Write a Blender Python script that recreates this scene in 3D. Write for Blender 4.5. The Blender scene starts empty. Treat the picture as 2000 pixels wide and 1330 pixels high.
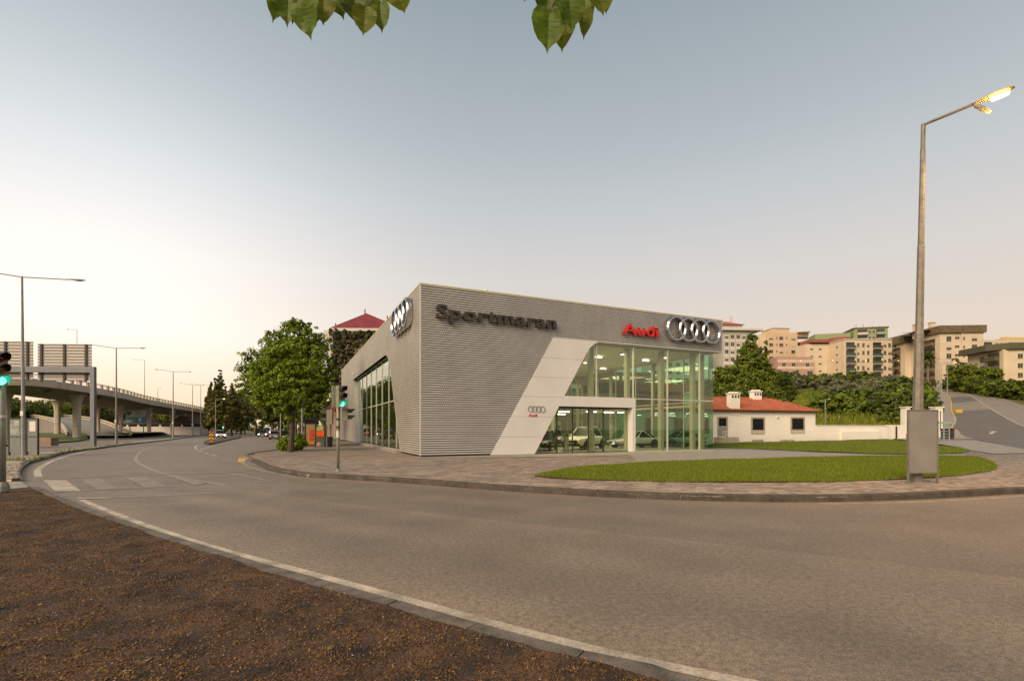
import bpy, bmesh, math, random
import numpy as np
from mathutils import Vector, Matrix, noise as mn
from mathutils.geometry import tessellate_polygon

R = random.Random(7)
NR = np.random.RandomState(11)
S = bpy.context.scene
COL = S.collection
PI = math.pi
# ---------------------------------------------------------------- camera, sky, sun
cam = bpy.data.objects.new('camera', bpy.data.cameras.new('camera'))
COL.objects.link(cam)
cam.location = (0, 0, 1.6)
cam.rotation_euler = (math.radians(90), 0, 0)
cam.data.sensor_width = 36
cam.data.lens = 17.33
cam.data.shift_y = 0.0862
cam.data.clip_start = 0.05
cam.data.clip_end = 6000
S.camera = cam

SUN_AZ = (-0.60, -0.80)                      # the broad afterglow comes from the left and behind the camera
SUN_EL = math.radians(33)
w = bpy.data.worlds.new('World')
S.world = w
w.use_nodes = True
nt = w.node_tree
nt.nodes.clear()
def wn(t, **k):
    n = nt.nodes.new(t)
    for a, b in k.items():
        setattr(n, a, b)
    return n
def wl(a, b):
    nt.links.new(a, b)
def wmath(op, a, b=None, clamp=False):
    n = wn('ShaderNodeMath', operation=op, use_clamp=clamp)
    for i, v in enumerate((a, b)):
        if v is None:
            continue
        if isinstance(v, (int, float)):
            n.inputs[i].default_value = v
        else:
            wl(v, n.inputs[i])
    return n.outputs[0]
out = wn('ShaderNodeOutputWorld')
bg = wn('ShaderNodeBackground')
bg.inputs['Strength'].default_value = 0.1
wl(bg.outputs[0], out.inputs[0])
tc = wn('ShaderNodeTexCoord')
sx = wn('ShaderNodeSeparateXYZ')
wl(tc.outputs['Generated'], sx.inputs[0])
zz = sx.outputs['Z']
ramp = wn('ShaderNodeValToRGB')
wl(zz, ramp.inputs[0])
RP = [(0.0, (.80, .59, .40)), (.07, (.84, .645, .475)), (.17, (.80, .675, .56)), (.29, (.70, .665, .62)), (.40, (.575, .60, .605)),
      (.50, (.455, .505, .53)), (.66, (.32, .375, .415)), (1.0, (.24, .30, .36))]
els = ramp.color_ramp.elements
els[0].position, els[1].position = RP[0][0], RP[-1][0]
els[0].color, els[1].color = (*RP[0][1], 1), (*RP[-1][1], 1)
for p, c in RP[1:-1]:
    e = els.new(p)
    e.color = (*c, 1)
dot = wn('ShaderNodeVectorMath', operation='DOT_PRODUCT')
wl(tc.outputs['Generated'], dot.inputs[0])
ge = math.radians(7)
gl = Vector((-0.66, 0.75, 0)).normalized()
dot.inputs[1].default_value = (gl.x * math.cos(ge), gl.y * math.cos(ge), math.sin(ge))
dpos = wmath('MAXIMUM', dot.outputs['Value'], 0.0)
g1 = wmath('MULTIPLY', wmath('POWER', dpos, 13.0), 0.42)
lowz = wmath('SUBTRACT', 1.0, wmath('MULTIPLY', zz, 6.5), True)
g2 = wmath('MULTIPLY', wmath('POWER', dpos, 12.0), wmath('MULTIPLY', lowz, 0.65))
mixa = wn('ShaderNodeMix', data_type='RGBA', blend_type='ADD')
mixa.inputs['Factor'].default_value = 1
comb = wn('ShaderNodeCombineColor')
wl(g1, comb.inputs[0]); wl(wmath('MULTIPLY', g1, .99), comb.inputs[1]); wl(wmath('MULTIPLY', g1, .97), comb.inputs[2])
wl(ramp.outputs[0], mixa.inputs['A']); wl(comb.outputs[0], mixa.inputs['B'])
mixo = wn('ShaderNodeMix', data_type='RGBA', blend_type='MIX')
wl(g2, mixo.inputs['Factor'])
wl(mixa.outputs['Result'], mixo.inputs['A'])
mixo.inputs['B'].default_value = (1.0, .60, .25, 1)
# physical sky, low sun, adds to the gradient
sky = wn('ShaderNodeTexSky')
sky.sky_type = 'NISHITA'
sky.sun_disc = False
sky.sun_elevation = SUN_EL
sky.sun_rotation = math.atan2(SUN_AZ[0], SUN_AZ[1])
sky.air_density = 1.0
sky.dust_density = 1.5
sg = wn('ShaderNodeVectorMath', operation='SCALE')
wl(sky.outputs[0], sg.inputs[0]); sg.inputs['Scale'].default_value = 0.08
gs = wn('ShaderNodeVectorMath', operation='SCALE')
wl(mixo.outputs['Result'], gs.inputs[0]); gs.inputs['Scale'].default_value = 9.6
ad = wn('ShaderNodeVectorMath', operation='ADD')
wl(gs.outputs[0], ad.inputs[0]); wl(sg.outputs[0], ad.inputs[1])
below = wmath('LESS_THAN', zz, -0.003)
mixb = wn('ShaderNodeMix', data_type='RGBA')
wl(below, mixb.inputs['Factor']); wl(ad.outputs[0], mixb.inputs['A'])
mixb.inputs['B'].default_value = (1.6, 1.25, .9, 1)
wl(mixb.outputs['Result'], bg.inputs['Color'])

sl = bpy.data.lights.new('sun', 'SUN')
sun = bpy.data.objects.new('sun', sl)
COL.objects.link(sun)
sl.energy = 4.5
sl.angle = math.radians(36)
sl.color = (1.0, .77, .51)
sd = Vector((SUN_AZ[0] * math.cos(SUN_EL), SUN_AZ[1] * math.cos(SUN_EL), math.sin(SUN_EL)))
sun.rotation_euler = sd.to_track_quat('Z', 'Y').to_euler()
S.view_settings.view_transform = 'Standard'
S.view_settings.look = 'None'
S.view_settings.gamma = 1
S.view_settings.exposure = 0.0
S.view_settings.use_curve_mapping = False
S.render.engine = 'CYCLES'
S.cycles.use_denoising = True
S.cycles.max_bounces = 8
S.cycles.transparent_max_bounces = 16
S.cycles.sample_clamp_indirect = 6
S.cycles.caustics_reflective = False
S.cycles.caustics_refractive = False

# ---------------------------------------------------------------- helpers
FP, HC, HZ = 963.0, 1.6, 838.0               # focal length in photo pixels, eye height, horizon row
ROAD = -0.13
def G(px, py, z=0.0):
    Y = FP * (HC - z) / (py - HZ)
    return ((px - 1000) / FP * Y, Y)
def RG(px, py):
    return G(px, py, ROAD)
def XW(px, Y):
    return (px - 1000) / FP * Y
def ZW(py, Y):
    return HC + (HZ - py) / FP * Y

MATS = {}
def mat(name, col, rough=.6, metal=0.0, var=.12, scale=2.5, bump=0.0, bscale=25, emit=None, estr=0, spec=.5, detail=4, col2=None, speck=0, sscale=120):
    if name in MATS:
        return MATS[name]
    m = bpy.data.materials.new(name)
    m.use_nodes = True
    t = m.node_tree
    b = t.nodes['Principled BSDF']
    b.inputs['Roughness'].default_value = rough
    b.inputs['Metallic'].default_value = metal
    b.inputs['Specular IOR Level'].default_value = spec
    c = Vector(col)
    ge = t.nodes.new('ShaderNodeNewGeometry')
    src = None
    if var > 0 or col2:
        n = t.nodes.new('ShaderNodeTexNoise')
        n.inputs['Scale'].default_value = scale
        n.inputs['Detail'].default_value = detail
        t.links.new(ge.outputs['Position'], n.inputs['Vector'])
        r = t.nodes.new('ShaderNodeValToRGB')
        r.color_ramp.elements[0].position = .3
        r.color_ramp.elements[1].position = .7
        lo = c * (1 - var); hi = Vector(col2) if col2 else c * (1 + var)
        r.color_ramp.elements[0].color = (*lo, 1)
        r.color_ramp.elements[1].color = (*hi, 1)
        t.links.new(n.outputs['Fac'], r.inputs[0])
        src = r.outputs[0]
    else:
        b.inputs['Base Color'].default_value = (*c, 1)
    if speck:
        n3 = t.nodes.new('ShaderNodeTexNoise')
        n3.inputs['Scale'].default_value = sscale
        n3.inputs['Detail'].default_value = 2
        t.links.new(ge.outputs['Position'], n3.inputs['Vector'])
        r3 = t.nodes.new('ShaderNodeValToRGB')
        r3.color_ramp.elements[0].position = .35
        r3.color_ramp.elements[1].position = .65
        r3.color_ramp.elements[0].color = (1 - speck,) * 3 + (1,)
        r3.color_ramp.elements[1].color = (1 + speck,) * 3 + (1,)
        t.links.new(n3.outputs['Fac'], r3.inputs[0])
        mu = t.nodes.new('ShaderNodeMix'); mu.data_type = 'RGBA'; mu.blend_type = 'MULTIPLY'
        mu.inputs['Factor'].default_value = 1
        if src is None:
            mu.inputs['A'].default_value = (*c, 1)
        else:
            t.links.new(src, mu.inputs['A'])
        t.links.new(r3.outputs[0], mu.inputs['B'])
        src = mu.outputs['Result']
    if src is not None:
        t.links.new(src, b.inputs['Base Color'])
    if bump:
        n2 = t.nodes.new('ShaderNodeTexNoise')
        n2.inputs['Scale'].default_value = bscale
        n2.inputs['Detail'].default_value = 5
        t.links.new(ge.outputs['Position'], n2.inputs['Vector'])
        bp = t.nodes.new('ShaderNodeBump')
        bp.inputs['Strength'].default_value = bump
        bp.inputs['Distance'].default_value = .02
        t.links.new(n2.outputs['Fac'], bp.inputs['Height'])
        t.links.new(bp.outputs[0], b.inputs['Normal'])
    if emit:
        b.inputs['Emission Color'].default_value = (*emit, 1)
        b.inputs['Emission Strength'].default_value = estr
    MATS[name] = m
    return m

def glass_mat(name, tint, refl=.06, rough=0.0, ior=1.5):
    m = bpy.data.materials.new(name)
    m.use_nodes = True
    t = m.node_tree
    t.nodes.clear()
    o = t.nodes.new('ShaderNodeOutputMaterial')
    tr = t.nodes.new('ShaderNodeBsdfTransparent'); tr.inputs[0].default_value = (*tint, 1)
    gl = t.nodes.new('ShaderNodeBsdfGlossy'); gl.inputs['Color'].default_value = (.95, 1, .97, 1); gl.inputs['Roughness'].default_value = rough
    fr = t.nodes.new('ShaderNodeFresnel'); fr.inputs['IOR'].default_value = ior
    gg = t.nodes.new('ShaderNodeNewGeometry'); ml_ = t.nodes.new('ShaderNodeMath'); ml_.operation = 'MULTIPLY_ADD'; ml_.inputs[1].default_value = 1 / ior - ior; ml_.inputs[2].default_value = ior
    t.links.new(gg.outputs['Backfacing'], ml_.inputs[0]); t.links.new(ml_.outputs[0], fr.inputs['IOR'])
    ad = t.nodes.new('ShaderNodeMath'); ad.operation = 'ADD'; ad.use_clamp = True; ad.inputs[1].default_value = refl
    mx = t.nodes.new('ShaderNodeMixShader')
    t.links.new(fr.outputs[0], ad.inputs[0]); t.links.new(ad.outputs[0], mx.inputs[0])
    t.links.new(tr.outputs[0], mx.inputs[1]); t.links.new(gl.outputs[0], mx.inputs[2]); t.links.new(mx.outputs[0], o.inputs[0])
    MATS[name] = m
    return m

def leaf_mat(name, dark, light, trans=.35, rough=.55):
    m = bpy.data.materials.new(name)
    m.use_nodes = True
    t = m.node_tree
    t.nodes.clear()
    o = t.nodes.new('ShaderNodeOutputMaterial')
    at = t.nodes.new('ShaderNodeAttribute'); at.attribute_name = 'tone'
    r = t.nodes.new('ShaderNodeValToRGB')
    r.color_ramp.elements[0].color = (*dark, 1); r.color_ramp.elements[1].color = (*light, 1)
    t.links.new(at.outputs['Fac'], r.inputs[0])
    b = t.nodes.new('ShaderNodeBsdfPrincipled'); b.inputs['Roughness'].default_value = rough
    b.inputs['Specular IOR Level'].default_value = .3
    tl = t.nodes.new('ShaderNodeBsdfTranslucent')
    mx = t.nodes.new('ShaderNodeMixShader'); mx.inputs[0].default_value = trans
    t.links.new(r.outputs[0], b.inputs['Base Color']); t.links.new(r.outputs[0], tl.inputs[0])
    t.links.new(b.outputs[0], mx.inputs[1]); t.links.new(tl.outputs[0], mx.inputs[2]); t.links.new(mx.outputs[0], o.inputs[0])
    MATS[name] = m
    return m

class MB:
    """collects faces for one mesh"""
    def __init__(s):
        s.v = []; s.f = []; s.m = []; s.cur = 0; s.smooth = False
    def quad(s, *p):
        i = len(s.v); s.v += [tuple(q) for q in p]; s.f.append(tuple(range(i, i + len(p)))); s.m.append(s.cur)
    def box(s, x0, x1, y0, y1, z0, z1):
        s.hexa([(x0, y0), (x1, y0), (x1, y1), (x0, y1)], z0, z1)
    def hexa(s, p, z0, z1):
        s.prism(p, z0, z1)
    def prism(s, p, z0, z1, cap=True):
        a = sum(p[i][0] * p[(i + 1) % len(p)][1] - p[(i + 1) % len(p)][0] * p[i][1] for i in range(len(p)))
        if a < 0:
            p = p[::-1]
        n = len(p); i = len(s.v)
        zz0 = z0 if callable(z0) else (lambda x, y: z0)
        zz1 = z1 if callable(z1) else (lambda x, y: z1)
        s.v += [(x, y, zz0(x, y)) for x, y in p] + [(x, y, zz1(x, y)) for x, y in p]
        for k in range(n):
            l = (k + 1) % n
            s.f.append((i + k, i + l, i + n + l, i + n + k)); s.m.append(s.cur)
        if cap:
            if n <= 4:
                tri = [tuple(range(n))]
            else:
                tri = [tuple(t) for t in tessellate_polygon([[Vector((x, y, 0)) for x, y in p]])]
            for t in tri:
                q = [p[k] for k in t]
                ar = sum(q[k][0] * q[(k + 1) % len(q)][1] - q[(k + 1) % len(q)][0] * q[k][1] for k in range(len(q)))
                t = t if ar > 0 else t[::-1]
                s.f.append(tuple(i + n + k for k in t)); s.m.append(s.cur)
                s.f.append(tuple(i + k for k in t[::-1])); s.m.append(s.cur)
    def plate(s, p, d0, d1, axis):
        """polygon p of (a, z) pairs extruded from d0 to d1 along axis 'x' or 'y'"""
        t = MB(); t.cur = s.cur
        t.prism(p, d0, d1)
        i = len(s.v)
        if axis == 'y':
            s.v += [(a, d, z) for a, z, d in t.v]
            s.f += [tuple(i + k for k in f[::-1]) for f in t.f]
        else:
            s.v += [(d, a, z) for a, z, d in t.v]
            s.f += [tuple(i + k for k in f) for f in t.f]
        s.m += t.m
    def obox(s, c, ux, uy, uz, hx, hy, hz):
        c = Vector(c); i = len(s.v)
        for a, b, d in ((-1, -1, -1), (1, -1, -1), (1, 1, -1), (-1, 1, -1), (-1, -1, 1), (1, -1, 1), (1, 1, 1), (-1, 1, 1)):
            s.v.append(tuple(c + Vector(ux) * a * hx + Vector(uy) * b * hy + Vector(uz) * d * hz))
        for f in ((0, 3, 2, 1), (4, 5, 6, 7), (0, 1, 5, 4), (1, 2, 6, 5), (2, 3, 7, 6), (3, 0, 4, 7)):
            s.f.append(tuple(i + k for k in f)); s.m.append(s.cur)
    def tube(s, path, rad, n=8, cap=True):
        path = [Vector(p) for p in path]
        rad = rad if isinstance(rad, (list, tuple)) else [rad] * len(path)
        i = len(s.v); prev = None
        for k, p in enumerate(path):
            d = (path[min(k + 1, len(path) - 1)] - path[max(k - 1, 0)]).normalized()
            a = Vector((0, 0, 1)) if abs(d.z) < .95 else Vector((1, 0, 0))
            if prev is not None:
                u = (prev - d * prev.dot(d)).normalized()
            else:
                u = a.cross(d).normalized()
            prev = u; vv = d.cross(u)
            for j in range(n):
                t = 2 * PI * (j + .5) / n
                s.v.append(tuple(p + (u * math.cos(t) + vv * math.sin(t)) * rad[k]))
        for k in range(len(path) - 1):
            for j in range(n):
                l = (j + 1) % n
                s.f.append((i + k * n + j, i + k * n + l, i + (k + 1) * n + l, i + (k + 1) * n + j)); s.m.append(s.cur)
        if cap:
            s.f.append(tuple(i + j for j in range(n))[::-1]); s.m.append(s.cur)
            e = i + (len(path) - 1) * n
            s.f.append(tuple(e + j for j in range(n))); s.m.append(s.cur)
    def lathe(s, prof, c, axis, n=20):
        """prof: (radius, distance along axis)"""
        ax = Vector(axis).normalized(); c = Vector(c)
        u = ax.orthogonal().normalized(); vv = ax.cross(u)
        i = len(s.v)
        for r, d in prof:
            for j in range(n):
                t = 2 * PI * j / n
                s.v.append(tuple(c + ax * d + (u * math.cos(t) + vv * math.sin(t)) * r))
        for k in range(len(prof) - 1):
            for j in range(n):
                l = (j + 1) % n
                s.f.append((i + k * n + j, i + k * n + l, i + (k + 1) * n + l, i + (k + 1) * n + j)); s.m.append(s.cur)
    def build(s, name, m, parent=None, loc=(0, 0, 0), smooth=None):
        me = bpy.data.meshes.new(name)
        me.from_pydata(s.v, [], s.f)
        for k in (m if isinstance(m, (list, tuple)) else [m]):
            me.materials.append(k)
        if any(s.m):
            me.polygons.foreach_set('material_index', s.m)
        sm = s.smooth if smooth is None else smooth
        if sm:
            me.polygons.foreach_set('use_smooth', [True] * len(me.polygons))
        me.update()
        return link(name, me, parent, loc)

def link(name, me, parent=None, loc=(0, 0, 0)):
    o = bpy.data.objects.new(name, me)
    COL.objects.link(o)
    o.location = loc
    if parent is not None:
        o.parent = parent
    return o
def tag(o, label, cat, group=None):
    o['label'] = label; o['category'] = cat
    if group:
        o['group'] = group
    return o
def kind(o, k):
    o['kind'] = k
    return o
def thing(name, label, cat, loc=(0, 0, 0), rz=0.0, group=None):
    o = bpy.data.objects.new(name, None)
    COL.objects.link(o)
    o.location = loc; o.rotation_euler = (0, 0, rz)
    o.empty_display_size = .2
    return tag(o, label, cat, group)
KIDS = {}
def copy_tree(o, parent=None):
    c = o.copy(); COL.objects.link(c)
    if parent is not None:
        c.parent = parent
    for ch in list(o.children):
        copy_tree(ch, c)
    return c
def dup(o, label, loc=None, rz=None, scale=None, group=None):
    c = copy_tree(o)
    c['label'] = label
    if loc is not None: c.location = loc
    if rz is not None: c.rotation_euler = (0, 0, rz)
    if scale is not None: c.scale = scale if isinstance(scale, (tuple, list)) else (scale,) * 3
    if group: c['group'] = group
    return c
def clip(p, a, b, c):
    """keep the part of polygon p where a*x + b*y <= c"""
    o = []
    for i in range(len(p)):
        q, r = p[i], p[(i + 1) % len(p)]
        dq, dr = a * q[0] + b * q[1] - c, a * r[0] + b * r[1] - c
        if dq <= 0: o.append(q)
        if dq * dr < 0:
            t = dq / (dq - dr)
            o.append((q[0] + (r[0] - q[0]) * t, q[1] + (r[1] - q[1]) * t))
    return o
def inside(p, x, y):
    c = False; n = len(p)
    for i in range(n):
        x0, y0 = p[i]; x1, y1 = p[(i + 1) % n]
        if (y0 > y) != (y1 > y) and x < (x1 - x0) * (y - y0) / (y1 - y0) + x0:
            c = not c
    return c
def spline(p, step=.5):
    """Catmull-Rom through 2-D or 3-D points"""
    p = [Vector(q) for q in p]
    o = []
    for i in range(len(p) - 1):
        a = p[max(i - 1, 0)]; b = p[i]; c = p[i + 1]; d = p[min(i + 2, len(p) - 1)]
        n = max(1, int((c - b).length / step))
        for k in range(n):
            t = k / n
            o.append(.5 * ((2 * b) + (c - a) * t + (2 * a - 5 * b + 4 * c - d) * t * t + (3 * b - a - 3 * c + d) * t ** 3))
    o.append(p[-1])
    return [tuple(q) for q in o]
def offset(p, d):
    """polyline shifted to its left by d"""
    o = []
    for i in range(len(p)):
        a = Vector(p[max(i - 1, 0)][:2]); b = Vector(p[min(i + 1, len(p) - 1)][:2])
        t = (b - a).normalized()
        o.append((p[i][0] - t.y * d, p[i][1] + t.x * d))
    return o
def ribbon(p, d0, d1, z):
    m = MB()
    a, b = offset(p, d0), offset(p, d1)
    zf = z if callable(z) else (lambda x, y: z)
    for i in range(len(p) - 1):
        q = [a[i], a[i + 1], b[i + 1], b[i]]
        m.quad(*[(x, y, zf(x, y)) for x, y in q])
    return m
def sheet(name, p, z, m):
    mb = MB()
    zf = z if callable(z) else (lambda x, y: z)
    vs = [(x, y, zf(x, y)) for x, y in p]
    mb.v = vs
    for t in tessellate_polygon([[Vector((x, y, 0)) for x, y in p]]):
        q = [p[k] for k in t]
        ar = (q[1][0] - q[0][0]) * (q[2][1] - q[0][1]) - (q[2][0] - q[0][0]) * (q[1][1] - q[0][1])
        mb.f.append(tuple(t) if ar > 0 else tuple(t)[::-1]); mb.m.append(0)
    return mb.build(name, m)
def smooth01(t):
    t = max(0.0, min(1.0, t)); return t * t * (3 - 2 * t)
PROF = [(-1e9, 0), (44, 0), (52, .22), (60, .54), (80, 2.93), (110, 7.1), (130, 10.1), (165, 15.3), (200, 20), (260, 27), (330, 31), (1e9, 31)]
def prof(Y):
    for (a, b), (c, d) in zip(PROF, PROF[1:]):
        if Y <= c:
            return b + (d - b) * (Y - a) / (c - a) if a > -1e8 and c < 1e8 else b
    return PROF[-1][1]
def hill(X, Y):
    return prof(Y) * smooth01((X - 6) / 20)
# ---------------------------------------------------------------- materials of the setting
def road_mat(name, col, wear):
    m = mat(name, col, .62, var=.10, scale=.8, bump=.30, bscale=260, col2=[c * 1.16 for c in col], speck=.55, sscale=110, spec=.5)
    t = m.node_tree
    # long soft streaks along the lanes, oil and dust with a shape of their own
    b = t.nodes['Principled BSDF']
    old = b.inputs['Base Color'].links[0].from_socket
    ge = t.nodes.new('ShaderNodeNewGeometry')
    mp = t.nodes.new('ShaderNodeMapping'); mp.inputs['Rotation'].default_value = (0, 0, math.radians(24)); mp.inputs['Scale'].default_value = (.06, .9, 1)
    n = t.nodes.new('ShaderNodeTexNoise'); n.inputs['Scale'].default_value = .9; n.inputs['Detail'].default_value = 5; n.inputs['Roughness'].default_value = .6
    r = t.nodes.new('ShaderNodeValToRGB')
    r.color_ramp.elements[0].position = .32; r.color_ramp.elements[1].position = .68
    r.color_ramp.elements[0].color = (1 - wear, 1 - wear, 1 - wear * .95, 1); r.color_ramp.elements[1].color = (1 + wear, 1 + wear * .9, 1 + wear * .75, 1)
    mu = t.nodes.new('ShaderNodeMix'); mu.data_type = 'RGBA'; mu.blend_type = 'MULTIPLY'; mu.inputs['Factor'].default_value = 1
    t.links.new(ge.outputs['Position'], mp.inputs[0]); t.links.new(mp.outputs[0], n.inputs[0]); t.links.new(n.outputs['Fac'], r.inputs[0])
    n4 = t.nodes.new('ShaderNodeTexNoise'); n4.inputs['Scale'].default_value = 16; n4.inputs['Detail'].default_value = 10; n4.inputs['Roughness'].default_value = .92
    r4 = t.nodes.new('ShaderNodeValToRGB'); r4.color_ramp.elements[0].color = (1.42, 1.38, 1.32, 1); r4.color_ramp.elements[1].color = (.58, .58, .60, 1); r4.color_ramp.elements[0].position = .43; r4.color_ramp.elements[1].position = .57
    mu4 = t.nodes.new('ShaderNodeMix'); mu4.data_type = 'RGBA'; mu4.blend_type = 'MULTIPLY'; mu4.inputs['Factor'].default_value = 1
    t.links.new(ge.outputs['Position'], n4.inputs['Vector']); t.links.new(n4.outputs['Fac'], r4.inputs[0]); t.links.new(old, mu4.inputs['A']); t.links.new(r4.outputs[0], mu4.inputs['B']); old = mu4.outputs['Result']
    t.links.new(old, mu.inputs['A']); t.links.new(r.outputs[0], mu.inputs['B']); t.links.new(mu.outputs['Result'], b.inputs['Base Color'])
    return m
M_ROAD = road_mat('asphalt', (.172, .139, .107), .06)
M_LANE = road_mat('asphalt_lane', (.178, .144, .110), .05)
M_SIDE = road_mat('asphalt_dark', (.118, .100, .080), .12)
M_SIDE2 = road_mat('asphalt_pale', (.215, .18, .14), .08)
M_KERB = mat('kerb_concrete', (.118, .098, .078), .85, var=.45, scale=5, bump=.4, bscale=60, speck=.3, sscale=70)
M_KERBD = mat('kerb_stone_dark', (.062, .050, .039), .85, var=.4, scale=3, bump=.5, bscale=70, speck=.5, sscale=60)
M_SOILD = mat('dark_soil', (.032, .016, .008), .95, var=.7, scale=2.2, bump=1, bscale=40, col2=(.100, .050, .022), speck=.75, sscale=55, detail=9)
M_PAVE = mat('pavement_bed', (.225, .178, .14), .85, var=.28, scale=.7, speck=.2, sscale=50)
def brick_joints(m, rot, bw, bh):
    t = m.node_tree; bs = t.nodes['Principled BSDF']; old = bs.inputs['Base Color'].links[0].from_socket
    ge = t.nodes.new('ShaderNodeNewGeometry'); mp = t.nodes.new('ShaderNodeMapping'); mp.inputs['Rotation'].default_value = (0, 0, -rot)
    bt = t.nodes.new('ShaderNodeTexBrick'); bt.inputs['Scale'].default_value = 1; bt.inputs['Brick Width'].default_value = bw; bt.inputs['Row Height'].default_value = bh
    bt.inputs['Mortar Size'].default_value = .012; bt.inputs['Mortar Smooth'].default_value = .3
    bt.inputs['Color1'].default_value = (.86, .86, .86, 1); bt.inputs['Color2'].default_value = (1.12, 1.12, 1.12, 1); bt.inputs['Mortar'].default_value = (.34, .33, .32, 1)
    mu = t.nodes.new('ShaderNodeMix'); mu.data_type = 'RGBA'; mu.blend_type = 'MULTIPLY'; mu.inputs['Factor'].default_value = 1
    t.links.new(ge.outputs['Position'], mp.inputs[0]); t.links.new(mp.outputs[0], bt.inputs[0]); t.links.new(old, mu.inputs['A']); t.links.new(bt.outputs['Color'], mu.inputs['B']); t.links.new(mu.outputs['Result'], bs.inputs['Base Color'])
brick_joints(M_PAVE, math.radians(24.3), .36, .18)
M_JOINT = mat('pavement_joint', (.075, .060, .048), .9, var=.2)
M_PAVER = [mat('paver_%d' % i, c, .8, var=.22, scale=1.1, bump=.3, bscale=60, speck=.2, sscale=60) for i, c in
           enumerate([(.275, .214, .166), (.228, .176, .137), (.31, .245, .192), (.19, .148, .117)])]
M_PATH = mat('path_concrete', (.27, .235, .20), .8, var=.18, scale=1.5, bump=.2, bscale=30, speck=.15, sscale=20)
M_PAINT = mat('road_paint', (.40, .335, .26), .6, var=.4, scale=2.4, bump=.3, bscale=80, speck=.22, sscale=45)
M_PAINTW = mat('road_paint_worn', (.27, .225, .175), .6, var=.22, scale=3, bump=.3, bscale=80, speck=.4, sscale=25)
M_PAINTF = mat('road_paint_faint', (.215, .18, .14), .6, var=.25, scale=3, bump=.3, bscale=80, speck=.4, sscale=25)
M_PAINTY = mat('road_paint_yellow', (.55, .33, .07), .6, var=.3, scale=4, speck=.3, sscale=30)
M_HILL = mat('hill_grass', (.075, .095, .02), .95, var=.5, scale=.12, col2=(.16, .15, .03), speck=.4, sscale=2)
M_LAWN = mat('lawn_turf', (.085, .122, .005), .95, var=.45, scale=.45, bump=1, bscale=60, col2=(.155, .165, .012), speck=.4, sscale=14)
M_COB = mat('cobbles', (.30, .25, .20), .85, var=.4, scale=1.2, bump=1, bscale=14, speck=.45, sscale=9)

# ---------------------------------------------------------------- ground, hill, roads
def grid_axis(a):
    o = []
    for s, e, st in a:
        o += list(np.arange(s, e, st))
    return o + [a[-1][1]]
gx = grid_axis([(-2500, -400, 350), (-400, -120, 40), (-120, 0, 20), (0, 190, 4), (190, 420, 15), (420, 2500, 350)])
gy = grid_axis([(-300, -20, 70), (-20, 40, 10), (40, 260, 4), (260, 420, 16), (420, 2600, 350)])
mb = MB()
for y in gy:
    for x in gx:
        h = hill(x, y)
        n = 0 if h < 2 else .09 * math.sin(x * .31 + y * .17) + .07 * math.sin(y * .43 - x * .11)
        mb.v.append((x, y, h - .22 + n))
nx = len(gx)
for j in range(len(gy) - 1):
    for i in range(nx - 1):
        mb.f.append((j * nx + i, j * nx + i + 1, (j + 1) * nx + i + 1, (j + 1) * nx + i)); mb.m.append(0)
kind(mb.build('ground', M_HILL, smooth=True), 'structure')

kind(sheet('road', [(-110, -14), (75, -14), (75, 46), (30, 52), (8, 52), (-4, 80), (-12, 420), (-170, 420), (-150, 60)], ROAD, M_ROAD), 'structure')

# near edge line of the pavement (road side of the kerb, at the top of the kerb)
KR = [(493, 898), (508, 905), (530, 914), (584, 924), (630, 927), (702, 931), (810, 937.5), (924, 946), (1050, 954), (1200, 962), (1400, 968.5), (1600, 970),
      (1800, 965), (2000, 955)]
kr = [G(*p) for p in KR]
kr += [(15.6, 13.4), (19.5, 15.5), (26, 18.5), (34, 21)]
kr = spline(kr, .35)
back = [G(1997, 885.5), G(1960, 879), G(1915, 868.5), (44.5, 47), (38, 50), (14, 50), (0, 80), (-20, 130), (-28, 130), (-24.5, 80), (-20.6, 51), (-18.3, 40.5), (-17.4, 33.0), (-16.6, 31.5), (-16.3, 29.4), G(497, 896)]
kr_end = [(36, 24), (37.5, 28), G(1997, 885.5)]
PAVE = list(kr) + [(35.8, 23), (37.6, 27)] + back
pv = MB(); pv.prism(PAVE, ROAD - .05, -.009)
pavement = kind(pv.build('pavement', M_PAVE), 'structure')

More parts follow.
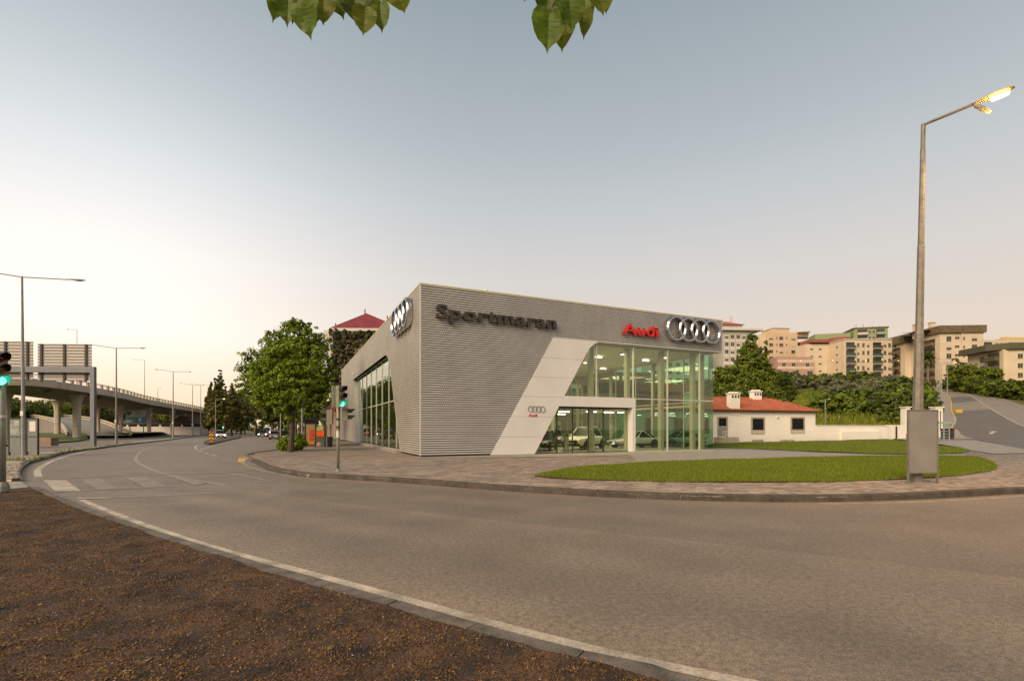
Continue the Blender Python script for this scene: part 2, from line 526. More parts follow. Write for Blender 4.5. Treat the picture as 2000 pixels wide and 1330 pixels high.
def kerb_run(name, line, width, z0, z1, m, stone=1.0, side=1, jitter=.006, gap=.012):
    """a kerb of single stones along a polyline; width goes to the left of the line for side=1"""
    line = spline(line, .1)
    bed = ribbon(line, side * .02, side * (width - .02), z1 - .03).build(name, M_SOILD)
    kind(bed, 'structure')
    acc = 0; start = 0
    pts = [Vector(p[:2]) for p in line]
    L = [0]
    for a, b in zip(pts, pts[1:]): L.append(L[-1] + (b - a).length)
    def at(s):
        for i in range(len(L) - 1):
            if L[i + 1] >= s or i == len(L) - 2:
                t = (s - L[i]) / max(L[i + 1] - L[i], 1e-6)
                d = (pts[i + 1] - pts[i]).normalized()
                return pts[i].lerp(pts[i + 1], t), Vector((-d.y, d.x)) * side
    n = int(L[-1] / stone)
    for k in range(min(n, 290)):
        s0, s1 = k * stone + gap / 2, (k + 1) * stone - gap / 2
        mb = MB()
        dz = R.uniform(-jitter, jitter); dn = R.uniform(-jitter, jitter)
        (a, na), (b, nb), (c, nc) = at(s0), at((s0 + s1) / 2), at(s1)
        ring = []
        for p, nrm in ((a, na), (b, nb), (c, nc)):
            q = p + nrm * dn
            r = q + nrm * width
            ring.append([(q.x - nrm.x * .02, q.y - nrm.y * .02, z0), (q.x, q.y, z1 - .03 + dz), (q.x + nrm.x * .025, q.y + nrm.y * .025, z1 + dz), (r.x, r.y, z1 + dz), (r.x, r.y, z0)])
        for i in range(2):
            for j in range(4):
                f = (ring[i][j], ring[i + 1][j], ring[i + 1][j + 1], ring[i][j + 1])
                mb.quad(*(f if side < 0 else f))
        mb.quad(*ring[0]); mb.quad(*ring[2][::-1])
        mb.build('kerb_stone', m, bed)
    return bed
kerb_run('kerb', [p for p in kr if p[0] < 36], .17, ROAD - .02, .034, M_KERBD, 1.0, jitter=.004)
kerb_run('kerb', [(-16.9, 31.9), (-16.5, 31.2), (-16.25, 30.0), G(493.5, 899)], .15, ROAD - .02, .034, M_KERB, .8)
kerb_run('kerb', [(-24.3, 78), (-20.5, 51), (-18.2, 40.5), (-17.3, 33.2), (-16.9, 31.9)], .16, ROAD - .02, .034, M_KERB, 1.2, side=-1)

# pavers along the front of the pavement: the 300 that show largest are parts, the rest one joined part
LAWN1 = [G(*p) for p in [(1045, 931), (1075, 922), (1130, 913), (1250, 905), (1400, 899), (1550, 895), (1700, 891.5), (1800, 891), (1900, 893), (1930, 899), (1946, 908),
                         (1947, 915), (1932, 921), (1870, 930), (1770, 937), (1600, 942.5), (1400, 943), (1200, 940), (1090, 936)]]
LAWN1 = [(p[0], p[1]) for p in LAWN1]
def in_lawn(x, y): return inside(LAWN1, x, y)
# showroom frame
C0 = Vector((-5.18, 28.0, 0)); ANG = math.atan2(.412, .911)
def sh(x, y):   # showroom local -> world
    c, s = math.cos(ANG), math.sin(ANG)
    return (C0.x + c * x - s * y, C0.y + s * x + c * y)
SHOWBASE = [sh(-.3, -.6), sh(24, -.6), sh(24, 50), sh(-.3, 50)]
ca, sa = math.cos(math.radians(24.3)), math.sin(math.radians(24.3))
cand = []
PWD, PHD = .30, .15
ins = offset(kr, .165)
PIN = [p for p in ins] + [(35.8, 23), (37.0, 27)] + back[:3] + [(20, 36), sh(23, -.9), sh(-.6, -.9), sh(-1.0, 12), (-17.2, 33.0), (-16.4, 31.4), (-16.0, 29.6)]
for i in range(-170, 260):
    for j in range(-160, 330):
        u = (i + (.5 if j % 2 else 0)) * PWD; v = j * PHD
        x = u * ca - v * sa; y = 13 + u * sa + v * ca
        if y < 11 or y > 27 or abs(x) > y * 1.06 or not inside(PIN, x, y) or in_lawn(x, y):
            continue
        cand.append((math.hypot(x, y), x, y))
cand.sort()
kind(sheet('paver_bed', clip([tuple(p[:2]) for p in PIN], 0, 1, 26.9), -.0055, M_JOINT), 'structure')
cand = cand[:15000]
pav_me = []
for k in range(4):
    mb = MB()
    hx, hy, b = PWD / 2 - .008, PHD / 2 - .008, .010
    t = [(-hx, -hy), (hx, -hy), (hx, hy), (-hx, hy)]
    i = [(-hx + b, -hy + b), (hx - b, -hy + b), (hx - b, hy - b), (-hx + b, hy - b)]
    mb.quad(*[(x, y, .008) for x, y in i])
    for a in range(4):
        c = (a + 1) % 4
        mb.quad((*t[a], -.004), (*t[c], -.004), (*i[c], .008), (*i[a], .008))
    me = bpy.data.meshes.new('paver'); me.from_pydata(mb.v, [], mb.f); me.materials.append(M_PAVER[k]); me.update(); pav_me.append(me)
rest = MB()
for k, (d, x, y) in enumerate(cand):
    z = -.004 + R.uniform(-.0035, .0035)
    if k < 290:
        o = link('paver', pav_me[R.randrange(4)], pavement, (x, y, z)); o.rotation_euler = (R.uniform(-.012, .012), R.uniform(-.012, .012), math.radians(24.3))
    else:
        rest.cur = R.randrange(4)
        hx, hy = PWD / 2 - .007, PHD / 2 - .007
        tx, ty = R.uniform(-.012, .012), R.uniform(-.012, .012)
        q = [(x + a * ca - c * sa, y + a * sa + c * ca, z + .008 + a * tx + c * ty) for a, c in ((-hx, -hy), (hx, -hy), (hx, hy), (-hx, hy))]
        rest.quad(*q)
        for a in range(4):
            c = (a + 1) % 4
            rest.quad((q[a][0], q[a][1], z - .004), (q[c][0], q[c][1], z - .004), q[c], q[a])
kind(rest.build('pavers', M_PAVER, pavement), 'stuff')

# concrete apron round the showroom and the path between the lawns
apr = [sh(-.55, -.75), sh(1.2, -1.7), sh(5.5, -2.6), sh(9, -3.2), sh(12.0, -3.3)] + [G(*p) for p in [(1250, 904), (1400, 898), (1550, 894), (1700, 890.5), (1800, 890), (1885, 890.5), (1885, 887.5), (1750, 889), (1600, 885), (1480, 879)]] + [sh(23.6, 0.6), sh(22.0, .3), sh(-.2, .2)]
kind(sheet('footpath', apr, .010, M_PATH), 'structure')
mb = MB(); mb.plate([(0, 0), (0, 0), (0, 0)], 0, 0, 'y') if False else None
# lawns: turf sheets that follow the ground, with blades of grass on them
lawn_b = [G(1395, 873.5), G(1480, 877.5), G(1600, 883), (23.0, 31.2), G(1800, 887.5), G(1878, 886), (33.5, 36), (38.5, 43), (39.5, 48), (42.5, 53), (43.0, 56.6), (32, 53.2), (20.8, 50.2), (16.8, 44)]
def subdiv_sheet(name, poly, zf, m, st=1.5):
    mb = MB()
    xs = [p[0] for p in poly]; ys = [p[1] for p in poly]
    nxs = int((max(xs) - min(xs)) / st) + 1; nys = int((max(ys) - min(ys)) / st) + 1
    for i in range(nxs):
        for j in range(nys):
            x0 = min(xs) + i * st; y0 = min(ys) + j * st
            p = poly
            for a, b, c in ((1, 0, x0 + st), (-1, 0, -x0), (0, 1, y0 + st), (0, -1, -y0)):
                p = clip(p, a, b, c)
                if not p: break
            if len(p) < 3: continue
            mb.v += [(x, y, zf(x, y)) for x, y in p]
            b0 = len(mb.v) - len(p)
            for t in tessellate_polygon([[Vector((x, y, 0)) for x, y in p]]):
                q = [p[k] for k in t]
                ar = (q[1][0] - q[0][0]) * (q[2][1] - q[0][1]) - (q[2][0] - q[0][0]) * (q[1][1] - q[0][1])
                mb.f.append(tuple(b0 + k for k in (t if ar > 0 else t[::-1]))); mb.m.append(0)
    return mb.build(name, m)
def lz(x, y): return .035 + hill(x, y) + .02 * math.sin(x * 1.1) * math.sin(y * .9)
s1 = spline(LAWN1 + [LAWN1[0]], .4)[:-1]
kind(subdiv_sheet('lawn', s1, lz, M_LAWN), 'structure')
kind(subdiv_sheet('lawn', lawn_b, lz, M_LAWN), 'structure')
sk = MB()
for a, b in zip(s1, s1[1:] + s1[:1]):
    sk.quad((*a, -.02), (*b, -.02), (*b, lz(*b)), (*a, lz(*a)))
kind(sk.build('lawn_edge', M_SOILD), 'structure')
M_BLADE = leaf_mat('grass_blade', (.080, .128, .004), (.225, .255, .018), .3)
def quads_mesh(name, V, tone, m, n=4):
    """V: (N, n, 3) corner points of N separate faces"""
    N = len(V)
    me = bpy.data.meshes.new(name)
    me.vertices.add(N * n); me.vertices.foreach_set('co', V.reshape(-1).astype(np.float32))
    me.loops.add(N * n); me.loops.foreach_set('vertex_index', np.arange(N * n, dtype=np.int32))
    me.polygons.add(N); me.polygons.foreach_set('loop_start', np.arange(0, N * n, n, dtype=np.int32))
    try:
        me.polygons.foreach_set('loop_total', np.full(N, n, dtype=np.int32))
    except Exception:
        pass
    at = me.attributes.new('tone', 'FLOAT', 'FACE'); at.data.foreach_set('value', tone.astype(np.float32))
    me.materials.append(m)
    me.update(calc_edges=True)
    return me
def blades(name, pts, h, wd, m, zf, tone_f=None, lean=.5):
    N = len(pts)
    P = np.array([(x, y, zf(x, y)) for x, y in pts])
    a = NR.uniform(0, 2 * PI, N); d = np.stack([np.cos(a), np.sin(a), np.zeros(N)], 1)
    l = NR.uniform(0, 2 * PI, N); ln = np.stack([np.cos(l), np.sin(l), np.zeros(N)], 1)
    hh = h * NR.uniform(.5, 1.3, N)[:, None]
    tip = P + np.array([0, 0, 1]) * hh + ln * hh * lean * NR.uniform(.2, 1, N)[:, None]
    V = np.stack([P - d * wd, P + d * wd, tip], 1)
    return quads_mesh(name, V, NR.uniform(0, 1, N), m, 3)
def pts_in(poly, n, bias=0):
    xs = [p[0] for p in poly]; ys = [p[1] for p in poly]
    o = []
    while len(o) < n:
        x = R.uniform(min(xs), max(xs)); y = min(ys) + (max(ys) - min(ys)) * (R.random() ** (1 + bias))
        if inside(poly, x, y): o.append((x, y))
    return o
kind(link('grass', blades('grass', pts_in(s1, 90000, .3), .055, .012, M_BLADE, lz)), 'stuff')
kind(link('grass', blades('grass', pts_in(lawn_b, 30000), .07, .02, M_BLADE, lz)), 'stuff')

# side road climbing the hill
def zroad(Y): return prof(Y)
LEFT = [(36.8, 33.0), (40, 38.5), (46, 46), (53, 57), (63, 71), (73.5, 82), (87, 98), (99.5, 112), (116, 131), (130, 149), (141, 166), (150, 190)]
RIGHT = [(58, 33.0), (62, 40), (68, 49), (78, 62), (92, 80), (103, 96), (110.5, 106), (124, 124), (133, 137), (144, 154), (153, 168), (166, 190)]
mb = MB()
sl_, sr_ = [], []
for k in range(len(LEFT) - 1):
    for t in np.linspace(0, 1, 6)[:-1]:
        sl_.append(Vector(LEFT[k]).lerp(Vector(LEFT[k + 1]), t)); sr_.append(Vector(RIGHT[k]).lerp(Vector(RIGHT[k + 1]), t))
def rz_(x, y): return max(hill(x, y), 0) - .03 * smooth01((y - 34) / 20) + ROAD * (1 - smooth01((y - 34) / 20)) + .008
for k in range(len(sl_) - 1):
    for t0, t1 in ((0, .25), (.25, .5), (.5, .75), (.75, 1)):
        q = [sl_[k].lerp(sr_[k], t0), sl_[k].lerp(sr_[k], t1), sl_[k + 1].lerp(sr_[k + 1], t1), sl_[k + 1].lerp(sr_[k + 1], t0)]
        mb.cur = 0 if t0 < .5 else 1
        y = sl_[k].y
        if t0 < .5 and (71 < y < 92 or 112 < y < 121): mb.cur = 0
        elif t0 < .5 and y > 91: mb.cur = 1 if y < 112 or y > 126 else 0
        mb.quad(*[(p.x, p.y, rz_(p.x, p.y)) for p in q])
kind(mb.build('side_road', [M_SIDE, M_SIDE2]), 'structure')
cl = [tuple(a.lerp(b, .5)) for a, b in zip(sl_, sr_)]
kind(ribbon(cl[8:], -.12, .12, lambda x, y: rz_(x, y) + .01).build('road_marking', M_PAINT), 'structure')
le = [tuple(a) for a in sl_]
kind(ribbon(le[18:44], -.35, -.12, lambda x, y: rz_(x, y) + .012).build('road_marking', M_PAINTY), 'structure')
kr3 = MB()
for k in range(14, len(le) - 2):
    a, b = Vector(le[k]), Vector(le[k + 1]); d = (b - a).normalized(); nrm = Vector((-d.y, d.x))
    za, zb = rz_(*a), rz_(*b)
    c, e = a + nrm * 2.2, b + nrm * 2.2
    kr3.quad((*a, za + .14), (*b, zb + .14), (*e, zb + .12), (*c, za + .12)); kr3.quad((*a, za - .1), (*b, zb - .1), (*b, zb + .14), (*a, za + .14)); kr3.quad((*c, za + .12), (*e, zb + .12), (*e, zb - 1), (*c, za - 1))
kind(kr3.build('side_pavement', M_PATH), 'structure')
kind(subdiv_sheet('entrance_paving', [(30.6, 31.3), (36.6, 33.0), (40, 38.5), (46, 46), (53, 57), (58, 64), (52, 64), (44.5, 57.5), (42.5, 50), (39, 43), (33.6, 36)], lambda x, y: hill(x, y) + .025, M_PATH, 2), 'structure')
mb = MB()
for p_, q_ in zip(le, le[1:]): mb.quad((*p_, rz_(*p_) - 1.5), (*q_, rz_(*q_) - 1.5), (*q_, rz_(*q_) + .10), (*p_, rz_(*p_) + .10))
kind(mb.build('kerb', M_KERB), 'structure')
# arrow on the side road
ar = [(0, 0), (3.2, 0), (3.2, -.4), (4.6, .2), (3.2, .8), (3.2, .4), (0, .4)]
arc_ = Vector(LEFT[4]).lerp(Vector(RIGHT[4]), .24)
for dx in (-11,):
    kind(sheet('road_marking', [(arc_.x + dx * .75 + x * .75 - y * .66, arc_.y + dx * .9 + x * .66 + y * .75) for x, y in ar], lambda x, y: rz_(x, y) + .02, M_PAINT), 'structure')

# lighter near lane, lane lines, crossing
near_edge = [RG(*p) for p in [(-60, 905), (30, 925), (77, 953), (135, 979), (239, 1018), (420, 1076), (600, 1130), (800, 1186), (1000, 1242), (1200, 1292), (1360, 1330)]] + [(1.9, 2.35), (3.2, 1.2), (5.5, -.8), (8, -3), (12, -6)]
near_edge = spline(near_edge, .25)
seam = [RG(*p) for p in [(440, 949), (600, 975), (800, 998), (1000, 1020), (1200, 1041), (1400, 1062), (1700, 1096), (2000, 1131)]] + [(7.6, 4.6), (12, 1.5), (18, -3)]
seam = spline(seam, .4)
def lane_wear(m):
    t = m.node_tree; bs = t.nodes['Principled BSDF']; old = bs.inputs['Base Color'].links[0].from_socket
    at = t.nodes.new('ShaderNodeAttribute'); at.attribute_name = 'wear'
    r = t.nodes.new('ShaderNodeValToRGB'); r.color_ramp.elements[0].color = (.74, .745, .76, 1); r.color_ramp.elements[1].color = (1.26, 1.20, 1.10, 1)
    mu = t.nodes.new('ShaderNodeMix'); mu.data_type = 'RGBA'; mu.blend_type = 'MULTIPLY'; mu.inputs['Factor'].default_value = 1
    t.links.new(at.outputs['Fac'], r.inputs[0]); t.links.new(old, mu.inputs['A']); t.links.new(r.outputs[0], mu.inputs['B']); t.links.new(mu.outputs['Result'], bs.inputs['Base Color'])
lane_wear(M_LANE)
def resample(p, n):
    L = [0]
    for q, r_ in zip(p, p[1:]): L.append(L[-1] + math.hypot(r_[0] - q[0], r_[1] - q[1]))
    o = []
    k = 0
    for i in range(n):
        s = L[-1] * i / (n - 1)
        while k < len(L) - 2 and L[k + 1] < s: k += 1
        t = (s - L[k]) / max(L[k + 1] - L[k], 1e-6)
        o.append((p[k][0] + (p[k + 1][0] - p[k][0]) * t, p[k][1] + (p[k + 1][1] - p[k][1]) * t))
    return o
def lane(near, far, prof_, z, n=90, m=28):
    A, B = resample(near, n), resample(far, n)
    mb = MB(); wv = []
    for i in range(n):
        for j in range(m):
            t = j / (m - 1)
            mb.v.append((A[i][0] + (B[i][0] - A[i][0]) * t, A[i][1] + (B[i][1] - A[i][1]) * t, z)); wv.append(prof_(t, i / n))
    for i in range(n - 1):
        for j in range(m - 1):
            q = (i * m + j, (i + 1) * m + j, (i + 1) * m + j + 1, i * m + j + 1)
            mb.f.append(q); mb.m.append(0)
    o = mb.build('road_lane', M_LANE)
    at = o.data.attributes.new('wear', 'FLOAT', 'POINT'); at.data.foreach_set('value', wv)
    return kind(o, 'structure')
def gs_(t, c_, s_): return math.exp(-((t - c_) / s_) ** 2)
ne_l = [p for p in near_edge if p[0] > RG(239, 1018)[0] - 2.5]
seam_l = [RG(300, 948), RG(370, 948)] + seam
lane(ne_l, seam_l, lambda t, s: .52 + .42 * gs_(t, .0, .16) - .30 * gs_(t, .36, .13) + .12 * gs_(t, .55, .1) - .24 * gs_(t, .76, .11) + .20 * gs_(t, 1, .06) + .06 * mn.noise(Vector((s * 18, t * 4, 0))), ROAD + .004)
far_l = [p for p in offset(kr, -.04) if p[0] > G(560, 920)[0] and p[0] < 21]
seam_f = [p for p in seam if p[0] > RG(560, 968)[0]]
lane(seam_f, far_l, lambda t, s: .30 - .10 * gs_(t, .22, .12) + .14 * gs_(t, .45, .12) - .12 * gs_(t, .66, .12) + .42 * gs_(t, 1.0, .12) + .06 * mn.noise(Vector((s * 18, t * 4, 7))), ROAD + .004)
def line(name, pts, wdt, m=None, z=ROAD + .009, step=.25, side=0):
    p = spline([RG(*q) for q in pts], step)
    return kind(ribbon(p, -wdt / 2 + side * wdt / 2, wdt / 2 + side * wdt / 2, z).build(name, m or M_PAINT), 'structure')
line('road_marking', [(158, 977), (225, 1004), (300, 1032), (420, 1071), (600, 1119.5), (800, 1174), (1000, 1229), (1200, 1279), (1400, 1323), (1500, 1344)], .13)
line('road_marking', [(150, 974.5), (220, 973.2), (330, 968), (430, 963)], .22, M_PAINTF)
line('road_marking', [(150, 974.5), (215, 973.4)], .2, None, ROAD + .013)
line('road_marking', [(75, 937.3), (180, 932.5), (300, 928), (400, 925), (512, 919.5)], .12, M_PAINTW)
line('road_marking', [(420, 924.2), (512, 919.5)], .13, None, ROAD + .013)
line('road_marking', [(107, 962), (200, 957.5), (300, 953), (400, 948)], .10, M_PAINTF)
for q in ([(84, 939), (129, 939), (158, 959.5), (108, 961)],):
    kind(sheet('road_marking', [RG(*p) for p in q], ROAD + .011, M_PAINT), 'structure')
for q in ([(158, 937), (196, 935.5), (232, 956), (190, 958)], [(243, 933), (282, 931.5), (330, 951), (282, 953)], [(325, 929.5), (344, 928.5), (405, 946), (378, 948)]):
    kind(sheet('road_marking', [RG(*p) for p in q], ROAD + .011, M_PAINTF), 'structure')
line('road_marking', [(377, 857.5), (341, 863), (305, 871), (278, 881), (266, 893), (266, 900), (275, 908), (296, 917), (323, 927), (365, 936)], .14, M_PAINTW)
line('road_marking', [(365, 936), (410, 943), (440, 949)], .14, M_PAINTW)
line('road_marking', [(190, 877), (140, 889), (105, 900), (82, 912), (73, 921), (76, 932)], .22)
line('road_marking', [(398, 867), (386, 870), (381, 874), (385, 879)], .16)
line('road_marking', [(390, 879), (430, 868), (471, 859)], .13)
for a, b in (((388, 881), (395, 883.5)), ((400, 885), (408, 887)), ((414, 889), (424, 891.5))):
    line('road_marking', [a, b], .14)
line('road_marking', [(472, 903), (484, 911), (520, 922), (580, 933)], .14, M_PAINTW)
line('road_marking', [(440, 924), (490, 932.5), (515, 938)], .13, M_PAINTW)
line('road_marking', [(496, 941.5), (540, 939)], .14)
line('road_marking', [(474, 890.5), (471, 903)], .35, M_PAINTY)
line('road_marking', [(478, 890.5), (510, 888), (541, 886)], .12, M_PAINTY)
line('road_marking', [(500, 878), (520, 880), (541, 885)], .1, M_PAINTY)
line('road_marking', [(524, 855), (540, 862), (545, 866)], .12, M_PAINTW)
line('road_marking', [(1600, 985), (1750, 983), (1880, 977), (2000, 969.5)], .07)

# verge of bare soil at the near side with its flush kerb
soil_edge = [G(*p, z=-.06) for p in [(-80, 962), (0, 958), (62, 953.5)]] + []
ne = [p for p in near_edge if p[1] < RG(77, 953)[1] + .01]
kerb_run('kerb', [p for p in ne if p[1] > -2], .20, ROAD - .05, ROAD + .045, M_KERB, 1.0, side=-1, jitter=.004)
SOIL = [p for p in offset(ne, -.20)]
SOIL = SOIL + [(12, -9), (-22, -9), (-22, 12.6), (-14, 12.75)]
def soil_z(x, y):
    e = smooth01(min(abs(y), 6) / 6)
    return ROAD + .05 + .035 * mn.noise(Vector((x * 1.3, y * 1.3, 0))) + .018 * mn.noise(Vector((x * 5, y * 5, 2)))
soil = subdiv_sheet('bare_soil', SOIL, soil_z, M_SOILD, .16)
kind(soil, 'structure')
M_STRAW = leaf_mat('dry_grass', (.11, .058, .022), (.40, .24, .10), .2, .8)
M_CHIP = leaf_mat('leaf_litter', (.010, .005, .0025), (.23, .118, .050), .05, .8)
M_PALE = leaf_mat('pale_litter', (.30, .23, .15), (.62, .52, .38), .05, .8)
def in_view(x, y): return y > 1.5 and abs(x) < y * 1.1 + .3
def inside_np(poly, X, Y):
    c = np.zeros(len(X), bool)
    for i in range(len(poly)):
        x0, y0 = poly[i]; x1, y1 = poly[(i + 1) % len(poly)]
        if y0 == y1: continue
        c ^= ((y0 > Y) != (y1 > Y)) & (X < (x1 - x0) * (Y - y0) / (y1 - y0) + x0)
    return c
_Y = 2.2 + 11.0 * NR.rand(900000) ** 1.5; _X = NR.uniform(-14, 4, 900000)
_k = inside_np(SOIL, _X, _Y) & (np.abs(_X) < _Y * 1.1 + .3)
sp = list(zip(_X[_k].tolist(), _Y[_k].tolist()))[:230000]
# clumped tufts of dry grass
V = []; T = []
def tuft(x, y, r, n, h):
    for k in range(n):
        a = R.uniform(0, 2 * PI); d = R.random() * r
        bx, by = x + math.cos(a) * d, y + math.sin(a) * d
        a2 = a + R.uniform(-1, 1); hh = h * R.uniform(.4, 1.2); ln = hh * R.uniform(.4, 1.8)
        z = soil_z(bx, by) - .004
        wd = R.uniform(.0012, .0028); px, py = -math.sin(a2) * wd, math.cos(a2) * wd
        V.append([(bx - px, by - py, z), (bx + px, by + py, z), (bx + math.cos(a2) * ln, by + math.sin(a2) * ln, z + hh)]); T.append(R.random())
ok = [p for p in sp if mn.noise(Vector((p[0] * .9, p[1] * .9, 5))) > -.05]
for x, y in ok[:3000]:
    tuft(x, y, R.uniform(.015, .07), R.randint(5, 22), R.uniform(.008, .030))
kind(link('dry_grass', quads_mesh('dry_grass', np.array(V), np.array(T), M_STRAW, 3)), 'stuff')
def chips(name, pts, smin, smax, m, flat=.35):
    V = []; T = []
    for x, y in pts:
        s = R.uniform(smin, smax); a = R.uniform(0, 2 * PI); el = R.uniform(.15, .6)
        u = Vector((math.cos(a), math.sin(a), R.uniform(-flat, flat))) * s; v = Vector((-math.sin(a), math.cos(a), R.uniform(-flat, flat))) * s * el
        c = Vector((x, y, soil_z(x, y) + s * .25))
        V.append([tuple(c - u), tuple(c - v), tuple(c + u), tuple(c + v)]); T.append(R.random())
    return kind(link(name, quads_mesh(name, np.array(V), np.array(T), m, 4)), 'stuff')
chips('leaf_litter', sp[:120000], .003, .014, M_CHIP, .7)
chips('leaf_litter', sp[3000:3900], .005, .017, M_PALE, .2)
chips('dry_straw', [p for p in sp[120000:170000] if mn.noise(Vector((p[0] * 1.6, p[1] * 1.6, 9))) > R.uniform(-.3, .5)], .004, .015, M_STRAW, .6)

# paved strip between the road and the service road, at the left
strip_o = [G(*p) for p in [(41, 934), (40, 920), (48, 908), (62, 900), (90, 893), (135, 881.7), (188, 875), (240, 868), (300, 862), (340, 857.5), (379, 852.5), (420, 847.5)]]
strip_o = spline(strip_o, .6)
strip_i = [G(*p) for p in [(420, 846.6), (379, 851), (340, 855.5), (300, 859.5), (240, 865), (188, 871), (135, 877), (99, 881.5), (60, 886), (6, 893), (-80, 903)]]
STRIP = strip_o + strip_i + [G(-80, 934)]
pm = MB(); pm.prism(STRIP, ROAD - .04, -.004)
strip = kind(pm.build('verge_paving', M_COB), 'structure')
kerb_run('kerb', [p for p in strip_o], .22, ROAD - .02, .004, M_KERBD, 1.1, side=1)
# small rough cobbles at the end of the strip
cob = MB()
cp = [G(*p) for p in [(-60, 934), (37, 934), (37, 918), (44, 908), (-60, 912)]]
cb_me = []
n = 0
x0 = min(p[0] for p in cp); y0 = min(p[1] for p in cp); y1 = max(p[1] for p in cp); x1 = max(p[0] for p in cp)
yy = y0
while yy < y1:
    xx = x0 + R.random() * .1
    while xx < x1:
        s = R.uniform(.09, .14)
        if inside(cp, xx, yy):
            q = [(xx + (a * s * .44) * R.uniform(.8, 1.05), yy + (b * .045) * R.uniform(.8, 1.05)) for a, b in ((-1, -1), (1, -1), (1.1, 0), (1, 1), (-1, 1), (-1.1, 0))]
            h = R.uniform(.012, .03)
            mbb = cob if n > 280 else MB()
            mbb.prism(q, -.01, h)
            if n <= 280: mbb.build('cobble', M_COB, strip)
            n += 1
        xx += s
    yy += .105
if cob.v: kind(cob.build('cobbles', M_COB, strip), 'stuff')
# weeds on the strip
wp = []
for px, py in ((118, 883), (143, 880), (170, 877.5), (200, 873), (30, 900), (12, 899), (52, 901), (80, 895), (215, 871), (250, 865)):
    x, y = G(px, py)
    wp += [(x + R.gauss(0, .25), y + R.gauss(0, .25)) for _ in range(60)]
kind(link('weeds', blades('weeds', wp, .22, .012, M_BLADE, lambda x, y: .0)), 'stuff')
# dropped kerb slab
kind(sheet('crossing_slab', [G(*p) for p in [(-60, 934.5), (41, 934.5), (55, 944), (62, 953), (0, 957.5), (-60, 960)]], ROAD + .03, M_PATH), 'structure')

# traffic islands
def island(pts, name='traffic_island'):
    p = spline([G(*q) for q in pts] + [G(*pts[0])], .4)[:-1]
    m = MB(); m.prism(p, ROAD - .03, .01)
    return kind(m.build(name, M_KERBD), 'structure')
island([(398, 864.5), (402, 861), (425, 858), (463, 852.5), (471, 854), (450, 858.5), (420, 865), (405, 867)])
island([(489, 843.6), (500, 841.8), (520, 841), (519, 842.3), (500, 844.6)])
# grass under the viaduct and the service road behind the strip
M_GRASSF = mat('far_grass', (.055, .095, .012), .95, var=.4, scale=.3, col2=(.10, .14, .02))
def bank_z(x, y): return .03 + .75 * smooth01((y - 76) / 22)
for q in ([(-250, 36), (-20, 46), (76, 54), (150, 66), (172, 79), (166, 96), (110, 104), (0, 98), (-250, 90)],
          [(186, 101), (215, 97), (252, 93), (275, 95), (312, 118), (320, 135), (300, 142), (240, 142), (188, 132)]):
    g = subdiv_sheet('grass_bank', [(XW(a, b), b) for a, b in q], bank_z, M_GRASSF, 4)
    kind(g, 'structure')
# ---------------------------------------------------------------- the glass showroom
M_WHITE = mat('white_panel', (.62, .60, .58), .45, var=.05, scale=.7)
M_COPING = mat('coping', (.55, .50, .30), .5, var=.1)
M_ALU = mat('aluminium', (.55, .54, .50), .4, .5, var=.06)
M_MULL = mat('mullion_pale', (.55, .53, .47), .45, .2, var=.05)
M_DARKM = mat('dark_metal', (.045, .04, .035), .5, .3, var=.1)
M_BACK = mat('cladding_backing', (.022, .02, .018), .9, var=.1)
M_CEIL = mat('ceiling_paint', (.72, .66, .50), .8, var=.02)
M_FLOOR = mat('floor_tile', (.34, .31, .25), .25, var=.06, scale=1)
M_INW = mat('interior_wall', (.52, .46, .34), .8, var=.05)
M_COLM = mat('column_paint', (.36, .34, .25), .7, var=.05)
M_LED = mat('lamp_led', (1, 1, 1), .5, var=0, emit=(1.0, .93, .78), estr=9)
M_LEDH = mat('hanging_led', (1, 1, 1), .5, var=0, emit=(1.0, .90, .70), estr=14)
GLASS = glass_mat('glass_clear', (.86, .92, .82), .015)
GLASSG = glass_mat('glass_green', (.60, .82, .71), .02)
GLASSL = glass_mat('glass_side', (.60, .72, .54), .08)

show = thing('car_showroom', 'two-storey grey car showroom clad in corrugated perforated metal with a slanted white band', 'showroom', tuple(C0), ANG)
ref = show
def clad_mat(name, col, hole):
    m = mat(name, col, .45, .35, var=.08, scale=.5)
    t = m.node_tree; b = t.nodes['Principled BSDF']
    old = b.inputs['Base Color'].links[0].from_socket
    tcn = t.nodes.new('ShaderNodeTexCoord'); tcn.object = show
    sp_ = t.nodes.new('ShaderNodeSeparateXYZ'); t.links.new(tcn.outputs['Object'], sp_.inputs[0])
    def mt(op, a, bb):
        n = t.nodes.new('ShaderNodeMath'); n.operation = op
        for i, v in enumerate((a, bb)):
            if isinstance(v, (int, float)): n.inputs[i].default_value = v
            else: t.links.new(v, n.inputs[i])
        return n.outputs[0]
    s = mt('ADD', sp_.outputs['X'], sp_.outputs['Y'])
    row = mt('MULTIPLY', mt('FLOOR', mt('DIVIDE', sp_.outputs['Z'], .1335), 0), .5)
    fr = mt('FRACT', mt('ADD', mt('DIVIDE', s, .115), row), 0)
    d = mt('ABSOLUTE', mt('SUBTRACT', fr, .5), 0)
    zf = mt('ABSOLUTE', mt('SUBTRACT', mt('FRACT', mt('DIVIDE', sp_.outputs['Z'], .1335), 0), .42), 0)
    h = mt('LESS_THAN', mt('ADD', mt('POWER', mt('DIVIDE', d, .33), 2), mt('POWER', mt('DIVIDE', zf, .23), 2)), 1.0)
    mx = t.nodes.new('ShaderNodeMix'); mx.data_type = 'RGBA'
    t.links.new(mt('MULTIPLY', h, hole), mx.inputs['Factor']); t.links.new(old, mx.inputs['A']); mx.inputs['B'].default_value = (.03, .027, .024, 1)
    t.links.new(mx.outputs['Result'], b.inputs['Base Color'])
    return m
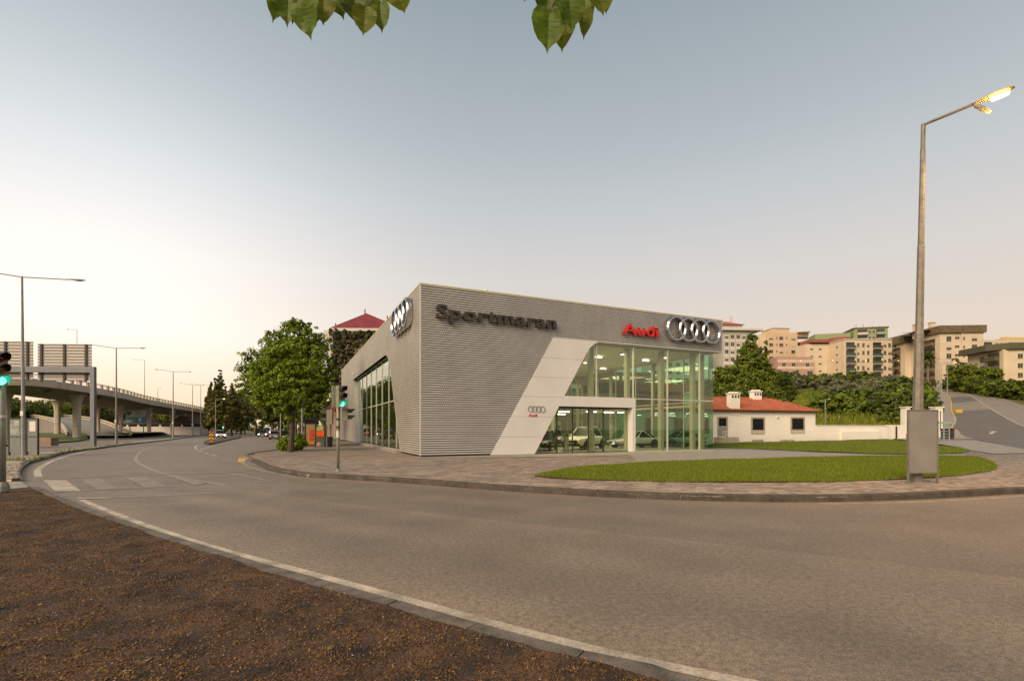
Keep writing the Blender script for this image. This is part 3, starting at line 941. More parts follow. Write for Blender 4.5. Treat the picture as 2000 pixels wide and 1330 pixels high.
M_CLAD = clad_mat('cladding_perforated', (.60, .575, .55), .64)
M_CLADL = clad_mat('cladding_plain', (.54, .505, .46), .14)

HT, OT, PITCH = 9.80, 7.43, .1335
def xl(z): return 4.23 + 4.33 * z / 7.43                 # left edge of the white band
LWIN = [(5.6, .16), (28.9, .16), (32.1, 7.30), (11.2, 7.30), (10.35, 7.14), (9.6, 6.7), (8.95, 5.9)]
def lw(z):
    ys = []
    for i in range(len(LWIN)):
        (a, b), (c, d) = LWIN[i], LWIN[(i + 1) % len(LWIN)]
        if (b - z) * (d - z) <= 0 and b != d: ys.append(a + (c - a) * (z - b) / (d - b))
    return (min(ys), max(ys)) if len(ys) >= 2 else None
# one slat, one metre long, for the front (runs along x) and for the side (runs along y)
PR = [(.0, .0), (.052, .012), (.060, .05), (.052, .092), (.0, .106)]
def slat_mesh(axis, m):
    mb = MB()
    e = [[], []]
    for k, a in enumerate((0, 1)):
        for o, z in PR:
            e[k].append((a, -o, z) if axis == 'x' else (-o, a, z))
    for i in range(4):
        q = (e[0][i], e[1][i], e[1][i + 1], e[0][i + 1])
        mb.quad(*(q if axis == 'x' else q[::-1]))
    mb.quad(*e[0]); mb.quad(*e[1])
    me = bpy.data.meshes.new('slat'); me.from_pydata(mb.v, [], mb.f); me.materials.append(m); me.update()
    return me
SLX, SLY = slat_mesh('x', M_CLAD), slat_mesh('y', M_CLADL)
for k in range(73):
    z = .10 + k * PITCH
    x1 = xl(z + .05) - .01 if z < OT - .06 else 23.25
    if z < OT - .06 and z > OT - .3: pass
    o = link('slat', SLX, show, (0.0, 0, z)); o.scale = (x1, 1, 1)
    sp2 = lw(z + .05)
    for a, b in ([(0, 46)] if sp2 is None or z > 7.25 else [(0, sp2[0] - .02), (sp2[1] + .02, 46)]):
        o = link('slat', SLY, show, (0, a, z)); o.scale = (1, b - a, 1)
mb = MB(); mb.tube([(-.02, -.02, .06), (-.02, -.02, HT)], .045, 6); mb.build('corner_trim', M_ALU, show)
wb = MB()
wb.plate([(0, .0), (4.23, .0), (8.56, OT), (0, OT)], .004, .25, 'y')
wb.plate([(0.26, OT), (23.2, OT), (23.2, HT - .02), (.26, HT - .02)], .005, .25, 'y')
wb.build('wall', M_BACK, show)
wb = MB()
wb.plate([(0.006, 0), (5.6, 0), (8.95, 5.9), (9.6, 6.7), (10.35, 7.14), (11.2, 7.30), (.006, 7.30)], .003, .25, 'x')
wb.plate([(.006, 7.30), (46, 7.30), (46, HT - .02), (.006, HT - .02)], .003, .25, 'x')
wb.plate([(28.9, 0), (46, 0), (46, 7.30), (32.1, 7.30)], .003, .25, 'x')
wb.build('wall', M_BACK, show)
wb = MB(); wb.box(22.9, 23.2, .26, 46, OT, HT - .02); wb.box(.26, 23.2, 45.75, 46, 0, HT - .02); wb.build('wall', M_CLAD, show)
rb = MB(); rb.box(.26, 22.9, .26, 45.7, 9.1, 9.4); rb.build('roof', M_BACK, show)
cp = MB(); cp.box(-.08, 23.3, -.08, .30, HT, HT + .07); cp.box(-.08, .30, .30, 46.05, HT, HT + .07); cp.box(22.9, 23.3, .30, 46.05, HT, HT + .07); cp.build('coping', M_COPING, show)
cb = MB(); cb.lathe([(0, .0), (.10, .0), (.10, .1), (.05, .18), (0, .2)], (4.0, .1, HT + .07), (0, 0, 1), 10); cb.build('camera_dome', M_WHITE, show)
# white band of panels
def br(z):   # right edge of the band
    if z <= 6.45: return 7.20 + 4.33 * z / 7.43
    t = (z - 6.45) / (OT - 6.45)
    return 7.20 + 4.33 * 6.45 / 7.43 + .583 * (z - 6.45) + .55 * t ** 3.2
JO = [.02, 1.10, 2.35, 3.62, 4.86, 6.11, OT]
for i in range(6):
    z0, z1 = JO[i] + .006, JO[i + 1] - .006
    zs = np.linspace(z1, z0, 9)
    def pan(lo, hi, cut=None):
        pts = [(xl(z0), z0), (br(z0), z0)] + [(br(z), z) for z in zs[::-1][1:]] + [(xl(z1), z1)]
        mb = MB(); mb.plate(pts, -.075, .06, 'y'); mb.build('panel', M_WHITE, show)
    pan(0, 1)
zs = np.linspace(0.02, OT, 30)
bb = MB(); bb.plate([(xl(.02) + .03, .0), (br(.02) - .03, .0)] + [(br(z) - .03, z) for z in zs[1:]] + [(xl(OT) + .03, OT - .01)], .062, .30, 'y'); bb.build('band_core', M_WHITE, show)
# reveal of the slanted band towards the glass
rv = MB()
for a, b in zip(zs, zs[1:]): rv.quad((br(a) - .001, -.07, a), (br(a) - .001, .5, a), (br(b) - .001, .5, b), (br(b) - .001, -.07, b))
rv.build('band_reveal', M_WHITE, show)
sf = MB(); sf.box(11.9, 23.2, -.06, .60, OT - .05, OT - .006); sf.build('soffit', M_WHITE, show)
# entrance portal
pb = MB(); pb.plate([(br(3.06) + .004, 3.06), (14.79, 3.06), (14.79, .02), (15.04, .02), (15.04, 3.73), (br(3.73) + .004, 3.73)], -.07, .47, 'y'); pb.build('entrance_portal', M_WHITE, show)
# mullions and panes of the front
GY = .14
MX = [11.95, 15.0, 18.05, 21.1]
for x in MX:
    m_ = MB(); m_.box(x - .035, x + .035, GY - .05, GY + .07, 3.735 if x < 15.02 else .05, OT - .055); m_.build('mullion', M_MULL, show)
m_ = MB(); m_.box(15.045, 22.5, GY - .05, GY + .05, 3.66, 3.73); m_.build('transom', M_MULL, show)
m_ = MB(); m_.box(15.045, 22.6, GY - .06, GY + .10, .0, .05); m_.build('sill', M_MULL, show)
xs = [8.0] + MX + [22.5]
for i in range(5):
    a, b = xs[i] + .036, xs[i + 1] - (.036 if i < 4 else 0)
    p = [(a, 3.735), (b, 3.735), (b, OT - .055), (a, OT - .055)]
    if i == 0:
        p = [(br(3.735) + .006, 3.735), (b, 3.735), (b, OT - .055)] + [(br(z) + .006, z) for z in np.linspace(7.3, 3.9, 16)]
        p = [q for q in p if q[0] <= b + .001]
    mb = MB(); mb.plate(p, GY, GY + .012, 'y'); mb.build('glass_pane', GLASS, show)
    if i >= 2:
        mb = MB(); mb.plate([(a, .05), (b, .05), (b, 3.66), (a, 3.66)], GY, GY + .012, 'y'); mb.build('glass_pane', GLASS, show)
# glazed right side
for k in range(9):
    y0 = GY + .014 + k * 3.05 + (.035 if k else 0); y1 = GY + (k + 1) * 3.05 - .035
    for z0, z1 in ((.05, 3.66), (3.735, OT - .055)):
        mb = MB(); mb.box(22.488, 22.5, y0, y1, z0, z1); mb.build('glass_pane', GLASSG, show)
    m_ = MB(); m_.box(22.45, 22.53, y1, y1 + .07, .0, OT - .055); m_.build('mullion', M_MULL, show)
m_ = MB(); m_.box(22.44, 22.54, GY + .06, 27.5, 3.665, 3.73); m_.build('transom', M_MULL, show)
m_ = MB(); m_.box(21.97, 22.06, .60, 27.4, 3.28, 3.46); m_.build('beam', M_COLM, show)
# sliding doors in the portal, dark frames
DY = .475
dx = [br(2.9) - 1.4, 9.12, 10.3, 11.55, 12.75, 14.79]
fr = MB(); fr.box(br(0) + .02, 14.785, DY - .03, DY + .10, 2.94, 3.055); fr.box(br(0) - .3, 14.785, DY - .05, DY + .10, .0, .06); fr.build('door_frame', M_DARKM, show)
for i, x in enumerate(dx[1:5]):
    m_ = MB(); m_.box(x - .03, x + .03, DY - .03, DY + .05, .06, 2.94); m_.build('door_stile', M_DARKM, show)
edge = [7.2] + dx[1:5] + [14.78]
for i in range(5):
    a, b = edge[i] + .03, edge[i + 1] - .03
    p = [(a, .06), (b, .06), (b, 2.94), (a, 2.94)]
    if i == 0: p = [(7.3, .06), (b, .06), (b, 2.94), (8.95, 2.94)]
    mb = MB(); mb.plate(p, DY, DY + .012, 'y')
    pane = mb.build('door_pane', GLASS, show)
    if i == 4:
        d = MB()
        for k in range(4):
            n = 18; cx = 13.28 + k * .085
            ring = [(cx + math.cos(t) * .07, 2.33 + math.sin(t) * .07) for t in np.linspace(0, 2 * PI, n)]
            d.tube([(x, DY - .006, z) for x, z in ring], .006, 4)
        d.box(13.22, 13.75, DY - .006, DY - .002, 2.07, 2.085)
        d.build('rings_decal', M_DARKM, pane)
        d = MB()
        for k, (wd, z) in enumerate(((.22, 1.86), (.42, 1.72), (.5, 1.55), (.5, 1.40), (.42, 1.28), (.3, 1.10))):
            d.box(13.24, 13.24 + wd * .45, DY - .005, DY - .002, z, z + .022); d.box(13.24 + wd * .6, 13.24 + wd, DY - .005, DY - .002, z, z + .022)
        d.build('opening_hours', M_WHITE, pane)
        for cx, mm in ((13.58, mat('decal_white', (.7, .75, .75), .5)), (13.80, mat('decal_blue', (.02, .16, .26), .5))):
            d = MB(); d.lathe([(0, 0), (.105, 0), (.105, .004), (0, .004)], (cx, DY - .008, .62), (0, -1, 0), 20); d.build('round_sticker', mm, pane)
# left window
wi = MB()
n = len(LWIN)
for i in range(n):
    a, b = LWIN[i], LWIN[(i + 1) % n]
    wi.quad((-.06, a[0], a[1]), (-.06, b[0], b[1]), (.42, b[0], b[1]), (.42, a[0], a[1]))
wi.build('window_reveal', M_ALU, show)
LW2 = clip(LWIN, 0, -1, -.20)
ml = [8.7 + 3.05 * k for k in range(8)]
LX = .36
for y in ml:
    c = clip(clip(LW2, 1, 0, y + .03), -1, 0, -(y - .03))
    if c:
        m_ = MB(); m_.box(LX - .05, LX + .06, y - .03, y + .03, .2, max(q[1] for q in c) - .03); m_.build('mullion', M_MULL, show)
tr = lw(3.7)
m_ = MB(); m_.box(LX - .055, LX + .05, tr[0], tr[1], 3.66, 3.74); m_.build('transom', M_MULL, show)
bd = [-1] + ml + [50]
for i in range(len(bd) - 1):
    for z0, z1 in ((.2, 3.66), (3.74, 7.29)):
        c = LW2
        for a, b, d in ((1, 0, bd[i + 1] - .03), (-1, 0, -(bd[i] + .03)), (0, 1, z1), (0, -1, -z0)):
            c = clip(c, a, b, d)
            if not c: break
        if len(c) >= 3:
            mb = MB(); mb.plate(c, LX, LX + .012, 'x'); mb.build('glass_pane', GLASSL, show)
m_ = MB(); m_.box(-.35, .5, 5.3, 29.3, -.01, .16); m_.build('sill', M_PATH, show)
m_ = MB(); m_.obox((-.12, 31.5, 7.9), (1, 0, 0), (0, 1, 0), (0, 0, 1), .1, .16, .07); m_.build('floodlight', M_WHITE, show)
# interior
fb = MB(); fb.box(.43, 22.42, .6, 27.6, -.02, .03); fb.build('floor', M_FLOOR, show)
cb = MB(); cb.box(.43, 22.42, .62, 45.5, OT - .16, OT - .08); cb.build('ceiling', M_CEIL, show)
ib = MB(); ib.box(.43, 22.42, 27.6, 27.8, .03, OT - .17); ib.build('interior_wall', M_INW, show)
ib = MB(); ib.box(4.0, 4.15, .62, 20, .03, OT - .17); ib.build('interior_wall', M_INW, show)
for x in MX + [22.0]:
    c = MB(); c.box(x - .14, x + .14, .66, .98, .03, OT - .165); c.build('column', M_COLM, show)
for k in (2, 4, 6, 8):
    c = MB(); c.box(21.80, 22.02, GY + k * 3.05 - .12, GY + k * 3.05 + .12, .03, OT - .165); c.build('column', M_COLM, show)
for x, y in ((9.0, 13), (14.6, 11), (13, 21)):
    c = MB(); c.lathe([(.2, .03), (.2, OT - .17)], (x, y, 0), (0, 0, 1), 16); c.build('column', M_COLM, show, smooth=True)
for i in range(4):
    for j in range(4):
        c = MB(); c.lathe([(0, 0), (.13, 0), (.13, -.015), (0, -.016)], (8 + i * 4.2, 3.2 + j * 5.2, OT - .165), (0, 0, 1), 12); c.build('ceiling_spot', M_LED, show)
for i in range(3):
    for j in range(3):
        x, y = 10.5 + i * 4.6, 4.5 + j * 6
        c = MB(); c.box(x - .30, x + .30, y - .04, y + .04, OT - .30, OT - .24); c.build('linear_lamp', M_LED, show)
for i, (x, y) in enumerate([(12.2, 8.6), (14.6, 8.9), (16.9, 8.2), (19.0, 8.6), (20.6, 8.8), (9.8, 8.2), (8.6, 14), (10.8, 15), (13.2, 14.8), (15.6, 14.5), (17.8, 15)]):
    c = MB(); c.box(x - .5, x + .5, y - .04, y + .04, 3.03, 3.09)
    lp = c.build('hanging_lamp', M_LEDH, show)
    c = MB(); c.tube([(x, y, 3.1), (x, y, OT - .17)], .012, 4); c.build('cable', M_DARKM, lp)
for i, y in enumerate((7, 9.3, 12.5, 16)):
    c = MB(); c.box(2.2, 2.32, y - .6, y + .6, 3.55, 3.63); c.build('hanging_lamp', M_LEDH, show)
for x, y, p in ((13, 6, 400), (18.5, 7, 320), (12, 17, 330), (19, 16, 220), (2.2, 14, 120), (13.0, 2.6, 150)):  # last one has no fixture: added to brighten the entrance and its car
    l = bpy.data.lights.new('ceiling_and_fill_light', 'AREA'); l.energy = p; l.size = 3.5; l.color = (1, .80, .48)
    o = bpy.data.objects.new('ceiling_and_fill_light', l); COL.objects.link(o); o.parent = show; o.location = (x, y, OT - .35)

# ---------------------------------------------------------------- lettering and rings
def letter_meshes(txt, ext, bold=0.0, spacing=1.0):
    out_ = []
    def mk(s, e=0.0):
        cu = bpy.data.curves.new('t', 'FONT'); cu.body = s; cu.extrude = e; cu.offset = bold; cu.resolution_u = 4; cu.space_character = spacing
        o = bpy.data.objects.new('t', cu); COL.objects.link(o)
        bpy.context.view_layer.update()
        me = bpy.data.meshes.new_from_object(o.evaluated_get(bpy.context.evaluated_depsgraph_get()))
        bpy.data.objects.remove(o)
        return me
    for i, ch in enumerate(txt):
        me = mk(ch, ext); mp = mk(txt[:i + 1])
        x1 = max(v.co.x for v in me.vertices); xp = max(v.co.x for v in mp.vertices)
        for v in me.vertices: v.co.x += xp - x1
        out_.append(me)
    return out_
def place_text(root, txt, x0, x1, z0, cap, depth, m, bold=.0, spacing=1.0, name='letter', capch=0):
    ms = letter_meshes(txt, .5, bold, spacing)
    lo = min(v.co.x for me in ms for v in me.vertices); hi = max(v.co.x for me in ms for v in me.vertices)
    ch = max(v.co.y for v in ms[capch].vertices)
    sx_, sz_ = (x1 - x0) / (hi - lo), cap / ch
    for me in ms:
        for v in me.vertices:
            a, b, c = v.co
            v.co = (x0 + (a - lo) * sx_, -c * depth, z0 + b * sz_)
        me.flip_normals() if False else None
        me.materials.append(m); me.update()
        link(name, me, root)
M_LETD = mat('letter_dark', (.042, .030, .023), .5, var=.1)
M_RED = mat('letter_red', (.50, .014, .010), .35, var=.04)
M_CHROME = mat('chrome', (.42, .43, .45), .22, 1.0, var=0)
def swall(name, label, cat, x, y, z):
    X, Y = sh(x, y)
    return thing(name, label, cat, (X, Y, z), ANG)
sg1 = swall('wall_sign', 'raised dark brown letters spelling Sportmaran on the perforated front of the showroom', 'sign', 0, -.06, 0)
place_text(sg1, 'Sportmaran', .84, 8.67, 7.95, .80, .20, M_LETD, .022, 1.06)
for k in sg1.children: k.location = (0, -.13, 0)
bk = MB()
for i in range(9): bk.obox((1.3 + i * .86, -.02, 8.2), (1, 0, 0), (0, 1, 0), (0, 0, 1), .03, .03, .03)
bk.build('bracket', M_DARKM, sg1)
sg2 = swall('wall_sign', 'raised red letters spelling Audi beside the large chrome rings on the showroom front', 'sign', 0, -.06, 0)
place_text(sg2, 'Audi', 13.87, 16.88, 8.05, .72, .24, M_RED, .012, 1.04)
for k in sg2.children: k.location = (0, -.15, 0)
bk = MB()
for i in range(5): bk.obox((14.2 + i * .6, -.02, 8.3), (1, 0, 0), (0, 1, 0), (0, 0, 1), .03, .03, .03)
bk.build('bracket', M_DARKM, sg2)
def rings(root, r, pitch, dep, wd, along, m, n=40):
    for k in range(4):
        mb = MB()
        c = (k * pitch, 0, 0) if along == 'x' else (0, k * pitch, 0)
        ax = (0, -1, 0) if along == 'x' else (-1, 0, 0)
        e = .004 * (k % 2)
        mb.lathe([(r, 0), (r, dep * .75 + e), (r - wd * .3, dep + e), (r - wd * .7, dep + e), (r - wd, dep * .75 + e), (r - wd, 0), (r, 0)], c, ax, n)
        mb.build('ring', m, root)
    mb = MB()
    for k in range(4):
        for s in (-1, 1):
            c = (k * pitch, .05, s * (r - wd / 2)) if along == 'x' else (.05, k * pitch, s * (r - wd / 2))
            mb.obox(c, (1, 0, 0), (0, 1, 0), (0, 0, 1), .04, .04, .04)
    mb.build('bracket', M_DARKM, root)
rings(swall('ring_emblem', 'four large interlocking chrome rings on the front of the showroom', 'emblem', 18.48, -.14, 8.79), .91, 1.11, .30, .20, 'x', M_CHROME)
rings(swall('ring_emblem', 'four interlocking chrome rings on the narrow left face of the showroom seen at an angle', 'emblem', -.14, 2.55, 8.72), .91, 1.11, .30, .20, 'y', M_CHROME)
sg3 = swall('small_emblem', 'small silver rings above small red lettering on the white slanted band', 'emblem', 0, -.078, 0)
for k in range(4):
    mb = MB(); mb.lathe([(.20, 0), (.20, .03), (.165, .03), (.165, 0), (.20, 0)], (6.94 + k * .272, 0, 2.83), (0, -1, 0), 28); mb.build('ring', M_CHROME, sg3)
place_text(sg3, 'Audi', 6.78, 7.38, 2.38, .15, .03, M_RED, .012)
for k in sg3.children:
    if k.name.startswith('letter'): k.location = (0, -.012, 0)
# ---------------------------------------------------------------- cars
M_TYRE = mat('tyre_rubber', (.018, .018, .018), .85, var=.1)
M_RIM = mat('rim_alloy', (.5, .5, .5), .3, .8, var=.05)
M_CGLASS = mat('car_glass', (.010, .013, .013), .22, var=0, spec=.12)
M_HEAD = mat('headlight_glass', (.75, .75, .7), .1, var=0)
M_HEADON = mat('headlight_lit', (1, 1, 1), .3, var=0, emit=(1, .95, .8), estr=12)
M_TAIL = mat('tail_glass', (.45, .01, .01), .15, var=0)
M_TAILON = mat('tail_lit', (.8, .02, .01), .2, var=0, emit=(1, .06, .03), estr=4)
M_PLATE = mat('number_plate', (.75, .75, .72), .5, var=0)
def paint(name, c): return mat('paint_' + name, c, .22, .1, var=.02, spec=.6)
def car(label, col, loc, heading, L=4.5, Wd=1.85, H=1.65, style='suv', group=None, lit='', simple=False):
    root = thing('parked_car' if not lit else 'moving_car', label, 'car', (loc[0], loc[1], loc[2]), heading, group)
    hw = Wd / 2; h = L / 2
    belt = H * (.60 if style != 'van' else .52)
    hood = belt * (.97 if style == 'suv' else .94)
    zb = .24 if style == 'suv' else .19
    if style == 'suv': st = [(-h, .62, belt * .93), (-h + .12, .86, belt * .99), (-h + .8, .97, belt), (-h + 1.8, 1, belt), (0.4, 1, belt), (h - 1.45, .99, hood + .02), (h - .7, .95, hood - .06), (h - .2, .84, hood - .16), (h, .60, hood - .30)]
    elif style == 'van': st = [(-h, .93, belt), (-h + .1, .98, belt), (-h + 1, 1, belt), (0, 1, belt), (h - 1.2, 1, belt), (h - .5, .95, hood - .05), (h - .1, .84, hood - .2), (h, .65, hood - .4)]
    else: st = [(-h, .60, belt * .88), (-h + .15, .84, belt * .96), (-h + .9, .96, belt), (-h + 1.9, 1, belt), (.3, 1, belt), (h - 1.5, .98, hood - .01), (h - .8, .94, hood - .08), (h - .22, .84, hood - .18), (h, .58, hood - .32)]
    mb = MB(); rings_ = []
    for x, wv, zs in st:
        a = hw * wv; e = .10 if abs(x) > h - .3 else 0
        rings_.append([(x, y * s, z) for s, seq in ((1, [(a * .80, zb + e), (a * .96, zb + .08 + e), (a, zb + .30), (a * .985, zs - .17), (a * .93, zs - .04), (a * .80, zs)]),
                                                    (-1, [(a * .80, zs), (a * .93, zs - .04), (a * .985, zs - .17), (a, zb + .30), (a * .96, zb + .08 + e), (a * .80, zb + e)])) for y, z in seq])
    n = len(rings_[0]); b0 = 0
    for r in rings_: mb.v += r
    for i in range(len(st) - 1):
        for j in range(n):
            k = (j + 1) % n
            mb.f.append((i * n + j, i * n + k, (i + 1) * n + k, (i + 1) * n + j)); mb.m.append(0)
    mb.f.append(tuple(range(n))); mb.m.append(0); mb.f.append(tuple((len(st) - 1) * n + j for j in range(n))[::-1]); mb.m.append(0)
    mb.build('body', col, root, smooth=True)
    if style == 'suv': A, B, C_, D = -h + .16, h - 1.42, -h + .62, h - 2.15
    elif style == 'van': A, B, C_, D = -h + .03, h - .75, -h + .10, h - 1.55
    elif style == 'hatch': A, B, C_, D = -h + .16, h - 1.25, -h + .55, h - 1.95
    else: A, B, C_, D = -h + .55, h - 1.45, -h + 1.35, h - 2.25
    wb_, wr = hw * .86, hw * .66
    bt, rf = belt - .03, H - .05
    lo = [(A, -wb_ * .9, bt), (A + .5, -wb_, bt), (B - .5, -wb_, bt), (B, -wb_ * .86, bt), (B, wb_ * .86, bt), (B - .5, wb_, bt), (A + .5, wb_, bt), (A, wb_ * .9, bt)]
    hi = [(C_, -wr * .93, rf - .04), (C_ + .4, -wr, rf), (D - .3, -wr, rf), (D, -wr * .9, rf - .03), (D, wr * .9, rf - .03), (D - .3, wr, rf), (C_ + .4, wr, rf), (C_, wr * .93, rf - .04)]
    g = MB(); g.v = lo + hi
    for j in range(8): g.f.append((j, (j + 1) % 8, 8 + (j + 1) % 8, 8 + j)); g.m.append(0)
    g.f.append(tuple(range(8, 16))); g.m.append(0)
    g.build('window_glass', M_CGLASS if not (style == 'van') else col, root)
    if style == 'van':
        q = MB(); q.quad((B + .012, -wb_ * .8, bt + .08), (B + .012, wb_ * .8, bt + .08), (D + .03, wr * .85, rf - .1), (D + .03, -wr * .85, rf - .1)); q.build('windscreen', M_CGLASS, root)
    rr = MB(); c_ = [(x * 1.0, y * 1.02, z + .012) for x, y, z in hi]
    top = [(x * .97, y * .7, z + .05) for x, y, z in hi]
    rr.v = c_ + top
    for j in range(8): rr.f.append((j, (j + 1) % 8, 8 + (j + 1) % 8, 8 + j)); rr.m.append(0)
    rr.f.append(tuple(range(8, 16))); rr.m.append(0); rr.f.append(tuple(range(8))[::-1]); rr.m.append(0)
    rr.build('roof', col, root, smooth=False)
    if not simple:
        for j, k in ((1, 1), (2, 2), (3, 3), (4, 4), (5, 5), (6, 6)):
            p = MB(); p.tube([Vector(lo[j]) + Vector((0, 0, .02)), Vector(hi[k])], .045, 5); p.build('pillar', col, root)
        for s in (-1, 1):
            m0 = ((lo[1][0] + hi[1][0]) / 2 + lo[2][0] * .9 + hi[2][0] * 1.1) / 3
            p = MB(); p.tube([(.1, s * wb_ * 1.0, bt), (.05, s * wr, rf)], .035, 5); p.build('pillar', M_DARKM, root)
            p = MB(); p.obox((B - .45, s * (hw + .08), belt + .08), (1, 0, 0), (0, 1, 0), (0, 0, 1), .08, .11, .075); p.build('mirror', col, root)
            p = MB(); p.obox((.0, s * (hw * .995), zb + .08), (1, 0, 0), (0, 1, 0), (0, 0, 1), L * .27, .02, .07); p.build('sill_trim', M_DARKM, root)
            p = MB(); p.obox((-.1, s * (hw * .992), belt - .28), (1, 0, 0), (0, 1, 0), (0, 0, 1), .09, .014, .018); p.build('handle', M_RIM, root)
    wrad = .36 if style in ('suv', 'van') else .32
    for x in (-h + .85, h - .88):
        for s in (-1, 1):
            a = MB(); a.lathe([(0, 0), (wrad + .07, 0), (wrad + .07, .05), (0, .05)], (x, s * (hw - .045), wrad + .01), (0, s, 0), 24); a.build('wheel_arch', M_DARKM, root)
            t = MB(); t.lathe([(wrad * .62, 0), (wrad * .92, -.0), (wrad, .04), (wrad, .18), (wrad * .93, .22), (wrad * .62, .22)], (x, s * (hw - .20), wrad), (0, s, 0), 24)
            wheel = t.build('wheel', M_TYRE, root, smooth=True)
            r2 = MB(); r2.lathe([(0, .19), (wrad * .16, .20), (wrad * .16, .18), (wrad * .2, .15), (wrad * .56, .15), (wrad * .64, .215), (wrad * .60, .15)], (x, s * (hw - .20), wrad), (0, s, 0), 20)
            for k in range(5):
                t_ = 2 * PI * k / 5
                d = Vector((math.cos(t_), 0, math.sin(t_)))
                r2.obox(Vector((x, s * (hw - .012), wrad)) + d * wrad * .36, d, (0, 1, 0), d.cross(Vector((0, 1, 0))), wrad * .26, .012, .03)
            r2.build('rim', M_RIM, wheel)
    for s in (-1, 1):
        p = MB(); p.obox((h - .17, s * hw * .70, hood - .27), (.86, -s * .5, 0), (s * .5, .86, 0), (0, 0, 1), .05, .19, .065); p.build('headlight', M_HEADON if 'f' in lit else M_HEAD, root)
        p = MB(); p.obox((-h + .10, s * hw * .72, belt * .86), (1, 0, 0), (0, 1, 0), (0, 0, 1), .06, .18, .07); p.build('taillight', M_TAILON if 'r' in lit else M_TAIL, root)
    p = MB()
    gz = hood - .42
    p.plate([(-.46, gz + .14), (.46, gz + .14), (.36, gz - .17), (-.36, gz - .17)], h - .03, h + .02, 'x'); p.build('grille', M_DARKM, root)
    p = MB(); p.box(h - .04, h + .012, -hw * .72, hw * .72, zb + .06, zb + .19); p.box(-h - .01, -h + .05, -hw * .72, hw * .72, zb + .06, zb + .2); p.build('bumper_trim', M_DARKM, root)
    p = MB(); p.box(h + .021, h + .035, -.26, .26, gz - .12, gz - .02); p.build('number_plate', M_PLATE, root)
    p = MB(); p.box(-h - .025, -h - .004, -.26, .26, belt * .62, belt * .62 + .11); p.build('number_plate', M_PLATE, root)
    if style == 'suv' and not simple:
        for s in (-1, 1):
            p = MB(); p.tube([(C_ + .3, s * wr * .92, rf + .05), (C_ + .5, s * wr * .92, rf + .10), (D - .4, s * wr * .92, rf + .10), (D - .2, s * wr * .92, rf + .05)], .02, 5); p.build('roof_rail', M_RIM, root)
    return root
P_WHITE, P_BLACK, P_SILVER = paint('white', (.84, .82, .76)), paint('black', (.02, .02, .02)), paint('silver', (.42, .44, .43))
P_RED, P_GREY, P_BLUE = paint('red', (.42, .02, .015)), paint('grey', (.12, .12, .12)), paint('dark_blue', (.03, .05, .09))
def in_show(x, y, z=.03):
    X, Y = sh(x, y); return (X, Y, z)
car('white SUV on show inside the entrance doors facing the street', P_WHITE, in_show(14.1, 5.0, .05), ANG + math.radians(-148), 4.5, 1.86, 1.70, 'suv')
car('black car half hidden behind the slanted white band inside the showroom', P_BLACK, in_show(10.3, 4.8), ANG + math.radians(-128), 4.4, 1.82, 1.48, 'hatch')
car('dark grey car parked behind the black one deep in the showroom', P_GREY, in_show(15.4, 12.0), ANG + math.radians(-120), 4.5, 1.85, 1.6, 'suv')
car('silver saloon seen side on through the corner glass, parked before the white house', P_SILVER, (15.8, 46.3, 0), math.radians(196), 4.75, 1.84, 1.42, 'sedan')
car('pale saloon behind the first tall pane right of the white portal', paint('pale', (.50, .52, .48)), in_show(19.9, 6.2), ANG + math.radians(178), 4.5, 1.84, 1.42, 'sedan')
M_STAND = mat('info_stand', (.55, .5, .4), .4, var=.03)
for (x, y, l) in ((10.9, 2.3, 'slim beige information pillar between the black car and the white SUV'), (13.0, 2.2, 'slim beige information pillar in front of the door of the white SUV')):
    t = thing('information_pillar', l, 'display stand', in_show(x, y), ANG, 'information pillars in the showroom')
    b = MB(); b.box(-.16, .16, -.08, .08, .02, 1.28); b.build('pillar', M_STAND, t)
    b = MB(); b.box(-.24, .24, -.16, .16, 0, .02); b.build('base', M_DARKM, t)
    b = MB()
    for z in (.42, .74, 1.0): b.box(-.165, .165, -.085, -.08, z, z + .015)
    b.box(-.12, .12, -.084, -.08, 1.06, 1.22); b.build('joint', M_DARKM, t)

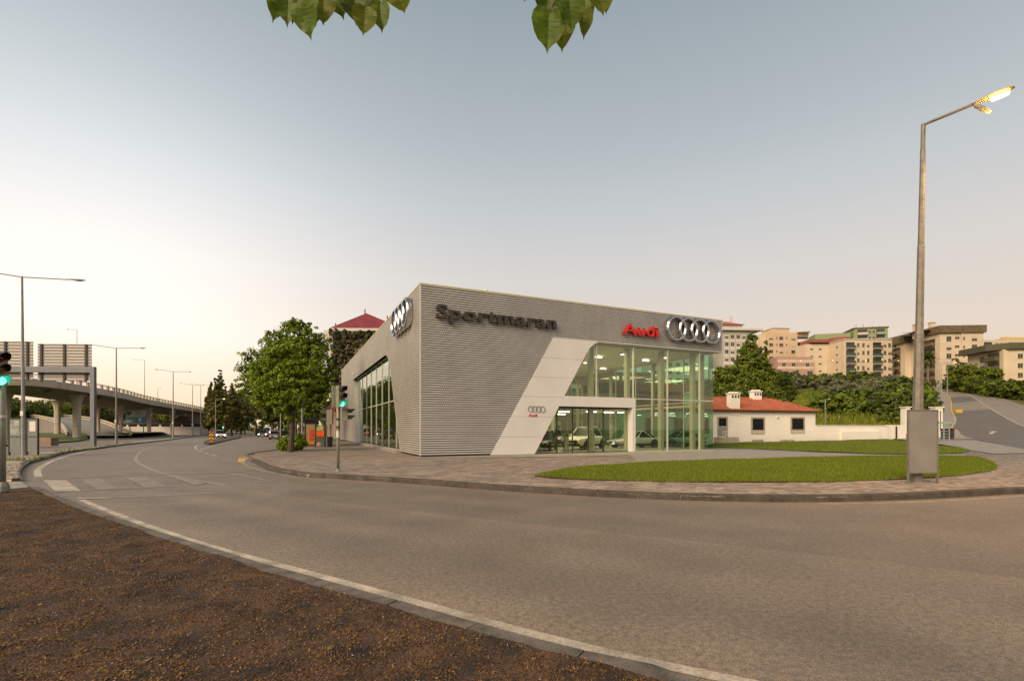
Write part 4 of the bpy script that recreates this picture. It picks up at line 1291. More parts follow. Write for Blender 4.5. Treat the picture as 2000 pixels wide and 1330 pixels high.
# ---------------------------------------------------------------- street lamps
M_GALV = mat('galvanised_steel', (.19, .172, .145), .6, .3, var=.22, scale=6, bump=.15, bscale=30)
M_POLE = mat('pole_steel', (.26, .25, .24), .55, .3, var=.15, scale=3)
M_LAMPON = mat('sodium_bulb', (1, 1, 1), .4, var=0, emit=(1.0, .46, .07), estr=1.8)
M_LAMPONF = mat('sodium_bulb_far', (1, 1, 1), .4, var=0, emit=(1.0, .66, .25), estr=5)
M_LAMPHEAD = mat('lamp_housing', (.42, .38, .32), .5, .1, var=.06)
M_LAMPOFF = mat('lamp_lens', (.55, .55, .52), .25, var=.02)
def lamp_head(root, base, tip, wdt, lit=None, flap=False):
    a, b = Vector(base), Vector(tip)
    d = (b - a).normalized(); L = (b - a).length
    s = d.cross(Vector((0, 0, 1))).normalized(); u = s.cross(d)
    mb = MB()
    pr = [(0, .35, .10), (.12, .55, .16), (.4, .9, .22), (.7, 1, .24), (.92, .8, .17), (1, .35, .06)]
    n = 8
    for t, wv, hv in pr:
        c = a + d * L * t
        for j in range(n):
            an = PI * j / (n - 1)
            mb.v.append(tuple(c + s * math.cos(an) * wdt / 2 * wv + u * (math.sin(an) * hv * wdt * .9)))
    for i in range(len(pr) - 1):
        for j in range(n - 1): mb.f.append((i * n + j, i * n + j + 1, (i + 1) * n + j + 1, (i + 1) * n + j)); mb.m.append(0)
        mb.f.append((i * n, (i + 1) * n, (i + 1) * n + n - 1, i * n + n - 1)); mb.m.append(0)
    mb.f.append(tuple(range(n))); mb.m.append(0); mb.f.append(tuple((len(pr) - 1) * n + j for j in range(n))); mb.m.append(0)
    hd = mb.build('lamp_head', M_LAMPHEAD, root)
    g = MB(); c = a + d * L * .66
    for k, (r, dn) in enumerate(((1, .004), (.92, .05), (.6, .10), (.0, .12))):
        for j in range(14):
            t = 2 * PI * j / 14
            g.v.append(tuple(c + d * math.cos(t) * L * .25 * r + s * math.sin(t) * wdt * .40 * r - u * dn * wdt / .4))
    for k in range(3):
        for j in range(14):
            l = (j + 1) % 14
            g.f.append((k * 14 + j, k * 14 + l, (k + 1) * 14 + l, (k + 1) * 14 + j)); g.m.append(0)
    g.build('lens', lit or M_LAMPOFF, hd)
    if flap:
        f = MB(); c = a + d * L * .08
        dd = (d * .62 - u * .78).normalized(); un = s.cross(dd)
        prf = [(0, .30), (.35, .40), (.7, .38), (1.0, .12)]
        for t, wv in prf:
            for sd_ in (-1, 1): f.v.append(tuple(c + dd * t * .46 + s * sd_ * wdt * wv - u * .03))
            for sd_ in (1, -1): f.v.append(tuple(c + dd * t * .46 + s * sd_ * wdt * wv * .8 - un * .06 - u * .03))
        for i in range(3):
            for j in range(4): f.f.append((i * 4 + j, i * 4 + (j + 1) % 4, (i + 1) * 4 + (j + 1) % 4, (i + 1) * 4 + j)); f.m.append(0)
        f.f.append((0, 1, 2, 3)); f.m.append(0); f.f.append((12, 13, 14, 15)); f.m.append(0)
        f.build('open_cover', M_LAMPHEAD, hd)
    return hd
def post(root, p0, p1, r0, r1, n=8, m=None, cuts=()):
    a, b = Vector(p0), Vector(p1)
    mb = MB(); ts = [0] + list(cuts) + [1]
    pts, rs = [], []
    for i, t in enumerate(ts):
        pts.append(a.lerp(b, t)); rs.append(r0 + (r1 - r0) * t)
        if 0 < i < len(ts) - 1:
            pts.append(a.lerp(b, t + .0015)); rs.append((r0 + (r1 - r0) * t) * .90)
    mb.tube(pts, rs, n)
    return mb.build('pole', m or M_POLE, root)
# the tall lit lamp at the right
bx, by = G(1790, 942)
lampA = thing('street_lamp', 'tall street lamp with a lit orange head and open cover, behind the grey panel', 'street lamp', (bx, by, 0), 0, 'street lamps')
post(lampA, (0, 0, -.05), (.21, 0, 10.75), .160, .060, 8, M_GALV, (.42, .66, .93))
b = MB(); b.lathe([(.20, -.02), (.20, .05), (.18, .06), (.0, .06)], (0, 0, 0), (0, 0, 1), 8); b.build('base', M_GALV, lampA)
j0 = Vector((.21, 0, 10.72)); ad_ = Vector((1.30, -1.42, .16))
b = MB(); b.tube([j0 + Vector((-.03, 0, 0)), j0 + ad_ * .60], .042, 8); b.build('arm', M_GALV, lampA)
lamp_head(lampA, j0 + ad_ * .56, j0 + ad_ * 1.0, .36, M_LAMPON, True)
b = MB(); bc = j0 + ad_ * .85 + Vector((0, 0, -.075)); b.lathe([(0, -.20), (.06, -.17), (.075, 0), (.06, .17), (0, .20)], bc, ad_, 12); b.build('bulb', mat('bulb_core', (1, 1, 1), .4, var=0, emit=(1.0, .80, .42), estr=6), lampA)
l = bpy.data.lights.new('lamp_glow', 'SPOT'); l.energy = 2000; l.color = (1.0, .52, .15); l.spot_size = math.radians(135); l.spot_blend = 1; l.shadow_soft_size = .12
l2 = bpy.data.lights.new('housing_fill', 'POINT'); l2.energy = 75; l2.color = (1.0, .45, .08); l2.shadow_soft_size = .1  # extra light added under the head to turn its housing orange
o2 = bpy.data.objects.new('housing_fill', l2); COL.objects.link(o2); o2.parent = lampA; o2.location = j0 + ad_ * .74 + Vector((0, 0, -.40))
o = bpy.data.objects.new('lamp_glow', l); COL.objects.link(o); o.parent = lampA; o.location = j0 + ad_ * .86 + Vector((0, 0, -.30))
# grey panel in front of it
t = thing('notice_stand', 'blank grey metal panel on two thin legs at the foot of the tall lit lamp', 'panel', (XW(1802, 14.5), 14.5, 0), math.radians(2))
b = MB(); b.box(-.43, .43, -.02, .02, .33, 2.13); b.build('panel', mat('panel_grey', (.23, .215, .195), .55, .2, var=.12, scale=1.6, speck=.08, sscale=60), t)
b = MB(); b.box(-.45, .45, -.035, .035, 2.13, 2.165); b.box(-.45, .45, -.035, .035, .295, .33); b.build('frame', M_GALV, t)
for s in (-1, 1):
    b = MB(); b.box(s * .44 - .018, s * .44 + .018, -.03, .03, .0, 2.13); b.build('leg', M_GALV, t)
# double-armed lamps along the road at the left
def double_lamp(label, px, Y, ztop, a1, a2, z0=0, lean=0):
    r = thing('street_lamp', label, 'street lamp', (XW(px, Y), Y, z0), 0, 'double-armed street lamps along the road')
    h = ztop - z0; rb = .13
    post(r, (0, 0, 0), (lean, 0, h), rb, .055, 8, M_POLE, (.3, .6))
    b = MB(); b.box(-.09, .09, -.135, -.10, h * .22, h * .22 + .3); b.build('sticker', M_WHITE, r)
    for dx, dy, dz in (a1, a2):
        d = Vector((dx, dy, dz)); e = Vector((lean, 0, h - .05))
        b = MB(); b.tube([e, e + d * .72], .035, 6); b.build('arm', M_POLE, r)
        lamp_head(r, e + d * .68, e + Vector((dx, dy, dz * .85)), .30)
    return r
double_lamp('nearest double-armed street lamp, standing in front of the poster boards', 46, 29.6, 10.75, (3.3, .6, -.02), (-3.2, -.6, .42), lean=-.1)
double_lamp('double-armed street lamp just right of the gantry post', 227, 53, 10.3, (2.8, .5, .12), (-2.75, -.5, .38))
double_lamp('double-armed street lamp third along the kerb, two beyond the nearest one', 338, 79, 10.8, (2.7, .4, .05), (-2.7, -.4, .4))
double_lamp('double-armed street lamp fourth along the kerb, third beyond the nearest one', 376, 108, 11.2, (2.3, .4, .1), (-2.6, -.4, .5))
double_lamp('farthest double-armed street lamp, beside the poplars', 392, 128, 13.0, (2.3, .3, .2), (-2.6, -.4, .5))
def single_lamp(label, base, h, arm, rb=.10, lit=None, light=0, group='single street lamps'):
    r = thing('street_lamp', label, 'street lamp', base, 0, group)
    post(r, (0, 0, -.2), (0, 0, h), rb, .05, 8, M_POLE, (.4, .7))
    e = Vector((0, 0, h - .05)); d = Vector(arm)
    b = MB(); b.tube([e, e + d * .72], .035, 6); b.build('arm', M_POLE, r)
    lamp_head(r, e + d * .68, e + d, .34, lit)
    return r

# ---------------------------------------------------------------- traffic lights
M_TLBODY = mat('signal_housing', (.20, .195, .13), .6, var=.2, scale=6)
M_TLBLK = mat('signal_visor', (.022, .018, .015), .5, var=.1)
M_TLRED = mat('signal_red_off', (.10, .015, .01), .3, var=0)
M_TLAMB = mat('signal_amber_off', (.16, .08, .02), .3, var=0)
M_TLGRN = mat('signal_green_on', (.1, 1, .6), .3, var=0, emit=(.10, .95, .58), estr=3.5)
M_TLGRNV = mat('signal_visor_lit_green', (.01, .22, .14), .4, var=0)  # green glow of the lit lens put into the visor colour
M_TLPOLE = mat('signal_pole', (.25, .25, .20), .55, .2, var=.2, scale=5)
def signal(root, z0, face, n=3, size=.27, on=0, off=(0, 0)):
    """head with n lamps stacked from z0 upward; face = angle of the direction the lamps point to"""
    f = Vector((math.cos(face), math.sin(face), 0)); s = Vector((-f.y, f.x, 0)); u = Vector((0, 0, 1))
    c0 = Vector((off[0], off[1], 0)) + f * .17
    hd = MB(); hd.obox(c0 + u * (z0 + n * size / 2), f, s, u, .10, size * .47, n * size / 2)
    h = hd.build('signal_head', M_TLBODY, root)
    mats = [M_TLGRN if on == 0 else M_TLRED, M_TLAMB, M_TLRED]
    for k in range(n):
        c = c0 + f * .10 + u * (z0 + (k + .5) * size)
        g = MB(); g.lathe([(size * .38, 0), (size * .30, .03), (size * .15, .045), (0, .05)], c, f, 16)
        g.build('lens', mats[k] if on == 0 else M_TLRED, h, smooth=True)
        v = MB(); r = size * .43; m_ = 12
        for t in range(m_ + 1):
            an = math.radians(-25) + math.radians(230) * t / m_
            q = s * math.cos(an) * r + u * math.sin(an) * r
            ln = .30 * (.55 + .45 * max(0, math.sin(an)))
            v.v += [tuple(c + q), tuple(c + q + f * ln)]
            v.v += [tuple(c + q * .95), tuple(c + q * .95 + f * ln)]
        for t in range(m_):
            a = t * 4
            v.f += [(a, a + 1, a + 5, a + 4), (a + 2, a + 6, a + 7, a + 3), (a + 1, a + 3, a + 7, a + 5)]; v.m += [0, 0, 0]
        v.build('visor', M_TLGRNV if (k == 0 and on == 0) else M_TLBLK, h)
    return h
bx, by = G(660, 921)
tl = thing('traffic_light', 'traffic light showing green on the corner of the pavement by the showroom', 'traffic light', (bx, by, 0), 0, 'traffic lights')
b = MB(); b.tube([(0, 0, 0), (0, 0, 3.22)], .058, 10); b.build('pole', M_TLPOLE, tl, smooth=True)
b = MB(); b.lathe([(.13, 0), (.13, .03), (.075, .05), (.06, .10)], (0, 0, 0), (0, 0, 1), 12); b.build('base', M_TLPOLE, tl)
b = MB(); b.lathe([(.060, 1.28), (.060, 1.52)], (0, 0, 0), (0, 0, 1), 12); b.build('sticker', M_WHITE, tl, smooth=True)
b = MB(); b.lathe([(.062, 1.92), (.062, 2.0)], (0, 0, 0), (0, 0, 1), 12); b.lathe([(.062, 1.62), (.062, 1.70)], (0, 0, 0), (0, 0, 1), 12); b.build('sticker', M_DARKM, tl, smooth=True)
signal(tl, 2.40, math.radians(-40), 3, .27)
signal(tl, 2.42, math.radians(118), 3, .27, on=9, off=(-.10, .10))
signal(tl, 1.78, math.radians(188), 2, .27, on=9, off=(-.12, 0))
signal(tl, 1.90, math.radians(20), 2, .24, on=9, off=(.05, .10))
bx, by = G(3, 956)
tl2 = thing('traffic_light', 'traffic light showing green cut off by the left edge beside the poster boards', 'traffic light', (bx, by, -.06), 0, 'traffic lights')
b = MB(); b.tube([(0, 0, 0), (0, 0, 3.6)], .085, 10); b.build('pole', M_TLPOLE, tl2, smooth=True)
b = MB(); b.lathe([(.16, 0), (.16, .14), (.13, .22), (.10, .26)], (0, 0, 0), (0, 0, 1), 12); b.build('base', M_TLPOLE, tl2)
b = MB(); b.lathe([(.088, 1.95), (.088, 2.03)], (0, 0, 0), (0, 0, 1), 12); b.build('sticker', M_WHITE, tl2, smooth=True)
signal(tl2, 2.78, math.radians(-20), 3, .30, off=(-.20, .02))

# ---------------------------------------------------------------- gantry with two sign backs
GY0 = 45.0
gt = thing('sign_gantry', 'grey steel gantry over the road carrying the backs of two large signs', 'gantry', (XW(182, GY0), GY0, 0), math.radians(3))
M_GANT = mat('gantry_steel', (.15, .16, .18), .5, .3, var=.08)
b = MB(); b.box(-.18, .18, -.15, .15, 0, 7.25); b.build('post', M_GANT, gt)
b = MB(); b.box(-.18, .18, -.15, .15, 0, 7.25); o = b.build('post', M_GANT, gt); o.location = (-13, 0, 0)
b = MB(); b.box(-12.82, -.182, -.14, .14, 6.72, 7.24); b.build('beam', M_GANT, gt)
M_SIGNB = mat('sign_back', (.46, .43, .41), .55, .15, var=.05)
M_SIGNR = mat('sign_rib', (.20, .185, .175), .6, .2, var=.05)
for x0, x1, z0, z1, l in ((-5.08, -.38, 6.0, 9.35, 'right'), (-10.2, -5.5, 6.05, 9.55, 'left')):
    b = MB(); b.box(x0, x1, .30, .33, z0, z1); sb = b.build('sign_board', M_SIGNB, gt)
    n = 13
    rm = MB(); rm.box(x0 + .002, x1 - .002, .25, .30, 0, .075)
    rib0 = None
    for k in range(n):
        z = z0 + .02 + k * (z1 - z0 - .1) / (n - 1)
        if rib0 is None: rib0 = rm.build('rib', M_SIGNR, sb); rib0.location = (0, 0, z)
        else:
            c = rib0.copy(); COL.objects.link(c); c.location = (0, 0, z)
    for x in (x0 + .35, (x0 + x1) / 2, x1 - .45):
        b = MB(); b.box(x - .09, x + .09, .18, .249, z0 - .12, z1); b.build('upright', M_DARKM, sb)

# ---------------------------------------------------------------- poster boards behind the nearest lamp
M_BOARD = mat('board_steel', (.16, .18, .175), .5, .2, var=.1)
for pxa, pxb, l in ((17, 43, 'grey poster board with torn paper left of the lamp pole'), (52, 75, 'grey poster board with one white sheet right of the lamp pole')):
    Y = 30.4
    x0, x1 = XW(pxa, Y), XW(pxb, Y)
    r = thing('poster_board', l, 'poster board', ((x0 + x1) / 2, Y, 0), math.radians(-4), 'poster boards on the verge')
    hw = (x1 - x0) / 2
    b = MB(); b.box(-hw, hw, -.02, .02, .18, 2.2); b.build('board', M_BOARD, r)
    b = MB(); b.box(-hw, hw, -.045, .045, 2.2, 2.26); b.box(-hw, hw, -.045, -.021, 1.10, 1.14); b.build('rail', M_DARKM, r)
    for s in (-1, 1):
        b = MB(); b.box(s * hw - .025, s * hw + .025, -.05, .05, -.03, 2.2); b.build('leg', M_DARKM, r)
    b = MB()
    if pxa < 30:
        b.plate([(-hw + .08, 1.25), (hw - .15, 1.22), (hw - .12, 2.1), (-hw + .2, 2.15), (-hw + .06, 1.8)], -.028, -.022, 'y'); b.build('torn_poster', mat('torn_paper', (.30, .32, .31), .8, var=.5, scale=4, col2=(.42, .44, .42)), r)
    else:
        b.plate([(-.18, 1.45), (.22, 1.45), (.22, 2.06), (-.18, 2.06)], -.028, -.022, 'y'); b.build('poster', mat('paper_white', (.62, .6, .57), .8, var=.05), r)
# reddish concrete block on the grass behind
b = MB(); b.box(-.95, .95, -.4, .4, 0, .75)
o = b.build('concrete_block', mat('red_block', (.24, .155, .12), .85, var=.2, scale=2), None, (XW(87, 46), 46, .02)); tag(o, 'low reddish concrete block on the grass under the viaduct', 'block')

# ---------------------------------------------------------------- viaduct
M_CONC = mat('viaduct_concrete', (.46, .40, .32), .8, var=.14, scale=.35, bump=.15, bscale=12, speck=.08, sscale=9)
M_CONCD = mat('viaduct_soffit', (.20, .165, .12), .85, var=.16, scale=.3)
VIA = [(-90, 65, 8.4), (20, 68, 8.66), (87, 71.5, 8.75), (173, 81, 8.58), (240, 92, 8.32), (283, 104, 8.0), (330, 119, 7.75), (391, 145, 7.45), (432, 176, 7.1), (462, 225, 6.5)]
vp = [(XW(a, b), b, c) for a, b, c in VIA]
vs = spline(vp, 1.0)
via = thing('road_viaduct', 'curved concrete viaduct on round-headed piers with a post-and-rail parapet', 'viaduct', (vs[0][0], vs[0][1], 0))
OX, OY = vs[0][0], vs[0][1]
VW = 11.5
o0 = offset(vs, 0); o1 = offset(vs, VW)
def vloc(p, z): return (p[0] - OX, p[1] - OY, z)
mb = MB()
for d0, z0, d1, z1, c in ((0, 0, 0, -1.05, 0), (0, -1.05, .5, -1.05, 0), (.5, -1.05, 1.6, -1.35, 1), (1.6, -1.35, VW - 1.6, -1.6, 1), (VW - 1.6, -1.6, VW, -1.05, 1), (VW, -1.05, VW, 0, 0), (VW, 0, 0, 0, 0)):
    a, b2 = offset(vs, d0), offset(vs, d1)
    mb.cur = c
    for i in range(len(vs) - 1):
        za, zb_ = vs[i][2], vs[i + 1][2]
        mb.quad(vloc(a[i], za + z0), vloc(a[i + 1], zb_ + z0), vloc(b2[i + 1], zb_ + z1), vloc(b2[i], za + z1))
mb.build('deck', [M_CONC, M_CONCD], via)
Lc = [0]
for a, b2 in zip(vs, vs[1:]): Lc.append(Lc[-1] + (Vector(b2) - Vector(a)).length)
def vat(s):
    for i in range(len(Lc) - 1):
        if Lc[i + 1] >= s:
            t = (s - Lc[i]) / (Lc[i + 1] - Lc[i]); p = Vector(vs[i]).lerp(Vector(vs[i + 1]), t); d = (Vector(vs[i + 1]) - Vector(vs[i])); d.z = 0; d.normalize()
            return p, d, Vector((-d.y, d.x, 0))
    p, d = Vector(vs[-1]), (Vector(vs[-1]) - Vector(vs[-2])); d.z = 0; d.normalize()
    return p, d, Vector((-d.y, d.x, 0))
pm_ = MB(); pm_.box(-.26, .26, -.13, .13, 0, .58)
pmesh = pm_.build('rail_post', M_CONC, via); first = True
for side in (.16, VW - .16):
    s = 1.0
    while s < Lc[-1] - 2:
        p, d, nrm = vat(s)
        o = pmesh if first else pmesh.copy()
        if not first: COL.objects.link(o)
        first = False
        q = p + nrm * side
        o.location = (q.x - OX, q.y - OY, p.z); o.rotation_euler = (0, 0, math.atan2(d.y, d.x))
        s += 2.0
    for z in (.60, .30):
        mb = MB()
        mb.tube([vloc((p + nrm * (side - .02)), p.z + z + .04) for p, d, nrm in [vat(s) for s in np.arange(.5, Lc[-1] - 1, 3)]], .085 if z > .5 else .04, 6)
        mb.build('rail', M_CONC, via)
# deck joints on the fascia
for s in np.arange(12, Lc[-1], 14):
    p, d, nrm = vat(s)
    b = MB(); q = p - nrm * .012
    b.obox(vloc(q, p.z - .5), d, nrm, (0, 0, 1), .02, .01, .5); b.build('joint', M_DARKM, via)
def pier(px, Y, wx, dbl=False):
    x = XW(px, Y)
    best = min(range(len(vs)), key=lambda i: (vs[i][0] - x) ** 2 + (vs[i][1] - Y) ** 2)
    p, d, nrm = vat(Lc[best]); zt = vs[best][2] - 1.30
    zg = 0 if Y < 80 else bank_z(x, Y) if Y < 120 else 0.3
    mb = MB()
    prof_ = [(1, zg - .3), (1, zt - 2.0), (1.15, zt - 1.5), (1.45, zt - .95), (2.0, zt - .45), (2.8, zt - .12), (3.6, zt + .05)]
    for a, b2 in (((0, 1),) if not dbl else ((-.52, .5), (.52, .5))) if True else ():
        base = []
        for k, z in prof_:
            rr = []
            for j in range(16):
                t = 2 * PI * (j + .5) / 16
                ct, st_ = math.cos(t), math.sin(t)
                e = 3.5
                cx = math.copysign(abs(ct) ** (2 / e), ct); cy = math.copysign(abs(st_) ** (2 / e), st_)
                f = wx * k * (.5 if not dbl else .5)
                c = Vector((x - OX, Y - OY, 0)) + d * a * wx
                wfac = (1 if not dbl else .5)
                q = c + d * cx * (wx * .5 * (1 + (k - 1) * .75) * (wfac if k == 1 else (wfac + (1 - wfac) * min(1, (k - 1))))) + nrm * cy * (wx * .48 * (1 + (k - 1) * .62))
                rr.append((q.x, q.y, z))
            base.append(rr)
        i0 = len(mb.v)
        for r_ in base: mb.v += r_
        for i in range(len(base) - 1):
            for j in range(16):
                l = (j + 1) % 16
                mb.f.append((i0 + i * 16 + j, i0 + i * 16 + l, i0 + (i + 1) * 16 + l, i0 + (i + 1) * 16 + j)); mb.m.append(0)
        if not dbl: break
    mb.build('pier', M_CONC, via, smooth=False)
    mb = MB()
    mb.obox((x - OX, Y - OY, zg + 1.9), d, nrm, (0, 0, 1), wx * .5 * (1.02 if not dbl else 1.02), wx * .49, .015)
    mb.build('joint', M_DARKM, via)
pier(12, 76, .95); pier(150, 82, 1.0); pier(112, 93, .9); pier(191, 101, .72); pier(236, 104, .76); pier(291, 113, .76); pier(336, 126, .72); pier(359, 138, .76)
pier(384, 155, .85); pier(405, 178, .9); pier(420, 186, .9); pier(437, 205, .9)
for px, Y, z in ((69, 72.0, 7.2), (173, 84, 7.0), (160, 80.6, 7.25)):
    b = MB(); b.obox((XW(px, Y) - OX, Y + 2 - OY, z), (1, 0, 0), (0, 1, 0), (0, 0, 1), .5, .2, .14); b.build('deck_lamp', M_DARKM, via)
# single lamps on the deck
for px, s_, h, ax, l in ((148, 17, 12.6, -2.2, 'single lamp on the viaduct deck rising behind the right sign board'), (281, 47, 9.0, -3.2, 'single lamp on the viaduct deck between the second and third double-armed lamps'),
                         (307, 95, 5.6, .8, 'short single lamp far along the viaduct deck')):
    best = min(np.arange(2, Lc[-1] - 2, 1.0), key=lambda q: abs((vat(q)[0] + vat(q)[2] * 9.5).x / (vat(q)[0] + vat(q)[2] * 9.5).y * FP + 1000 - px))
    p, d, nrm = vat(best); q = p + nrm * 9.5
    single_lamp(l, (q.x, q.y, p.z), h if px != 281 else 12.0, (ax, .2, .25), .11)
# access ramp behind
RAMP = [(196, 90, .35), (186, 100, 1.0), (170, 114, 2.2), (146, 130, 3.6), (105, 148, 5.0), (40, 168, 6.3), (-60, 190, 7.4)]
rp = spline([(XW(a, b), b, c) for a, b, c in RAMP], 1.5)
rmp = thing('access_ramp', 'pale concrete ramp with low white barriers curving up behind the viaduct', 'ramp', (0, 0, 0))
mb = MB()
l0, l1 = offset(rp, 4.5), offset(rp, -4.5)
for i in range(len(rp) - 1):
    za, zb_ = rp[i][2], rp[i + 1][2]
    mb.quad((*l0[i], za), (*l0[i + 1], zb_), (*l1[i + 1], zb_), (*l1[i], za))
    mb.quad((*l0[i], za), (*l0[i], -.3), (*l0[i + 1], -.3), (*l0[i + 1], zb_)); mb.quad((*l1[i], za), (*l1[i + 1], zb_), (*l1[i + 1], -.3), (*l1[i], -.3))
mb.build('roadway', mat('ramp_road', (.20, .18, .155), .8, var=.1, scale=.4), rmp)
for d in (4.5, -4.5):
    e0, e1 = offset(rp, d - .12), offset(rp, d + .12)
    for z0, z1 in ((.55, .80), (0, .22)):
        mb = MB()
        for i in range(len(rp) - 1):
            za, zb_ = rp[i][2], rp[i + 1][2]
            mb.quad((*e0[i], za + z0), (*e0[i + 1], zb_ + z0), (*e0[i + 1], zb_ + z1), (*e0[i], za + z1)); mb.quad((*e0[i], za + z1), (*e0[i + 1], zb_ + z1), (*e1[i + 1], zb_ + z1), (*e1[i], za + z1))
            mb.quad((*e1[i], za + z1), (*e1[i + 1], zb_ + z1), (*e1[i + 1], zb_ + z0), (*e1[i], za + z0))
        mb.build('barrier', M_CONC, rmp)
    pst = None
    for i in range(0, len(rp) - 1, 2):
        q = (e0[i][0] + e1[i][0]) / 2, (e0[i][1] + e1[i][1]) / 2
        if pst is None:
            m_ = MB(); m_.box(-.12, .12, -.10, .10, .22, .549); pst = m_.build('rail_post', M_CONC, rmp); o = pst
        else:
            o = pst.copy(); COL.objects.link(o)
        o.location = (q[0], q[1], rp[i][2]); o.rotation_euler = (0, 0, 1.1)
# low white building with a dark strip of openings
wbY = 135
wbl = thing('low_building', 'long low white building with a dark strip of openings under the viaduct', 'building', (XW(196, wbY), wbY, .2), math.radians(3))
Lw = XW(385, wbY) - XW(196, wbY)
b = MB(); b.box(0, Lw, 0, 8, -.3, 2.0); b.box(0, Lw, .25, 8, 2.0, 2.7); b.build('wall', mat('white_wall_far', (.55, .50, .45), .8, var=.08), wbl)
b = MB(); b.box(.3, Lw, .15, .249, 2.02, 2.6); b.build('opening', M_BACK, wbl)
for k in range(10):
    b = MB(); b.box(1 + k * 2.9, 1.5 + k * 2.9, .02, .148, 2.0, 2.64); b.build('pillar', M_WHITE, wbl)
b = MB(); b.plate([(-.4, 2.7), (Lw, 2.7), (Lw, 2.9), (-.4, 2.9)], -.3, 8.3, 'y'); b.build('roof', mat('dark_roof', (.09, .065, .05), .85), wbl)
for k, x in enumerate((4.5, 17.5)):
    b = MB(); b.plate([(x, 2.9), (x + 7, 2.9), (x + 4.2, 4.9), (x + 2.6, 5.0)], 1, 8, 'y'); b.build('roof_gable', mat('dark_roof', (.09, .065, .05), .85), wbl)
# billboard
bY = 106
x0, x1 = XW(245, bY), XW(284.5, bY)
bb_ = thing('billboard', 'blue and white advertising billboard with a dark teal heart, standing under the viaduct', 'billboard', (x0, bY, 0), 0)
z0, z1 = ZW(827, bY), ZW(801, bY); W_ = x1 - x0
b = MB(); b.box(0, W_, 0, .25, z0, z1); b.build('board', M_GANT, bb_)
for name, x, y, xx, yy, c in (('poster', .08, .48, .97, .97, (.50, .52, .50)), ('poster', .03, .04, .97, .46, (.05, .25, .38)), ('poster', .36, .06, .50, .46, (.22, .34, .06)), ('poster', .04, .07, .34, .24, (.45, .47, .46))):
    b = MB(); e = .006 if y > .4 or x == .03 else .012
    b.box(W_ * x, W_ * xx, -e, -.0005, z0 + (z1 - z0) * y, z0 + (z1 - z0) * yy); b.build(name, mat('poster_%d_%d' % (c[0] * 100, c[1] * 100), c, .6, var=.06), bb_)
b = MB(); cx, cz, s = W_ * .17, z0 + (z1 - z0) * .74, .62
b.plate([(cx + s * 16 * math.sin(t) ** 3 / 17, cz + s * (13 * math.cos(t) - 5 * math.cos(2 * t) - 2 * math.cos(3 * t) - math.cos(4 * t)) / 17) for t in np.linspace(0, 2 * PI, 22)[:-1]], -.014, -.007, 'y')
b.build('heart', mat('heart_teal', (.015, .13, .13), .6), bb_)
b = MB()
for k, (a, c2) in enumerate(((.45, .88), (.48, .90))):
    for j in range(9):
        xx = W_ * (a + (c2 - a) * j / 9); b.box(xx, xx + W_ * .035, -.012, -.0065, z0 + (z1 - z0) * (.80 - .18 * k), z0 + (z1 - z0) * (.87 - .18 * k))
b.build('lettering', mat('print_grey', (.10, .13, .13), .6), bb_)
b = MB(); b.plate([(W_ * .66, z0 + (z1 - z0) * .14), (W_ * .76, z0 + (z1 - z0) * .14), (W_ * .80, z0 + (z1 - z0) * .40), (W_ * .62, z0 + (z1 - z0) * .40)], -.012, -.007, 'y'); b.build('cup_print', mat('print_pale', (.55, .6, .6), .6), bb_)
for x in (W_ * .2, W_ * .87):
    b = MB(); b.box(x - .06, x + .06, .05, .2, 0, z0); b.build('leg', M_GANT, bb_)

# ---------------------------------------------------------------- chevron posts on the islands
M_CHY, M_CHB = mat('chevron_orange', (.62, .27, .015), .5, var=.08), mat('chevron_black', (.018, .016, .014), .5, var=.05)
def chevron(px, Y, hh, wd, label, n=3):
    r = thing('chevron_post', label, 'road marker', (XW(px, Y), Y, .01), 0, 'chevron markers on the traffic islands')
    b = MB(); b.box(-.05, .05, -.03, .03, 0, .16); b.build('foot', M_DARKM, r)
    b = MB(); b.box(-wd / 2, wd / 2, -.05, .05, .16, hh); b.build('board', M_CHY, r)
    ph = (hh - .16) / n
    for k in range(n):
        z = .18 + k * ph
        c = [(-wd / 2 + .01, z), (0, z + ph * .42), (wd / 2 - .01, z), (wd / 2 - .01, z + ph * .45), (0, z + ph * .88), (-wd / 2 + .01, z + ph * .45)]
        c = [(a, min(b_, hh - .01)) for a, b_ in c]
        b = MB(); b.plate(c, -.058, -.051, 'y'); b.build('chevron', M_CHB, r)
    b = MB(); b.lathe([(0, 0), (.14, 0), (.15, .06), (.1, .2), (0, .24)], (0, 0, hh), (0, 0, 1), 12); b.build('beacon', mat('beacon_red', (.06, .012, .02), .4), r)
    return r
chevron(413, 54.5, 1.33, .52, 'orange and black chevron marker on the nose of the near traffic island')
chevron(498.5, 185, 2.9, .9, 'distant orange and black chevron marker on the far traffic island')

